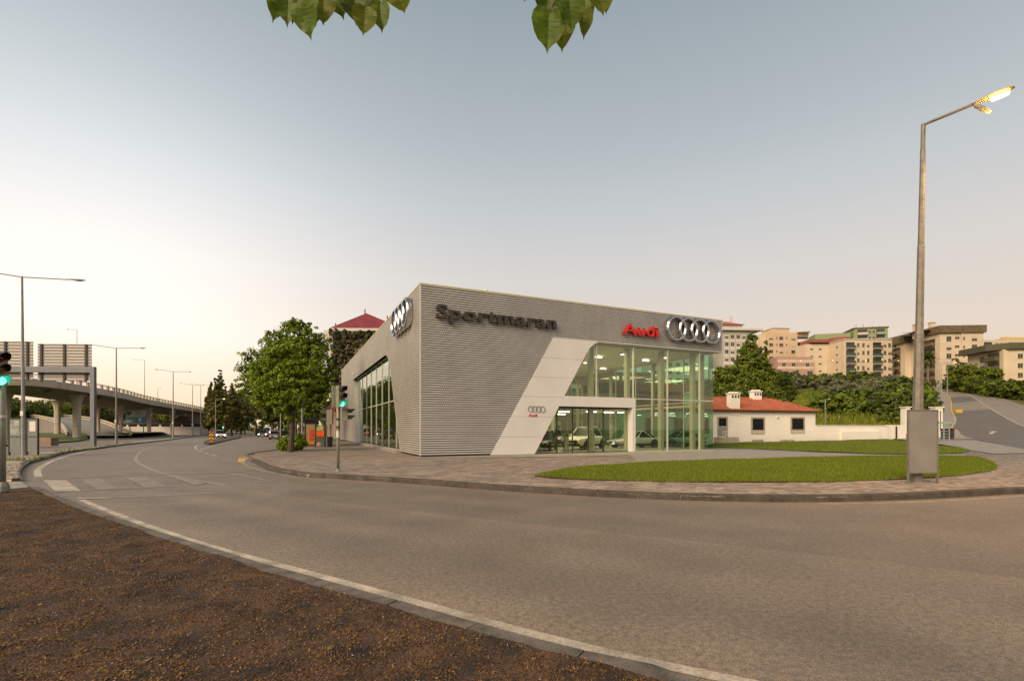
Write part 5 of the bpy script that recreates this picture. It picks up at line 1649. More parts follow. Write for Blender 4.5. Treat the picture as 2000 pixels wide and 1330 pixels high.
# ---------------------------------------------------------------- bus shelter
r = thing('bus_shelter', 'black framed bus shelter with bright red and orange posters on the pavement behind the tree', 'bus shelter', (XW(617, 44), 44, 0), math.radians(22))
M_BLKF = mat('shelter_frame', (.018, .016, .015), .4, .2, var=.1)
for x, y in ((-.85, -.9), (.75, -.9), (-.85, 2.6), (.75, 2.6), (-.05, -.9)):
    b = MB(); b.box(x - .04, x + .04, y - .04, y + .04, 0, 2.35); b.build('post', M_BLKF, r)
b = MB(); b.box(-1.0, .95, -1.1, 2.8, 2.35, 2.52); b.build('roof', M_BLKF, r)
b = MB(); b.box(-.81, -.09, -.92, -.88, .10, .2); b.box(-.81, -.09, -.92, -.88, 2.0, 2.34); b.build('frame', M_BLKF, r)
def poster(name, x0, x1, z0, z1, c, d=0, rough=.3):
    b = MB(); b.box(x0, x1, -.935 - d, -.905 - d, z0, z1); b.build(name, mat('poster_%d_%d_%d' % (c[0] * 100, c[1] * 100, c[2] * 100), c, rough, var=.2, scale=5), r)
poster('poster', -.81, -.09, .2, 2.0, (.30, .22, .10)); poster('poster_print', -.55, -.2, .6, 1.55, (.55, .06, .02), .035); poster('poster_print', -.7, -.15, .26, .5, (.45, .22, .03), .035)
poster('poster', -.01, .71, .1, 1.95, (.10, .09, .07)); poster('poster_print', .02, .66, .95, 1.45, (.75, .10, .02), .035); poster('poster_print', .05, .6, 1.47, 1.75, (.35, .42, .25), .035)
poster('poster_print', .05, .35, .12, .42, (.55, .25, .24), .035); poster('poster_print', .38, .62, .15, .45, (.05, .2, .15), .035); poster('poster_print', .2, .55, 1.76, 1.92, (.5, .4, .05), .035)
b = MB(); b.box(.80, .815, -.85, 2.55, .3, 2.2); b.build('glass_pane', GLASS, r)
b = MB(); b.box(.2, .7, -.5, 2.2, .42, .47); b.build('bench', M_BLKF, r)
b = MB(); b.lathe([(.2, 0), (.24, .9), (.0, .9)], (1.15, -.6, 0), (0, 0, 1), 14)
o = b.build('waste_bin', M_BLKF, None, (XW(617, 44), 44, 0)); o.rotation_euler = (0, 0, math.radians(22)); tag(o, 'dark rounded waste bin standing at the right of the bus shelter', 'bin')
# lamp post and bus stop pole behind the tree
single_lamp('street lamp rising into the tree crown beside the bus shelter', (XW(590, 38.5), 38.5, 0), 5.6, (-.9, .6, .2), .10)
single_lamp('pale lit street lamp among the poplars', (XW(421, 88), 88, 0), 6.8, (1.6, .1, .25), .09, M_LAMPONF)
# small far poles
for px, Y, h, l in ((445, 140, 7.0, 'thin grey post between the poplars far along the verge'), (486, 170, 7.2, 'thin grey post at the far end of the central island'), (548, 66, 4.5, 'thin post at the far kerb left of the bush')):
    o = MB(); o.tube([(0, 0, 0), (0, 0, h)], .08, 6)
    tag(o.build('sign_post', M_POLE, None, (XW(px, Y), Y, 0)), l, 'post')
# far green signals
for px, Y, zc, l in ((437, 100, 1.75, 'small far traffic light showing green among the poplar trunks'), (494.5, 150, 2.2, 'small far traffic light showing green on the central island')):
    r = thing('traffic_light', l, 'traffic light', (XW(px, Y), Y, 0), 0, 'traffic lights')
    b = MB(); b.tube([(0, 0, 0), (0, 0, zc)], .06, 6); b.build('pole', M_TLPOLE, r)
    signal(r, zc, math.radians(-80), 3, .36)
# cars on the street
car('silver hatchback with its rear to us, parked at the far right kerb', P_SILVER, (XW(538, 82), 82, ROAD), math.radians(112), 4.1, 1.75, 1.5, 'hatch', simple=True)
car('red car farther up the street beyond the silver hatchback', P_RED, (XW(537, 118), 118, ROAD), math.radians(112), 4.2, 1.8, 1.6, 'hatch', lit='r', simple=True)
car('white van coming down the street in the distance', P_WHITE, (XW(522, 128), 128, ROAD), math.radians(-68), 5.2, 2.0, 2.4, 'van', lit='f', simple=True)
car('dark car beside the distant white van', P_GREY, (XW(514, 108), 108, ROAD), math.radians(-68), 4.3, 1.8, 1.5, 'hatch', lit='f', simple=True)
car('pale car with lit headlights on the left carriageway beyond the chevron marker', P_WHITE, (XW(430, 92), 92, ROAD), math.radians(-58), 4.3, 1.8, 1.5, 'sedan', lit='f', simple=True)
car('dark car parked behind the trunk of the nearest street tree', P_BLACK, (XW(556, 76), 76, ROAD), math.radians(112), 4.2, 1.8, 1.5, 'hatch', simple=True)
# green street cabinet on far island
b = MB(); b.box(-1.3, 1.3, -.6, .6, 0, 1.7); tag(b.build('street_cabinet', mat('cabinet_green', (.06, .09, .07), .6), None, (XW(511, 122), 122, 0)), 'dark green cabinet on the distant central island', 'cabinet')
# ---------------------------------------------------------------- foliage
L_MAPLE = leaf_mat('leaf_maple', (.085, .135, .007), (.30, .40, .030), .38)
L_MAPLE2 = leaf_mat('leaf_maple_deep', (.065, .108, .007), (.25, .33, .028), .35)
L_POPLAR = leaf_mat('leaf_poplar', (.085, .088, .018), (.19, .175, .04), .3)
L_DARK = leaf_mat('leaf_dark', (.042, .064, .008), (.14, .17, .024), .3)
L_OLIVE = leaf_mat('leaf_olive', (.085, .095, .045), (.21, .21, .11), .3)
L_BUSH = leaf_mat('leaf_bush', (.065, .10, .008), (.22, .26, .03), .35)
L_YEL = leaf_mat('leaf_yellow', (.17, .18, .015), (.36, .32, .04), .3)
L_BRIGHT = leaf_mat('leaf_bright', (.10, .17, .008), (.30, .38, .03), .4)
L_IVY = leaf_mat('leaf_ivy', (.055, .055, .02), (.20, .175, .09), .25)
M_BARK = mat('bark', (.060, .045, .032), .95, var=.4, scale=6, bump=.8, bscale=20)
M_BARKL = mat('bark_pale', (.16, .125, .09), .95, var=.3, scale=4, bump=.6, bscale=20)

def leaf_cloud(blobs, n, size, seed, clump=.42, per=26, shell=.55, up=.35, aspect=1.7):
    """leaf quads in clumps spread through a union of ellipsoids: blobs of (x, y, z, rx, ry, rz)"""
    rs = np.random.RandomState(seed)
    B = np.array(blobs, float)
    vol = (B[:, 3] * B[:, 4] * B[:, 5]) ** .70
    nc = max(6, n // per)
    bi = rs.choice(len(B), nc, p=vol / vol.sum())
    d = rs.normal(size=(nc, 3)); d /= np.linalg.norm(d, axis=1)[:, None]
    rad = shell + (1 - shell) * rs.rand(nc) ** .6
    rad = np.where(rs.rand(nc) < .25, rs.rand(nc) ** .5 * .8, rad)
    C = B[bi, :3] + d * rad[:, None] * B[bi, 3:6]
    cr = clump * np.cbrt(B[bi, 3] * B[bi, 4] * B[bi, 5]) * rs.uniform(.35, .8, nc)
    ci = np.repeat(np.arange(nc), per)
    N = len(ci)
    e = rs.normal(size=(N, 3)); e /= np.linalg.norm(e, axis=1)[:, None]
    P = C[ci] + e * (rs.rand(N) ** .45 * cr[ci])[:, None] * np.array([1, 1, .72])
    nrm = e * .8 + d[ci] * .5 + rs.normal(size=(N, 3)) * .55 + np.array([0, 0, up])
    nrm /= np.linalg.norm(nrm, axis=1)[:, None]
    a = np.cross(nrm, rs.normal(size=(N, 3))); a /= np.linalg.norm(a, axis=1)[:, None] + 1e-9
    b = np.cross(nrm, a)
    s = (size * rs.uniform(.6, 1.35, N))[:, None]
    V = np.stack([P - a * s * aspect * .5, P - b * s * .5 + nrm * s * .10, P + a * s * aspect * .5, P + b * s * .5 + nrm * s * .10], 1)
    tone = np.clip(.5 + .28 * rs.normal(size=nc)[ci] + .16 * rs.normal(size=N), 0, 1)
    return V, tone
def crown(name, blobs, n, size, m, parent, seed, **k):
    V, t = leaf_cloud(blobs, n, size, seed, **k)
    return link(name, quads_mesh(name, V, t, m, 4), parent)
def trunk(root, h, r, limbs, m=None, lean=(0, 0)):
    mb = MB()
    pts = [(0, 0, -.1)] + [(lean[0] * t + R.uniform(-1, 1) * r * .3, lean[1] * t, h * t) for t in (.25, .5, .75, 1)]
    mb.tube(pts, [r * 1.25, r * .95, r * .85, r * .7, r * .5], 9)
    for l in limbs:
        s = Vector((lean[0] * .6, lean[1] * .6, h * R.uniform(.55, .95))); e = Vector(l)
        md = s.lerp(e, .5) + Vector((0, 0, -.06 * (e - s).length))
        mb.tube([s, md, e], [r * .42, r * .28, r * .08], 6, False)
    return mb.build('trunk', m or M_BARK, root)
def tree(name, label, base, blobs_px, Y, n, size, m, tr, tm=None, group=None, seed=1, depth=.8, **k):
    """blobs_px: (px, py, rx_px, ry_px[, dY]) outlines of the clumps as seen, turned into metres at distance Y"""
    root = thing(name, label, 'tree', base, 0, group)
    bl = []
    for q in blobs_px:
        dy = q[4] if len(q) > 4 else 0
        yy = Y + dy
        bl.append((XW(q[0], yy) - base[0], yy - base[1], ZW(q[1], yy) - base[2], q[2] * yy / FP, q[2] * yy / FP * depth, q[3] * yy / FP))
    crown('crown', bl, n, size, m, root, seed, **k)
    trunk(root, tr[0], tr[1], [b[:3] for b in bl[:9]], tm, tr[2] if len(tr) > 2 else (0, 0))
    return root
# the two large street trees in front of the showroom side
tb = (XW(567, 34.2), 34.2, 0)
tree('street_tree', 'round-headed street tree with the nearest trunk, in front of the larger crown', tb,
     [(550, 705, 42, 38), (520, 735, 34, 36), (585, 735, 32, 36), (552, 755, 48, 34), (520, 775, 26, 22), (588, 772, 26, 24), (556, 790, 34, 18), (560, 680, 24, 16), (566, 808, 14, 16), (560, 826, 9, 14)], 34.2,
     22000, .115, L_MAPLE, (3.6, .19, (.1, .1)), M_BARK, seed=3)
tb = (XW(580, 44), 46, 0)
tree('street_tree', 'tall broad street tree with the biggest crown, behind the round-headed one', tb,
     [(577, 660, 34, 36), (540, 672, 30, 28), (612, 680, 36, 36), (500, 715, 34, 36), (560, 700, 50, 40), (625, 735, 30, 42), (596, 740, 46, 46), (488, 748, 26, 34), (520, 760, 40, 40), (630, 770, 24, 30), (580, 632, 18, 15), (608, 642, 15, 14), (598, 800, 46, 24), (640, 700, 18, 22)], 46,
     34000, .14, L_MAPLE2, (5.5, .24), M_BARK, seed=5)
for px, Y, h, sd_, l in ((578, 60, 6.6, 9, 'slim street tree with a bare trunk behind the bus shelter, first of three'), (585, 70, 6.2, 10, 'slim street tree behind the bus shelter, middle of three'), (574, 84, 6.8, 12, 'slim street tree farthest behind the bus shelter')):
    r = thing('street_tree', l, 'tree', (XW(px, Y), Y, 0), 0, 'slim street trees beyond the bus shelter')
    crown('crown', [(0, 0, h, 3.2, 3, 2.3), (-1, 0, h + 1, 2, 2, 1.6), (1.4, .5, h - .4, 2, 2, 1.4)], 7000, .17, L_DARK, r, sd_)
    trunk(r, h - .5, .13, [(1, .3, h), (-1, .2, h + .4)])
# round bush at the kerb
for px, py, rx, ry, l, sd_ in ((566, 866, 21, 15, 'bright green bush beside the trunk at the pavement edge, left half', 21), (584, 865, 13, 13, 'bright green bush right of the trunk at the pavement edge', 22)):
    Y = 36.2; X = XW(px, Y)
    o = crown('bush', [(0, 0, .62, rx * Y / FP, .75, .55), (-.2, 0, .4, rx * Y / FP * .9, .7, .42)], 5000, .085, L_BRIGHT, None, sd_, shell=.7)
    o.location = (X, Y, 0); tag(o, l, 'bush')
# poplars and street trees along the road in the distance
def poplar(px, Y, ytop, wpx, label, seed, ybase=None, group='poplars along the verge'):
    base = (XW(px, Y), Y, 0)
    h = ZW(ytop, Y); r = wpx * Y / FP
    root = thing('poplar_tree', label, 'tree', base, 0, group)
    rs = random.Random(seed)
    bl = []
    for k in range(11):
        t = k / 10
        z = h * (.22 + .74 * t); rr = r * (1.05 - t) ** .7 * (1 if t > .1 else .8)
        bl.append((rs.uniform(-.25, .25) * r, 0, z, max(rr, .25), max(rr, .25), h * .10))
    bl.append((r * .55, 0, h * .55, r * .3, r * .3, h * .16)); bl.append((-r * .6, 0, h * .5, r * .3, r * .3, h * .14)); bl.append((-r * .5, 0, h * .30, r * .5, r * .5, h * .1)); bl.append((r * .6, 0, h * .3, r * .5, r * .5, h * .1))
    crown('crown', bl, 15000, .34, L_POPLAR, root, seed, clump=.35)
    trunk(root, h * .4, .28, [(.6, 0, h * .5), (-.6, 0, h * .45)])
poplar(428, 112, 727, 21, 'tallest pointed poplar rising above the far end of the viaduct', 31)
poplar(409, 120, 752, 11, 'slender poplar left of the tallest one', 32)
poplar(452, 118, 752, 20, 'broad poplar right of the tallest one', 33)
poplar(470, 135, 770, 16, 'poplar at the right end of the poplar group against the street tree crown', 34)
poplar(438, 150, 760, 14, 'poplar half hidden behind the tallest one', 35)
for px, Y, h, rr, l, sd_ in ((478, 150, 13, 7.5, 'low dark tree on the left of the far street under the poplars', 41), (500, 170, 13.5, 7.5, 'dark tree on the distant central island', 42), (528, 150, 12.5, 7.5, 'dark tree over the white van far up the street', 43),
                             (545, 120, 11, 6, 'dark tree over the red car far up the street', 44), (515, 210, 15, 11, 'farthest dark tree closing the view up the street', 45), (462, 190, 15, 9, 'far dark tree seen between the poplar trunks', 46), (556, 95, 7.6, 4, 'dark street tree behind the nearest trunk', 47), (440, 235, 9, 8, 'far olive tree behind the end of the viaduct', 48)):
    r = thing('street_tree', l, 'tree', (XW(px, Y), Y, 0), 0, 'dark trees closing the far street')
    crown('crown', [(0, 0, h * .66, rr, rr, h * .24), (-rr * .5, 0, h * .55, rr * .6, rr * .6, h * .18), (rr * .5, 0, h * .58, rr * .6, rr * .6, h * .2), (0, 0, h * .86, rr * .6, rr * .6, h * .14)], 8500, .32, L_DARK if sd_ % 2 else L_POPLAR, r, sd_)
    trunk(r, h * .5, .2, [(1, 0, h * .6), (-1, 0, h * .6)])
V, t = leaf_cloud([(XW(x, 310), 310, h * .45, 9, 4, h * .5) for x, h in ((405, 9), (430, 11), (455, 9), (480, 12), (505, 10), (530, 11), (555, 10), (580, 12), (605, 12), (630, 12))], 9000, .8, 55)
kind(link('distant_treeline', quads_mesh('distant_treeline', V, t, L_DARK, 4)), 'stuff')
V, t = leaf_cloud([(XW(x, 330), 330, h * .45, 16, 5, h * .5) for x, h in ((-60, 14), (-10, 16), (40, 15), (90, 16), (140, 15), (190, 14), (240, 13), (290, 12), (340, 11), (380, 10))], 12000, 1.0, 56)
kind(link('distant_treeline', quads_mesh('distant_treeline', V, t, L_POPLAR, 4)), 'stuff')
# trees seen under the viaduct
for k, (px, Y, ytop, wr, m_, l) in enumerate(((30, 148, 774, 48, L_DARK, 'dark tree mass behind the viaduct at the far left'), (88, 159, 776, 43, L_BUSH, 'green tree behind the ramp left of the double pier'), (135, 179, 777, 40, L_POPLAR, 'olive tree behind the ramp right of the double pier'), (172, 187, 778, 36, L_POPLAR, 'reddish olive tree behind the gantry post'),
                                              (-20, 140, 774, 48, L_DARK, 'dark tree at the left edge behind the traffic light'), (215, 202, 784, 38, L_POPLAR, 'low tree line above the ramp barriers'), (350, 202, 799, 36, L_DARK, 'low tree behind the white building'), (390, 218, 805, 36, L_DARK, 'low tree beyond the end of the white building'), (300, 206, 792, 38, L_POPLAR, 'low tree behind the billboard'))):
    h = ZW(ytop, Y); rr = wr * Y / FP
    r = thing('background_tree', l, 'tree', (XW(px, Y), Y, 0), 0, 'trees behind the viaduct')
    crown('crown', [(0, 0, h * .6, rr, rr, h * .34), (-rr * .5, 0, h * .5, rr * .6, rr * .6, h * .3), (rr * .5, 0, h * .55, rr * .6, rr * .6, h * .35), (0, 0, h * .2, rr * 1.1, rr, h * .22)], 9000, .42, m_, r, 60 + k)
    trunk(r, h * .5, .25, [(1, 0, h * .6), (-1, 0, h * .6)])

# ---------------------------------------------------------------- building with the burgundy gable and the planted wall
M_WHITEB = mat('render_white', (.55, .52, .48), .85, var=.08)
gY = 92
gx0, gx1 = XW(645, gY), XW(785, gY)
gb = thing('gabled_building', 'tall building with a burgundy gable and a planted green wall behind the showroom', 'building', (gx0, gY, 0), math.radians(2))
gw = gx1 - gx0; ze = ZW(645, gY); za = ZW(612, gY)
b = MB(); b.box(0, gw, 0, 26, 0, ze); b.build('wall', M_WHITEB, gb)
b = MB(); b.plate([(-.15, ze + .35), (gw + .15, ze + .35), (gw * .5, za)], -.1, 26, 'y'); b.build('gable', mat('burgundy_sheet', (.20, .022, .045), .7, var=.25, scale=1.2), gb)
b = MB(); b.box(-.2, gw + .2, -.22, -.002, ze - .2, ze + .34); b.build('white_band', M_WHITEB, gb)
b = MB(); b.box(-.05, .55, -.20, -.004, 0, ze - .21); b.build('pilaster', M_WHITEB, gb)
b = MB(); b.box(.56, gw - .3, -.10, -.004, 2, ze - .22); b.build('planted_wall', mat('planted_base', (.04, .045, .02), .95, var=.5, scale=1), gb)
crown('ivy', [(gw * (i + .5) / 8, -.40 - .1 * ((i + j) % 3), ze * (j + .5) / 12, gw / 12, .22, ze / 17) for i in range(8) for j in range(12)], 24000, .34, L_IVY, gb, 71, clump=.6, shell=.02)
crown('foliage', [(gw * .62, -.5, ze * .78, 2.4, .5, 1.6), (gw * .4, -.5, ze * .5, 3, .5, 2.2), (gw * .7, -.5, ze * .42, 3, .6, 2.4)], 4000, .28, L_BUSH, gb, 72, shell=.02)
crown('dry_creeper', [(gw * .36, -.5, ze * .82, 2.8, .4, 1.3), (gw * .2, -.5, ze * .6, 1.6, .4, 2.0)], 1800, .26, leaf_mat('leaf_dry', (.16, .13, .08), (.34, .29, .2), .2), gb, 73, shell=.1)
for x, h in ((-.0, 1.9), (gw * .42, 2.2), (gw * .74, 2.0)):
    b = MB(); z0 = ze if x < 1 else ze + (za - ze) * (1 - abs(x / gw - .5) * 2) - .2
    b.box(x - .09, x + .09, 3, 3.18, z0, z0 + h); b.build('flue', M_DARKM, gb)
b = MB(); b.box(-1.6, -.06, 1, 20, ze - 3.4, ze + .2); b.build('roof_terrace', M_WHITEB, gb)
# row of shops beyond the showroom
shp = sh(-.4, 47.2)
so = thing('shop_building', 'low shop building with beige piers and a burgundy fascia beyond the showroom', 'building', (*shp, 0), ANG)
M_BEIGE = mat('pier_beige', (.42, .34, .27), .8, var=.1)
b = MB(); b.box(1.2, 14, 0, 34, 0, 6.4); b.build('wall', mat('shop_wall', (.25, .20, .165), .8, var=.15), so)
for k in range(7):
    b = MB(); b.box(.4, 1.19, .3 + k * 5.2, 1.1 + k * 5.2, 0, 6.2); b.build('pier', M_BEIGE, so)
    if k < 6:
        b = MB(); b.box(1.10, 1.195, 1.2 + k * 5.2, 5.4 + k * 5.2, .3, 3.6); b.build('shop_window', M_CGLASS, so)
        b = MB(); b.box(1.05, 1.19, 1.2 + k * 5.2, 5.4 + k * 5.2, 3.65, 3.8); b.build('lintel', M_BEIGE, so)
b = MB(); b.box(.2, 1.185, 1.15, 34, 4.6, 6.0); b.build('fascia', mat('fascia_burgundy', (.11, .018, .03), .6, var=.1), so)
b = MB(); b.box(.1, 14, -.1, 34.1, 6.41, 6.7); b.build('roof', M_BACK, so)
for y, c, l in ((7.5, (.6, .03, .02), 'red shop sign hanging out from the burgundy fascia, nearer one'), (10.5, (.55, .52, .1), 'yellow and white shop sign between two red ones'), (13.0, (.6, .03, .02), 'red shop sign hanging out from the burgundy fascia, farther one'), (19, (.65, .34, .02), 'orange yellow shop sign farther along the shops')):
    X, Y = sh(-.9, 47.2 + y)
    b = MB(); b.box(-.7, .5, -.08, .08, 0, .95); b.box(.5, .75, -.03, .03, .4, .5)
    o = b.build('shop_sign', mat('shop_sign_%d_%d' % (c[0] * 100, c[1] * 100), c, .4, var=.05, emit=c, estr=.5), None, (X, Y, 3.7)); o.rotation_euler = (0, 0, ANG); tag(o, l, 'sign')

# ---------------------------------------------------------------- white house with the tiled roof, garden wall, railing
M_HWALL = mat('house_wall', (.80, .745, .67), .85, var=.05, scale=.8)
M_TILE = [mat('roof_tile_%d' % i, c, .85, var=.12, scale=1.0) for i, c in enumerate([(.34, .098, .050), (.32, .088, .044), (.36, .108, .056)])]
M_STONE = mat('window_stone', (.36, .29, .22), .85, var=.2, scale=4)
HA = math.atan2(6.5, 22.3)
hc = Vector((33.3, 54.1))
hz = .30
ho = thing('white_house', 'single-storey white house with red tiled hip roof and two white chimneys', 'house', (hc.x, hc.y, hz), HA)
HL, HD, EV, RG_ = 22.0, 6.6, 3.25, 4.78
b = MB(); b.box(-HL, 0, 0, HD, -.6, EV); b.build('wall', M_HWALL, ho)
e = .35
A, B_, C_, D_ = (-HL - e, -e, EV - .06), (e, -e, EV - .06), (e, HD + e, EV - .06), (-HL - e, HD + e, EV - .06)
Rr, Rl = (-HD / 2 - .2, HD / 2, RG_), (-HL - e, HD / 2, RG_)
b = MB(); b.quad(A, B_, Rr, Rl); b.quad(B_, C_, Rr); b.quad(C_, D_, Rl, Rr); b.quad(D_, A, Rl); b.quad(D_, C_, B_, A)
roof = b.build('roof', mat('roof_channel_shade', (.10, .03, .016), .9), ho)  # shade in the channels between tiles put into this dark base colour
# barrel tiles in columns on the front slope, nearest ones as parts
cols = int((HL + 2 * e) / .36)
sl_v = Vector((0, HD / 2 + e, RG_ - EV + .06)); Ls = sl_v.length; sdir = sl_v.normalized(); nrm_ = Vector((0, -sdir.z, sdir.y))
cv = MB()
for i in range(5):
    pass
tm = []
for k in range(3):
    m_ = MB(); n = 5
    for j in range(2):
        for i in range(n):
            t = PI * i / (n - 1); rr = .13 if j == 0 else .115
            m_.v.append((math.cos(t) * rr, j * .42, math.sin(t) * .10 + (0 if j else .012)))
    for i in range(n - 1): m_.f.append((i, n + i, n + i + 1, i + 1)); m_.m.append(0)
    m_.f.append(tuple(range(n))); m_.m.append(0)
    me = bpy.data.meshes.new('roof_tile'); me.from_pydata(m_.v, [], m_.f); me.materials.append(M_TILE[k]); me.update(); tm.append(me)
cnt = 0
rot = math.atan2(sdir.z, sdir.y)
rest = MB()
spots = []
for c in range(cols):
    x = e - .17 - c * .36
    for r_ in range(int(Ls / .40)):
        y = r_ * .40
        p = Vector((x, -e, EV - .05)) + sdir * y + nrm_ * .005
        lim = e - (y / Ls) * (HD / 2 + e) * 1.0
        if x > lim: continue
        spots.append((r_, x, p))
spots.sort(key=lambda s: (s[0], -s[1]))
for i, (r_, x, p) in enumerate(spots):
    kx = R.randrange(3)
    if i < 285 and x > -14:
        o = link('roof_tile', tm[kx], roof, p); o.rotation_euler = (rot, 0, R.uniform(-.02, .02)); cnt += 1
    else:
        me = tm[kx]; i0 = len(rest.v)
        cr, sr = math.cos(rot), math.sin(rot)
        for v in me.vertices: rest.v.append((p.x + v.co.x, p.y + v.co.y * cr - v.co.z * sr, p.z + v.co.y * sr + v.co.z * cr))
        for pl in me.polygons: rest.f.append(tuple(i0 + q for q in pl.vertices)); rest.m.append(kx)
kind(rest.build('roof_tiles', M_TILE, roof), 'stuff')
b = MB(); b.tube([Rr, B_], .09, 6); b.tube([Rl, Rr], .1, 6); b.build('ridge_tiles', M_TILE[0], roof)
b = MB(); b.box(-HL - .3, .3, -.30, -.02, EV - .16, EV - .065); b.build('eaves', mat('eaves_brown', (.11, .06, .04), .8), ho)
def hx(px):   # house local x of a photo column on the front wall
    k = (px - 1000) / FP
    t = (k * hc.y - hc.x) / (math.cos(HA) - k * math.sin(HA))
    return t
def hzl(py, x): return HC + (HZ - py) / FP * (hc.y + x * math.sin(HA)) - hz
for pa, pb_, ya, yb in ((1469.5, 1491, 818, 840), (1546.5, 1569, 817.5, 839)):
    x0, x1 = hx(pa), hx(pb_); z0, z1 = hzl(yb, x0), hzl(ya, x0)
    b = MB(); b.box(x0 - .18, x0, -.05, .0, z0 - .45, z1 + .16); b.box(x1, x1 + .18, -.05, .0, z0 - .45, z1 + .16); b.box(x0, x1, -.05, .0, z1, z1 + .16); b.box(x0, x1, -.06, .0, z0 - .45, z0)
    f = b.build('window', M_STONE, ho)
    b = MB(); b.box(x0, x1, -.022, -.004, z0, z1); b.build('pane', M_CGLASS, f)
    b = MB(); b.box(x0, x0 + .05, -.04, -.023, z0, z1); b.box(x1 - .05, x1, -.04, -.023, z0, z1); b.box(x0 + .05, x1 - .05, -.04, -.023, z1 - .05, z1); b.build('frame', M_DARKM, f)
x0, x1 = hx(1403.5), hx(1418.5); z0, z1 = hzl(852, x0), hzl(817, x0)
b = MB(); b.box(x0 - .16, x0, -.05, .0, z0 - .1, z1 + .16); b.box(x1, x1 + .16, -.05, .0, z0 - .1, z1 + .16); b.box(x0, x1, -.05, .0, z1, z1 + .16); d_ = b.build('door', M_STONE, ho)
b = MB(); b.box(x0, x1, -.02, -.003, z0, z1); b.build('pane', M_CGLASS, d_)
b = MB()
for k in range(8):
    xx = x0 + (x1 - x0) * (k + .5) / 8; b.box(xx - .015, xx + .015, -.09, -.06, z0 + .05, z0 + .95)
b.box(x0 - .02, x1 + .02, -.095, -.055, z0 + .95, z0 + 1.0); b.build('door_grille', M_WHITE, d_)
b = MB(); b.box(x0 - .6, x1 + .8, -.9, 0, -.5, z0 - .1); b.build('step', M_STONE, ho)
for pa, pb_ in ((1372, 1383), (1318, 1334), (1262, 1276)):
    x0, x1 = hx(pa), hx(pb_); z0, z1 = 1.15, 2.3
    b = MB(); b.box(x0 - .14, x1 + .14, -.05, 0, z0 - .3, z1 + .14); f = b.build('window', M_STONE, ho)
    b = MB(); b.box(x0, x1, -.06, -.051, z0, z1); b.build('pane', M_CGLASS, f)
for pa, pb_ in ((1469, 1490), (1524, 1551)):
    x0, x1 = hx(pa), hx(pb_); z = hzl(864, x0)
    b = MB(); b.box(x0, x1, -.05, 0, z - .15, z + .28); f = b.build('vent', M_STONE, ho)
    b = MB()
    for k in range(8):
        xx = x0 + (x1 - x0) * (k + .5) / 8; b.box(xx - .05, xx + .05, -.06, -.051, z - .1, z + .2)
    b.build('vent_slots', M_DARKM, f)
b = MB(); b.lathe([(0, 0), (.14, .0), (.11, .12), (0, .16)], (hx(1518), -.0, hzl(815, hx(1518))), (0, -1, 0), 10); b.build('wall_lamp', M_WHITE, ho)
def chimney(px0, px1, ytop, ybot, y):
    def hy(px):
        k = (px - 1000) / FP; return (k * (hc.y + y * math.cos(HA)) - (hc.x - y * math.sin(HA))) / (math.cos(HA) - k * math.sin(HA))
    x0, x1 = hy(px0), hy(px1); f_ = 1 + (y + .1) * math.cos(HA) / (hc.y + x0 * math.sin(HA)); z1, z0 = (hzl(ytop, x0) + hz - HC) * f_ + HC - hz, hzl(ybot, x0) - .6
    dpt = .7
    b = MB(); b.box(x0, x1, y, y + dpt, z0, z1 - .14); c = b.build('chimney', M_HWALL, roof)
    b = MB(); b.box(x0 - .08, x1 + .08, y - .08, y + dpt + .08, z1 - .14, z1 - .04); b.box(x0 + .1, x1 - .1, y + .1, y + dpt - .1, z1 - .04, z1 + .08); b.build('cap', M_HWALL, roof)
    b = MB()
    for k in range(3):
        cx = x0 + (x1 - x0) * (k + .5) / 3; b.plate([(cx - .11, z1 - .56), (cx + .11, z1 - .56), (cx + .11, z1 - .34), (cx, z1 - .26), (cx - .11, z1 - .34)], y - .006, y - .001, 'y')
    b.build('smoke_hole', M_DARKM, roof)
chimney(1428.5, 1445.5, 767, 800, -.05); chimney(1473, 1488, 763, 784, 2.6); chimney(1345, 1360, 767, 800, -.05)
b = MB(); b.plate([(-HL - 2, 5.3), (hx(1423), 5.3), (hx(1412), 6.1), (-HL - 2, 6.1)], 3.6, 8, 'y'); b.build('roof_rear', M_TILE[0], ho)
# garden wall with railing in front
wl_ = thing('garden_wall', 'low white garden wall running right from the house along the lawn', 'wall', (hc.x, hc.y, hz), HA)
WL = 10.8
b = MB(); b.box(.005, WL, .0, .25, -.7, 1.62); b.build('wall', M_HWALL, wl_)
b = MB(); b.box(.005, WL + .06, -.05, .30, 1.622, 1.70); b.build('coping', M_HWALL, wl_)
b = MB(); b.box(3.5, 9.2, -.22, -.004, -.7, 1.05); b.build('planter_front', M_HWALL, wl_)
b = MB(); b.box(WL + .06, WL + 3.0, .2, .45, -.5, 1.75); b.build('end_wall', M_HWALL, wl_)
b = MB(); b.box(WL + 1.3, WL + 1.5, .12, .195, -.2, 1.6); b.build('slot', M_DARKM, wl_)
rl = thing('railing', 'thin pale metal railing with vertical bars in front of the white house', 'railing', (hc.x, hc.y, hz), HA)
x0 = hx(1399)
b = MB(); b.box(x0, 3.4, -1.02, -.98, 1.02, 1.06); b.build('top_rail', M_HWALL, rl)
bar = None
n = int((3.4 - x0) / .16)
for k in range(min(n, 120)):
    if bar is None:
        b = MB(); b.box(-.009, .009, -.009, .009, -.35, 1.018); bar = b.build('bar', M_HWALL, rl); o = bar
    else:
        o = bar.copy(); COL.objects.link(o)
    o.location = (x0 + k * .16, -1, 0)
single_lamp('short white garden lamp behind the garden wall', (XW(1633, 58), 60, 0), 5.2, (.55, 0, .05), .06)

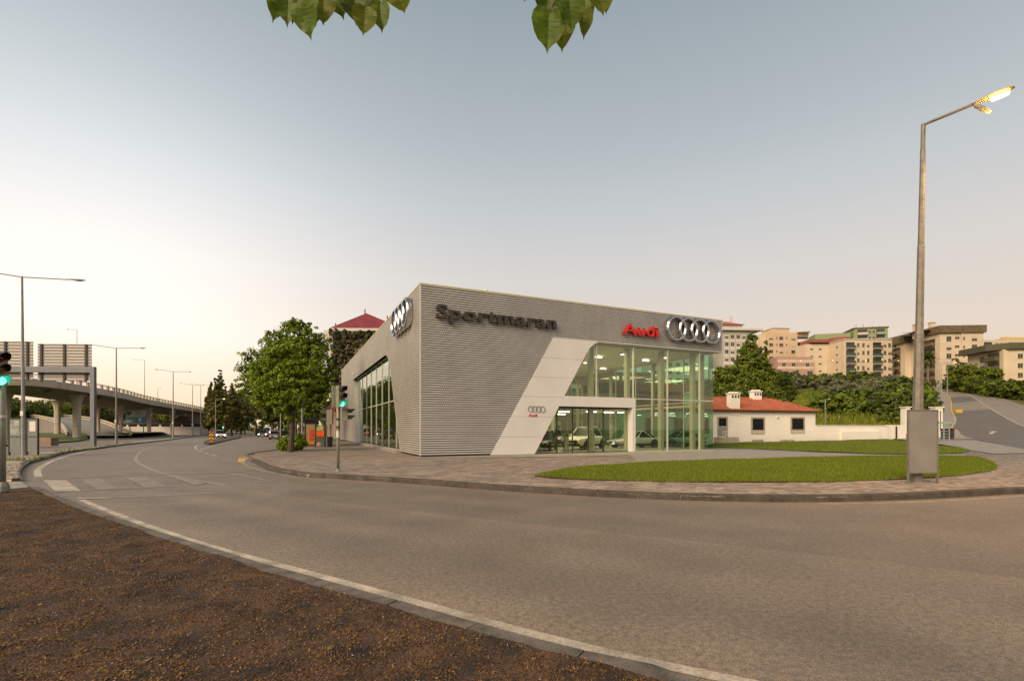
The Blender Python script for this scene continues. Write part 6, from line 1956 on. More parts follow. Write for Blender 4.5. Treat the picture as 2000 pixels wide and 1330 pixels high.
# ---------------------------------------------------------------- apartment blocks on the hill
M_WINP = mat('window_dark', (.045, .042, .036), .25, var=.3, scale=.5)
M_WINS = mat('window_shutter', (.50, .44, .35), .7, var=.1)
M_FRAMEW = mat('window_frame_pale', (.50, .45, .38), .7, var=.05)
WINC = {}
def win_mesh(wd, hh, shut, axis):
    key = (round(wd, 2), round(hh, 2), shut, axis)
    if key in WINC: return WINC[key]
    def bx(a0, a1, d0, d1, z0, z1, mi):
        mb.cur = mi
        if axis == 'y': mb.box(a0, a1, d0, d1, z0, z1)
        else: mb.box(d0, d1, a0, a1, z0, z1)
    mb = MB(); h2 = wd / 2
    bx(-h2, h2, -.03, -.004, 0, hh, 0)
    if shut: bx(-h2 + .02, h2 - .02, -.06, -.031, hh * (1 - shut), hh, 1)
    bx(-h2 - .08, -h2, -.07, -.004, -.08, hh + .08, 2); bx(h2, h2 + .08, -.07, -.004, -.08, hh + .08, 2); bx(-h2, h2, -.07, -.004, hh, hh + .08, 2); bx(-h2, h2, -.12, -.004, -.10, 0, 2)
    bx(-.03, .03, -.05, -.0305, 0, hh * (1 - shut), 2)
    me = bpy.data.meshes.new('window'); me.from_pydata(mb.v, [], mb.f)
    for m_ in (M_WINP, M_WINS, M_FRAMEW): me.materials.append(m_)
    me.polygons.foreach_set('material_index', mb.m); me.update()
    WINC[key] = me
    return me
def add_win(root, axis, a, z, wd, hh, shut=0, d=0):
    return link('window', win_mesh(wd, hh, shut, axis), root, (a, d, z) if axis == 'y' else (d, a, z))
def balcony(root, axis, a, z, wd, dep, m, rail_m, d=0, rh=1.0, inset=None):
    mb = MB()
    def bx(a0, a1, d0, d1, z0, z1):
        if axis == 'y': mb.box(a0, a1, d0, d1, z0, z1)
        else: mb.box(d0, d1, a0, a1, z0, z1)
    mb.cur = 2; bx(a - wd / 2 + .05, a + wd / 2 - .05, d - .04, d - .005, z, z + 2.35)
    mb.cur = 0; bx(a - wd / 2, a + wd / 2, d - dep, d - .004, z - .18, z - .001)
    mb.cur = 1
    bx(a - wd / 2, a + wd / 2, d - dep, d - dep + .10, z, z + rh); bx(a - wd / 2, a - wd / 2 + .08, d - dep + .101, d - .045, z, z + rh); bx(a + wd / 2 - .08, a + wd / 2, d - dep + .101, d - .045, z, z + rh)
    return mb.build('balcony', [m, rail_m, M_WINP], root)
def block(label, px, Y, wd, dp, ztop, zbase, rz, m, name='apartment_block'):
    r = thing(name, label, 'apartment block', (XW(px, Y), Y, zbase), math.radians(rz), 'apartment blocks on the hill')
    b = MB(); b.box(0, wd, 0, dp, -6, ztop - zbase); b.build('wall', m, r)
    return r, ztop - zbase
M_PEACH = mat('render_peach', (.56, .42, .28), .85, var=.07, scale=.3)
M_CREAM = mat('render_cream', (.58, .475, .35), .85, var=.07, scale=.3)
M_PALEG = mat('render_grey', (.42, .40, .35), .85, var=.08, scale=.3)
M_BRN = mat('cornice_brown', (.135, .095, .05), .8, var=.2, scale=.8)
M_PINK = mat('render_pink', (.42, .25, .22), .85, var=.08)
M_GRN = mat('render_green', (.25, .28, .16), .85, var=.1)
M_BALG = mat('balcony_glass_green', (.05, .08, .06), .3, var=.1)
M_YELL = mat('render_yellow', (.58, .42, .17), .85, var=.08)
# A: grey and white block with the red hip roof, far left of the group
zt, zb_ = ZW(646, 190), 19
r, h = block('grey and white apartment block with a red hip roof behind the tall tree', 1412, 190, 11.5, 12, zt, zb_, 4, M_PALEG)
b = MB(); b.box(-1.2, 15.5, -1.2, 13, h, h + .8); b.build('eaves_slab', M_WHITEB, r)
b = MB(); b.box(-1, 8.2, 1, 9, h + .8, h + 2.4); b.build('attic', M_WHITEB, r)
b = MB(); q = [(-1.8, .2, h + 2.4), (9, .2, h + 2.4), (9, 10, h + 2.4), (-1.8, 10, h + 2.4)]; p_ = (3.2, 5, h + 4.6)
for i in range(4): b.quad(q[i], q[(i + 1) % 4], p_)
b.quad(*q[::-1]); b.build('roof', M_TILE[0], r)
b = MB(); b.box(5.2, 6.0, 4, 4.8, h + 2.4, h + 6.4); b.build('chimney', M_WHITEB, r)
for fl in range(6):
    for k in range(4):
        add_win(r, 'y', 1.5 + k * 2.3, h - 3.0 - fl * 2.9, 1.3, 1.3, .0 if (fl + k) % 3 else .4)
    b = MB(); b.box(.4, 10.8, -.05, -.004, h - 4.3 - fl * 2.9, h - 3.35 - fl * 2.9); b.build('white_band', M_WHITEB, r)
for k in range(3):
    b = MB(); b.box(2.45 + k * 2.3, 2.85 + k * 2.3, -.10, -.051, -2, h - .2); b.build('fin', M_PALEG, r)
b = MB(); b.box(-6, 13, -2.6, -.2, 0, 5.4); b.build('podium', M_WHITEB, r)
for z in (.8, 3.2):
    b = MB(); b.box(-5.6, 12.6, -2.66, -2.601, z, z + 1.3); b.build('window_strip', M_WINP, r)
# B: peach block with rounded balconies
zt, zb_ = ZW(649, 210), 22
r, h = block('peach apartment block with a stack of rounded white balconies at its right corner', 1500, 210, 13.5, 12, zt, zb_, 6, M_PEACH)
b = MB(); b.box(3, 10.5, 1, 9, h, h + 1.9); b.build('attic', M_PEACH, r)
b = MB(); b.box(2.7, 10.8, .7, 9.3, h + 1.9, h + 2.15); b.build('roof', M_WHITEB, r)
b = MB(); b.box(13.5, 19.5, 1.2, 12, -6, h + .2); b.build('wing', M_PEACH, r)
b = MB(); b.box(-2.6, -.01, 1.5, 11, -6, h - 1.2); b.build('wing', M_CREAM, r)
for fl in range(6):
    z = h - 3.2 - fl * 2.85
    for k, (a, wd) in enumerate(((1.4, 1.7), (4.0, .6), (6.0, 1.7), (8.4, .6), (11.6, 1.9))):
        add_win(r, 'y', a, z + (.4 if wd < 1 else 0), wd, 1.3 if wd > 1 else .7, .6 if (k * 3 + fl) % 4 == 0 and wd > 1 else (1.0 if (k + fl) % 5 == 0 else 0))
    mb = MB()
    for cw, (r0, z0, z1) in enumerate(((3.3, z - .9, z + .35),)):
        pp = [(16.4 + math.cos(t) * r0, 1.2 + math.sin(t) * 2.2) for t in np.linspace(PI, 2 * PI, 13)]
        mb.prism(pp, z0, z1)
    mb.build('balcony', M_WHITEB, r)
    b = MB(); b.box(13.9, 19.0, 1.12, 1.195, z + .36, z + 1.7); b.build('window_strip', M_WINP, r)
b = MB(); b.prism([(16.4 + math.cos(t) * 3.4, 1.2 + math.sin(t) * 2.3) for t in np.linspace(PI, 2 * PI, 13)], h + .2, h + .6); b.build('canopy', M_WHITEB, r)
# pink low block in front
zt = ZW(697, 196)
r, h = block('low pink and cream striped building below the peach block', 1519, 196, 14.5, 8, zt, 19, 3, M_PINK, 'low_pink_building')
for z0, z1 in ((h - 2.3, h - 1.2), (h - 4.9, h - 3.9)):
    b = MB(); b.box(-.06, 14.56, -.06, -.004, z0, z1); b.build('cream_band', M_CREAM, r)
for a in (2.5, 6.5, 12.2):
    add_win(r, 'y', a, h - 3.8, 1.5, 1.3); add_win(r, 'y', a + 1, h - 7.2, 2.2, 1.5)
# C: long cream block with balcony stacks
zt, zb_ = ZW(664, 190), 20.5
r, h = block('long cream apartment block with two stacks of dark green glazed balconies', 1649, 190, 23.5, 17, zt, zb_, 1.5, M_CREAM)
b = MB(); b.box(-.2, 23.7, -.2, 17.2, h, h + .35); b.build('parapet', M_FRAMEW, r)
b = MB(); b.box(-9.5, -.01, 9, 16, -6, h - .2); b.build('wing', M_CREAM, r)
for fl in range(5):
    z = h - 3.3 - fl * 2.95
    for a in (2.4, 12.9, 20.5): balcony(r, 'y', a, z, 3.4, .9, M_WHITEB, M_BALG)
    for a in (5.5, 7.5, 9.4): add_win(r, 'y', a, z + .5, .9, 1.5, 0 if (fl + int(a)) % 3 else .5)
    for a in (16.0, 17.8): add_win(r, 'y', a, z + .5, 1.0, 1.5, 0 if (fl + int(a)) % 2 else .4)
    for a in (4.0, 10.5): add_win(r, 'x', a, z + .8, 1.1, .55)
    for a in (-3.5, -7.0): add_win(r, 'y', a, z + .8, 1.1, .55, 0, 9)
b = MB(); b.box(-8, 5, 8, 15, h + .35, h + 1.6); b.build('roof_storey', mat('brick_red', (.26, .09, .055), .8, var=.15), r)
b = MB(); b.prism([(5 + math.cos(t) * 4, 10 + math.sin(t) * 4) for t in np.linspace(0, 2 * PI, 17)[:-1]], h + .35, h + 2.3); b.build('roof_drum', mat('brick_red', (.26, .09, .055), .8), r)
# green block behind C
zt, zb_ = ZW(643, 235), 27
r, h = block('pale green block whose top floors rise behind the long cream block', 1668, 235, 14, 14, zt, zb_, -14, M_GRN)
for fl in range(4):
    z = h - 2.9 - fl * 2.9
    balcony(r, 'y', 3.5, z, 4.2, .9, M_PALEG, M_FRAMEW); balcony(r, 'y', 11, z, 3.6, .9, M_PALEG, M_GRN)
    for a in (6.5, 8.2): add_win(r, 'y', a, z + .5, 1.0, 1.3)
b = MB(); b.box(-.4, 14.4, -.4, 14, h, h + .5); b.build('roof', M_BRN, r)
b = MB(); b.box(-16, -.5, 2, 12, -6, h - 1.4); b.build('wing', M_GRN, r)
for x in (2, 5, 9, 12):
    b = MB(); b.box(x, x + .12, 3, 3.12, h + .5, h + 1.6 + (x % 3) * .5); b.build('aerial', M_DARKM, r)
# D: beige block with the heavy brown cornice
zt, zb_ = ZW(651, 172), 16.5
r, h = block('beige apartment block with a heavy brown cornice and small brown balconies', 1836, 172, 14.3, 24, zt, zb_, -2, M_CREAM)
b = MB(); b.box(-2.2, -.01, 13, 24, -6, h - 1.2); b.build('wing', M_CREAM, r)
mb = MB()
mb.prism([(-.7, -.8), (7.0, -.8), (7.0, -1.1), (14.9, -1.1), (14.9, 24.4), (-.7, 24.4)], h, h + 2.5)
mb.build('cornice', M_BRN, r)
mb = MB()
mb.prism([(-3.1, 12.4), (-.72, 12.4), (-.72, 24.6), (-3.1, 24.6)], h - 1.19, h + 1.3)
mb.build('cornice', M_BRN, r)
b = MB(); b.box(7.0, 14.3, -.5, -.01, -6, h - .01); b.build('bay', M_CREAM, r)
for fl in range(5):
    z = h - 2.9 - fl * 3.0
    add_win(r, 'y', 3.0, z, 1.6, 1.7, .5 if fl in (1, 3) else 0); add_win(r, 'y', 5.8, z + .8, 1.5, .75); add_win(r, 'y', 7.7, z + .4, .6, 1.0, 0, -.5); add_win(r, 'y', 11.2, z, 1.7, 1.7, .5 if fl in (0, 2) else .0, -.5)
    balcony(r, 'x', 4.5, z - 1.0, 5.0, 1.3, M_BRN, M_BRN)
    balcony(r, 'x', 18.5, z - 1.8, 6.5, 1.2, M_BRN, M_BRN, -2.2); add_win(r, 'x', 9.8, z, 1.2, 1.6)
for x, w_, hh in ((-4.5, 1.4, 3.4), (1.0, 1.5, 4.4), (4.4, 1.7, 2.2)):
    b = MB(); b.box(x, x + w_, 5, 6.4, h - 1, h + 1.6 + hh * .7); b.box(x - .2, x + w_ + .2, 4.8, 6.6, h + 1.6 + hh * .7, h + 1.85 + hh * .7); b.build('chimney', M_CREAM, r)
b = MB(); q = [(-6, 3, h + 1.2), (9, 3, h + 2.5), (9, 12, h + 3.2), (-6, 12, h + 2.6)]; b.quad(*q); b.quad(*[(x, y, z - .4) for x, y, z in q][::-1]); b.build('roof', M_TILE[1], r)
r, h = block('pale stepped apartment block seen only through the corner glass of the showroom', 1268, 185, 21, 10, ZW(655, 185), 16, 2, M_PALEG)
for fl in range(6):
    for a in (2, 5, 8, 11, 14, 17): add_win(r, 'y', a, h - 3 - fl * 2.9, 1.4, 1.4)
# E: white block with balconies and yellow block at the far right
zt = ZW(664, 225)
r, h = block('white apartment block with green glazed balconies right of the brown-corniced block', 1917, 225, 26, 12, zt, 21, 4, mat('render_white_warm', (.55, .47, .37), .85, var=.06))
for fl in range(4):
    z = h - 3.4 - fl * 3.0
    balcony(r, 'y', 3.2, z, 4.0, .9, M_WHITEB, M_BALG)
    for a in (7.5, 9.8, 12.0): add_win(r, 'y', a, z + .5, 1.0, 1.5)
    balcony(r, 'y', 16, z, 4.0, .9, M_WHITEB, M_BALG)
zt = ZW(660, 245)
r, h = block('yellow block rising at the right edge behind the white one', 1966, 245, 18, 12, zt, 24, 2, M_YELL)
for fl in range(3):
    for a in (2.5, 6.5, 10.5): add_win(r, 'y', a, h - 3 - fl * 3, 1.6, 1.4, .4 if a > 6 else 0)
b = MB()
for k in range(6): b.box(1 + k * 2.2, 2.2 + k * 2.2, 3, 4, h, h + .9)
b.build('chimney', M_YELL, r)
# F: near right block with dark cornice
zt = ZW(683, 150)
r, h = block('beige block with a dark green-brown cornice at the right edge above the stone wall', 1960, 150, 16, 14, zt, 16, -8, M_CREAM)
mb = MB(); mb.prism([(-2.6, 3.2), (1.0, -.9), (16.5, -.9), (16.5, 14.2), (-2.6, 14.2)], h, h + 1.9); mb.build('cornice', mat('cornice_dark', (.085, .075, .045), .8, var=.15), r)
for fl in range(3):
    z = h - 3.4 - fl * 2.9
    balcony(r, 'x', 3.6, z + .4, 4.5, 1.4, M_BRN, mat('cornice_dark', (.085, .075, .045)), 0, 1.1); add_win(r, 'y', 4.5, z + .6, 1.3, 1.4); add_win(r, 'y', 9.5, z + .6, 1.3, 1.4)
    add_win(r, 'x', 8.0, z + .4, 1.6, 1.8)
# brown building seen through the showroom glass
rb_ = thing('brown_building', 'reddish brown building seen only through the showroom glass', 'building', (5.5, 84, 0), math.radians(8))
b = MB(); b.box(0, 19, 0, 10, 0, 11.5); b.build('wall', mat('wall_brown', (.20, .09, .055), .85, var=.15), rb_)
for k in range(5):
    for fl in range(3): add_win(rb_, 'y', 2 + k * 3.6, 1.2 + fl * 3.2, 1.6, 1.6, .4 if (k + fl) % 3 == 0 else 0)

# ---------------------------------------------------------------- hillside planting
def hb(px, Y): X = XW(px, Y); return (X, Y, hill(X, Y) - .25)
# poplar-like tree and its neighbours
Y = 78; bs = hb(1466, Y)
tree('tall_tree', 'tall pointed green tree rising between the showroom and the peach apartment block', bs,
     [(1466, 668, 11, 18), (1463, 688, 20, 20), (1458, 705, 22, 18), (1472, 716, 32, 24), (1489, 700, 13, 24), (1448, 735, 30, 22), (1480, 740, 38, 24), (1466, 765, 54, 24), (1496, 678, 6, 16), (1467, 656, 6, 11)], Y, 24000, .22, L_BUSH, (8, .3), M_BARK, seed=81)
for k, (px, Y, blobs, m_, l, n) in enumerate((
    (1422, 82, [(1420, 735, 24, 22), (1410, 755, 22, 24), (1436, 760, 24, 22), (1405, 728, 12, 12)], L_MAPLE2, 'rounded green tree left of the tall pointed tree, against the showroom glass', 9000),
    (1524, 84, [(1522, 745, 22, 20), (1535, 765, 22, 22), (1512, 768, 22, 18)], L_DARK, 'dark rounded tree right of the tall pointed tree', 8000),
    (1512, 74, [(1512, 770, 18, 16), (1520, 782, 16, 12), (1502, 782, 16, 12)], L_BUSH, 'small lighter green tree behind the roof ridge of the white house', 5000),
    (1445, 72, [(1450, 775, 30, 16), (1480, 778, 26, 14)], L_DARK, 'dense dark tree right behind the chimneys of the white house', 6000))):
    tree('hillside_tree', l, hb(px, Y), blobs, Y, n, .19, m_, (3, .2), M_BARK, 'trees behind the white house', 90 + k)
# shrubs: a few shapes, copied over the slope
protos = []
for k, (m_, n) in enumerate(((L_DARK, 2600), (L_BUSH, 2600), (L_OLIVE, 2800), (L_MAPLE2, 2600))):
    V, t = leaf_cloud([(0, 0, 1.1, 2.0, 2.0, 1.2), (-1.1, .3, .8, 1.3, 1.3, 1.0), (1.2, -.2, .9, 1.3, 1.3, 1.1), (.3, .6, 1.8, 1.1, 1.1, .7), (-.5, -.8, .6, 1.5, 1.2, .8)], n, .22, 100 + k, shell=.7)
    protos.append(quads_mesh('shrub', V, t, m_, 4))
SHL = ['dark green shrub in the thicket on the hillside', 'mid green shrub in the thicket on the hillside', 'grey-green olive shrub on the hillside below the apartment blocks', 'deep green rounded shrub on the hillside']
def shrub(px, Y, s, k, label=None, sz=1.0):
    o = link('shrub', protos[k], None, hb(px, Y)); o.scale = (s, s, s * sz); o.rotation_euler = (0, 0, R.uniform(0, 6.28))
    return tag(o, label or SHL[k], 'shrub', 'shrubs on the hillside')
SP = [(1628, 90, 1.8, 3, 'large deep green round shrub just behind the garden wall, left of the garden lamp'), (1690, 92, 2.0, 0, 'large dark shrub behind the garden wall, right of the garden lamp'), (1730, 88, 1.5, 0, 'dark shrub above the right end of the garden wall'),
      (1597, 92, 1.0, 0, 'dark shrub on the open grassy slope'), (1748, 74, .9, 1, 'lighter green shrub leaning over the end of the garden wall')]
for px, Y, s, k, l in SP: shrub(px, Y, s, k, l)
for px, Y, s, k in ((1560, 168, 1.9, 2), (1585, 170, 2.0, 0), (1545, 166, 1.8, 2), (1612, 150, 1.9, 2), (1632, 148, 2.1, 2), (1655, 150, 2.2, 0), (1640, 120, 1.9, 2), (1668, 125, 2.1, 2), (1692, 130, 2.3, 2), (1715, 120, 2.4, 2), (1700, 105, 2.0, 2), (1735, 112, 2.2, 3),
                    (1755, 105, 2.1, 0), (1765, 92, 1.9, 0), (1720, 95, 1.9, 2), (1742, 84, 1.7, 3), (1765, 78, 1.5, 0), (1672, 100, 1.7, 3), (1652, 92, 1.6, 0), (1690, 88, 1.7, 1), (1710, 80, 1.5, 0), (1660, 82, 1.5, 3), (1640, 78, 1.3, 1), 
                    (1758, 68, 1.0, 0), (1778, 72, 1.1, 1), (1790, 84, 1.2, 0), (1805, 92, 1.1, 1), (1818, 100, 1.0, 0), (1772, 100, 1.8, 3), (1785, 112, 1.8, 0), (1800, 120, 1.6, 3), (1600, 165, 2.2, 1), (1625, 168, 2.2, 0), (1680, 160, 2.4, 0), (1705, 150, 2.3, 1), (1740, 140, 2.3, 2),
                    (1760, 130, 2.2, 0), (1775, 140, 2.2, 0), (1530, 160, 2.0, 2), (1510, 165, 2.0, 1), (1540, 170, 2.2, 0), (1410, 130, 2.4, 3), (1430, 140, 2.6, 0), (1500, 120, 2.2, 0), (1395, 110, 2.2, 1), (1360, 100, 2.4, 0), (1330, 96, 2.4, 3), (1300, 96, 2.4, 0), (1270, 100, 2.4, 1)):
    if Y < 90 and 1500 < px < 1770: Y, s = Y * .6 + 42, s * 1.1
    shrub(px + R.uniform(-3, 3), Y, s * R.uniform(.9, 1.1), k)
# low growth and yellow flowers on the slope
lp_ = []
while len(lp_) < 9000:
    Y = R.uniform(60, 150); px = R.uniform(1480, 1830); X = XW(px, Y)
    if X < 20: continue
    lp_.append((X, Y))
kind(link('undergrowth', blades('undergrowth', lp_, 1.0, .16, L_BUSH, lambda x, y: hill(x, y) - .1)), 'stuff')
yp = []
while len(yp) < 7500:
    Y = R.choice([R.gauss(63, 3), R.gauss(72, 7), R.gauss(108, 7)]); px = R.uniform(1585, 1775) if Y < 88 else R.gauss(1558, 16); X = XW(px, Y)
    if Y < 58: continue
    yp.append((X, Y))
kind(link('yellow_flowers', blades('yellow_flowers', yp, .75, .10, L_YEL, lambda x, y: hill(x, y) - .1)), 'stuff')
# palm
Y = 158; bs = hb(1812, Y)
pr_ = thing('palm_tree', 'single palm with a shaggy crown in front of the brown-corniced block', 'palm', bs)
hh = ZW(700, Y) - bs[2]
b = MB(); b.tube([(0, 0, 0), (.1, 0, hh * .5), (.15, 0, hh)], [.42, .32, .34], 10); b.build('trunk', M_BARKL, pr_)
fm = None
rs = random.Random(5)
for k in range(46):
    az = k * 2.39996; el = math.radians(78 - k * 2.9)
    L = 2.6
    if k % 12 == 0:
        m_ = MB()
        for i in range(9):
            t0 = i / 9; q = Vector((t0 * L, 0, math.sin(t0 * 1.6) * .35 - t0 * t0 * .9)); q2 = Vector(((t0 + .11) * L, 0, math.sin((t0 + .11) * 1.6) * .35 - (t0 + .11) ** 2 * .9))
            for s in (-1, 1):
                ll = .75 * (1 - t0 * .6)
                m_.quad(q, q2, q2 + Vector((.30, s * ll, -.16)), q + Vector((.35, s * ll * .8, -.18)))
        me = bpy.data.meshes.new('frond'); me.from_pydata(m_.v, [], m_.f); me.materials.append(L_DARK if k < 30 else L_IVY)
        at = me.attributes.new('tone', 'FLOAT', 'FACE'); at.data.foreach_set('value', [rs.random() for _ in me.polygons]); me.update(); fm = me
    o = link('frond', fm, pr_, (.15, 0, hh)); o.rotation_euler = (0, -el, az); o.scale = (rs.uniform(.85, 1.15),) * 3
# trees and hedge on the right above the stone wall
for k, (px, Y, blobs, m_, l, n) in enumerate((
    (1880, 146, [(1872, 722, 18, 16), (1895, 725, 20, 14), (1860, 738, 14, 12), (1885, 742, 22, 12), (1866, 708, 6, 8)], L_BUSH, 'leafy tree above the bend of the side road, in front of the brown-corniced block', 8000),
    (1925, 150, [(1925, 728, 16, 10), (1945, 730, 14, 10), (1910, 735, 14, 9)], L_MAPLE2, 'flat-topped green tree left of the block at the right edge', 6000))):
    tree('hillside_tree', l, (XW(px, Y), Y, hill(XW(px, Y), Y)), blobs, Y, n, .3, m_, (3.5, .25), M_BARK, 'trees above the side road', 130 + k)
for px, Y, s, k in ((1893, 140, 1.5, 1), (1915, 134, 1.7, 3), (1935, 130, 1.8, 0), (1955, 126, 1.8, 1), (1975, 122, 2.0, 3), (1995, 118, 2.0, 0), (2015, 114, 2.0, 1), (1845, 166, 1.5, 0), (1832, 170, 1.5, 1), (1872, 150, 1.6, 0)):
    X = XW(px, Y); Y += 8; X += 6; o = link('shrub', protos[k], None, (X, Y, hill(X, Y) + .3)); o.scale = (s, s, s * .9); o.rotation_euler = (0, 0, R.uniform(0, 6)); tag(o, 'hedge shrub above the stone wall of the side road', 'shrub', 'hedge shrubs above the stone wall')
# stone wall along the right side of the road
M_RUB = [mat('rubble_%d' % i, c, .9, var=.3, scale=3, bump=.5, bscale=10) for i, c in enumerate([(.36, .25, .15), (.30, .20, .12), (.42, .30, .19), (.25, .19, .13)])]
sw = thing('stone_wall', 'rubble stone retaining wall along the right side of the climbing road', 'wall', (0, 0, 0))
rl_ = spline([(111.5, 103), (117, 110), (125, 120), (134, 132), (140, 141)], .9)
bw = MB()
for a, b2 in zip(rl_, rl_[1:]):
    za, zb_ = rz_(*a) - .3, rz_(*b2) - .3
    bw.quad((*a, za), (*b2, zb_), (*b2, zb_ + 2.0), (*a, za + 2.0)); bw.quad((*a, za + 2.0), (*b2, zb_ + 2.0), (b2[0] + .8, b2[1] - .6, zb_ + 2.0), (a[0] + .8, a[1] - .6, za + 2.0))
bw.build('wall', M_RUB[3], sw)
cnt = 0
for i, (a, b2) in enumerate(zip(rl_, rl_[1:])):
    d = (Vector(b2) - Vector(a)); n2 = Vector((-d.y, d.x)).normalized()
    for k in range(4):
        if cnt >= 280: break
        p = Vector(a).lerp(Vector(b2), R.uniform(.3, .7)) + n2 * .03
        m_ = MB(); m_.obox((p.x, p.y, rz_(p.x, p.y) - .05 + k * .47), (d.normalized().x, d.normalized().y, R.uniform(-.08, .08)), (n2.x, n2.y, 0), (0, 0, 1), R.uniform(.32, .44), R.uniform(.06, .12), R.uniform(.18, .23))
        m_.build('stone', M_RUB[R.randrange(4)], sw); cnt += 1
# street lamps along the side road
for px, Y, h, ax, lit, l in ((1850.5, 111, 8.5, 2.6, None, 'nearest unlit street lamp at the kerb of the climbing side road'), (1839, 122, 8.6, 3.6, M_LAMPONF, 'lit street lamp second along the climbing side road'), (1836, 131, 8.6, 3.0, None, 'unlit street lamp third along the climbing side road'), (1830.5, 140, 8.6, 3.0, None, 'farthest street lamp at the bend of the climbing side road')):
    X = XW(px, Y); single_lamp(l, (X, Y, rz_(X, Y)), h, (ax, -.3, .55), .15, lit, group='street lamps along the side road')
for px, Y, top, ax, l in ((1617, 160, 705, 1.8, 'small lit street lamp in front of the left end of the long cream block'), (1682, 165, 705, 1.8, 'small lit street lamp in front of the balconies of the long cream block'), (1744, 160, 706, 2.0, 'small lit street lamp left of the brown-corniced block'), (1555, 170, 706, 1.8, 'small lit street lamp in front of the pink building')):
    X = XW(px, Y); z = hill(X, Y); single_lamp(l, (X, Y, z), ZW(top, Y) - z, (ax, 0, .2), .09, M_LAMPONF, group='small street lamps on the hill')
# gate pillars, barrier fence and bins by the entrance
M_GATE = mat('gate_steel', (.34, .37, .35), .5, .3, var=.08)
fY = 53
fx0, fx1 = XW(1832, fY), XW(1863, fY)
fz = rz_(fx0, fY) - .15
fn = thing('metal_fence', 'pale metal fence with horizontal rails right of the grey panel', 'fence', (fx0, fY, fz), math.radians(4))
Lf = fx1 - fx0
for z in (.35, .65, .95, 1.25, 1.55, 1.85):
    b = MB(); b.tube([(0, 0, z), (Lf * (.78 if z < 1.8 else 1), 0, z)], .03, 6); b.build('rail', M_GATE, fn)
for x in (.02, Lf * .40, Lf * .78):
    b = MB(); b.box(x - .04, x + .04, -.04, .04, -.2, 2.0); b.build('post', M_GATE, fn)
b = MB(); b.box(0, Lf * 1.12, -.12, .12, 2.05, 2.30); b.build('top_beam', M_GATE, fn)
b = MB(); b.box(-.08, .08, -.08, .08, 0, .9)
o = b.build('barrier_bracket', M_GATE, None, (XW(1864, fY), fY, fz + 2.0)); tag(o, 'short upright bracket at the end of the fence beam', 'bracket')
b = MB(); b.box(-.28, .28, -.12, .12, 0, .36); o = b.build('yellow_sign', mat('sign_yellow', (.62, .36, .015), .5, var=.05), None, (XW(1873, fY), fY, ZW(806.5, fY))); tag(o, 'small orange yellow sign at the end of the fence beam', 'sign')
for px, c, l in ((1848, (.03, .035, .03), 'dark wheeled bin behind the metal fence, left one'), (1854.5, (.04, .03, .03), 'dark wheeled bin behind the metal fence, right one')):
    X = XW(px, 56); b = MB(); b.prism([(-.3, -.3), (.3, -.3), (.34, .34), (-.34, .34)], .05, 1.1); b.box(-.36, .36, -.38, .38, 1.1, 1.2)
    tag(b.build('wheeled_bin', mat('bin_%d' % int(c[0] * 1000), c, .5), None, (X, 56, rz_(X, 56) + .1)), l, 'bin', 'wheeled bins by the fence')
for pa, pb_, l in ((1764, 1773, 'white gate pillar left of the galvanised lamp pole'), (1822, 1836, 'white gate pillar with a flat cap, right of the galvanised lamp pole')):
    Yp = 60; xa, xb = XW(pa, Yp), XW(pb_, Yp); z = hill(xa, Yp)
    r = thing('gate_pillar', l, 'gate pillar', ((xa + xb) / 2, Yp, z), 0, 'white gate pillars')
    w2 = (xb - xa) / 2; ht = ZW(795, Yp) - z
    b = MB(); b.box(-w2, w2, -.4, .4, -.3, ht - .1); b.build('shaft', M_HWALL, r)
    b = MB(); b.box(-w2 - .12, w2 + .12, -.5, .5, ht - .1, ht); b.build('cap', M_HWALL, r)
    b = MB(); b.box(w2 * .2, w2 * .45, -.42, -.401, .9, ht - .5); b.build('slot', M_DARKM, r)

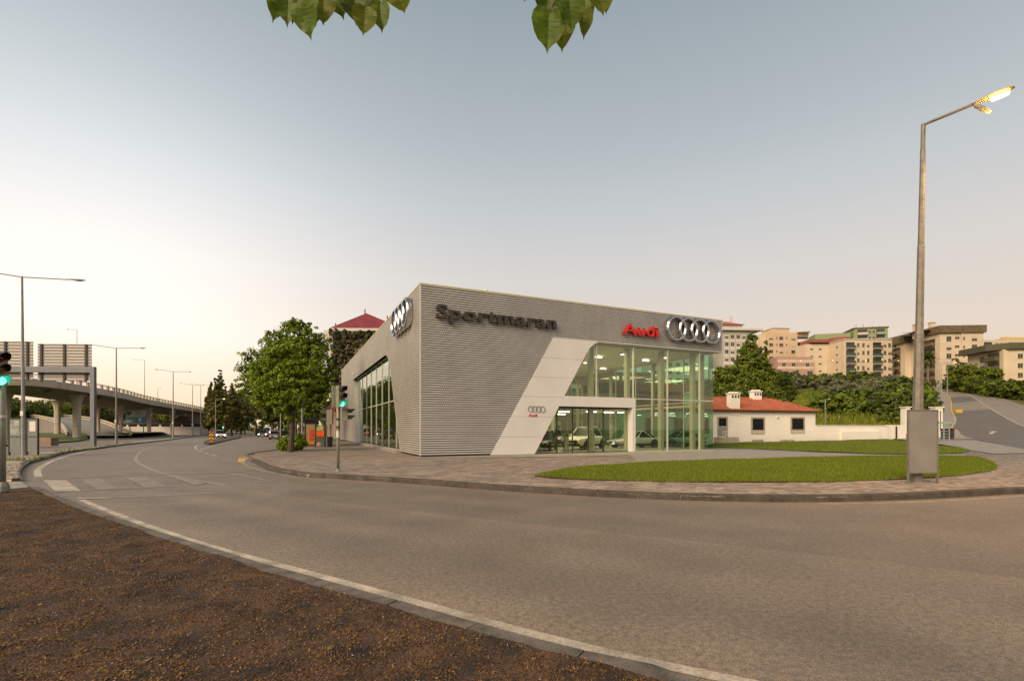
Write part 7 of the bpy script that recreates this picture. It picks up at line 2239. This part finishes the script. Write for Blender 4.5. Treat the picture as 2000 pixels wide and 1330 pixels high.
# ---------------------------------------------------------------- leaves hanging into the top of the view
L_LINDEN = []
for k, (d, l_) in enumerate((((.075, .125, .006), (.155, .23, .016)), ((.042, .075, .006), (.098, .145, .012)), ((.115, .135, .008), (.22, .25, .018)))):
    m = leaf_mat('leaf_linden_%d' % k, d, l_, .55, .45)
    L_LINDEN.append(m)
def linden(seed, m):
    rs = random.Random(seed)
    # half outline of a heart-shaped leaf with a drawn-out tip; stem at the origin, leaf hanging along -z
    P = [(0, .02), (.17, .10), (.37, .05), (.50, -.12), (.55, -.32), (.53, -.52), (.45, -.70), (.32, -.85), (.17, -.96), (.06, -1.03), (.016, -1.11), (0, -1.16)]
    mid = [(0, .03 - 1.20 * t) for t in np.linspace(0, 1, 9)]
    mb = MB(); tone = []
    def pt(x, z, s):
        cz = max(0, -z)
        y = -.22 * abs(x) * 1.3 + .06 * math.sin(z * 9 + abs(x) * 7 + seed) * abs(x) * 2 + .10 * cz * cz
        return (x * s, y, z)
    for s in (-1, 1):
        n = len(P)
        for i in range(n - 1):
            (x0, z0), (x1, z1) = P[i], P[i + 1]
            m0, m1 = z0 * .92 - .02 if z0 < 0 else 0.0, z1 * .92 - .02 if z1 < 0 else 0.0
            for a, b in ((0, .33), (.33, .66), (.66, 1)):
                # veins: narrow darker / lighter strips run from the midrib to the edge
                q = []
                for t, e in ((a, 0), (b, 0), (b, 1), (a, 1)):
                    xx, zz, mm = (x0, z0, m0) if e == 0 else (x1, z1, m1)
                    q.append(pt(xx * t, mm + (zz - mm) * t + (.09 * (1 - t) * t), s))
                mb.quad(*(q if s > 0 else q[::-1])); tone.append(.42 + .25 * ((i % 2) - .5) + rs.uniform(-.08, .08) + .1 * a)
    # midrib and side veins stand proud
    nb = len(mb.f)
    mb.tube([pt(0, z, 1) for _, z in mid], [.008, .008, .007, .006, .005, .004, .003, .003, .002], 4)
    for k in range(1, 7):
        for s in (-1, 1):
            z = -.12 * k + .06; xe = .40 * (1 - abs(k - 2.5) / 7)
            a = Vector(pt(0, z, s)); b = Vector(pt(xe, z - .02 - .10 * (1 if k > 1 else -1), s))
            mb.tube([a, a.lerp(b, .5) + Vector((0, -.008, 0)), b], [.004, .003, .002], 3)
    tone += [.8] * (len(mb.f) - nb); nb = len(mb.f)
    mb.tube([(0, 0, .03), (.02, .01, .2), (.0, .03, .42)], [.014, .011, .012], 5)
    tone += [.95] * (len(mb.f) - nb)
    me = bpy.data.meshes.new('leaf'); me.from_pydata(mb.v, [], mb.f); me.materials.append(m)
    at = me.attributes.new('tone', 'FLOAT', 'FACE'); at.data.foreach_set('value', tone)
    me.polygons.foreach_set('use_smooth', [True] * len(me.polygons)); me.update()
    return me
LM = [linden(i, L_LINDEN[(0, 0, 1, 2, 0, 1)[i]]) for i in range(6)]
def hanging(label, Y0, leaves, twig, group):
    cx = sum(q[0] for q in leaves) / len(leaves)
    base = (XW(cx, Y0), Y0, ZW(-60, Y0))
    r = thing('leafy_branch', label, 'branch', base, 0, group)
    for px, ys, ye, wpx, k, roll, yaw, dY in leaves:
        Y = Y0 + dY
        Ln = (ye - ys) * Y / FP / 1.17
        o = link('leaf', LM[k], r, (XW(px, Y) - base[0], Y - base[1], ZW(ys, Y) - base[2]))
        o.scale = (wpx * Y / FP / .80, Ln, Ln)
        o.rotation_euler = (R.uniform(-.15, .15), math.radians(roll), math.radians(yaw * .7))
    mb = MB()
    for tw in twig:
        mb.tube([(XW(a, Y0 + c) - base[0], Y0 + c - base[1], ZW(b, Y0 + c) - base[2]) for a, b, c in tw], [.006] * (len(tw) - 1) + [.003], 6)
    mb.build('twig', M_BARK, r)
    return r
hanging('cluster of green leaves hanging into the top of the view, left of the middle', 1.55,
        [(545, -26, 45, 30, 0, 8, 50, .02), (565, -34, 52, 52, 1, 4, 10, 0), (598, -2, 77, 44, 0, -4, -18, -.02), (590, -30, 50, 40, 2, 14, 30, .06), (608, -34, 42, 36, 1, -8, 40, .08), (632, -12, 46, 36, 3, 2, 20, .0), (660, -26, 44, 40, 0, -10, -10, .03), (690, -28, 48, 48, 2, -4, 15, .0), (680, -46, 22, 46, 2, 20, 5, .08),
         (713, 18, 69, 34, 3, 4, 25, -.02), (722, -32, 24, 30, 1, -6, 30, .05), (742, 8, 65, 27, 0, -4, 10, 0), (770, -26, 24, 40, 3, -24, 10, .0), (648, -44, 12, 36, 2, 10, 20, .1), (625, -46, 10, 34, 2, 0, 10, .1), (560, -50, 20, 40, 2, 20, 10, .1), (752, -40, 6, 34, 2, 0, 10, .1)],
        [[(520, -90, .1), (600, -70, .05), (700, -62, .05), (790, -80, .1)], [(600, -70, .05), (604, -40, .04), (598, -6, .0)], [(700, -62, .05), (738, -30, .02), (742, 6, .0)], [(560, -78, .07), (564, -50, .03), (565, -30, 0)]], 'hanging leaf clusters')
hanging('cluster of green leaves hanging into the top of the view, right of the middle', 1.5,
        [(1072, 22, 104, 50, 0, 2, 5, 0), (1110, -12, 58, 44, 1, -8, 12, -.03), (1104, 26, 94, 36, 3, 8, -20, .04), (1134, 0, 82, 30, 3, -4, 25, .02), (1165, -36, 30, 46, 3, -14, 10, .0), (1040, -34, 12, 36, 3, 22, 20, .04), (1072, -44, 40, 44, 1, 4, -10, .06), (1092, -48, 20, 40, 2, 0, 10, .1), (1130, -48, 8, 44, 2, -10, 10, .1), (1175, -30, 22, 26, 0, -20, 30, .05)],
        [[(1000, -100, .1), (1090, -75, .04), (1190, -90, .1)], [(1090, -75, .04), (1096, -20, .02), (1074, 24, .0)], [(1090, -75, .04), (1120, -30, .0), (1134, 2, .02)]], 'hanging leaf clusters')
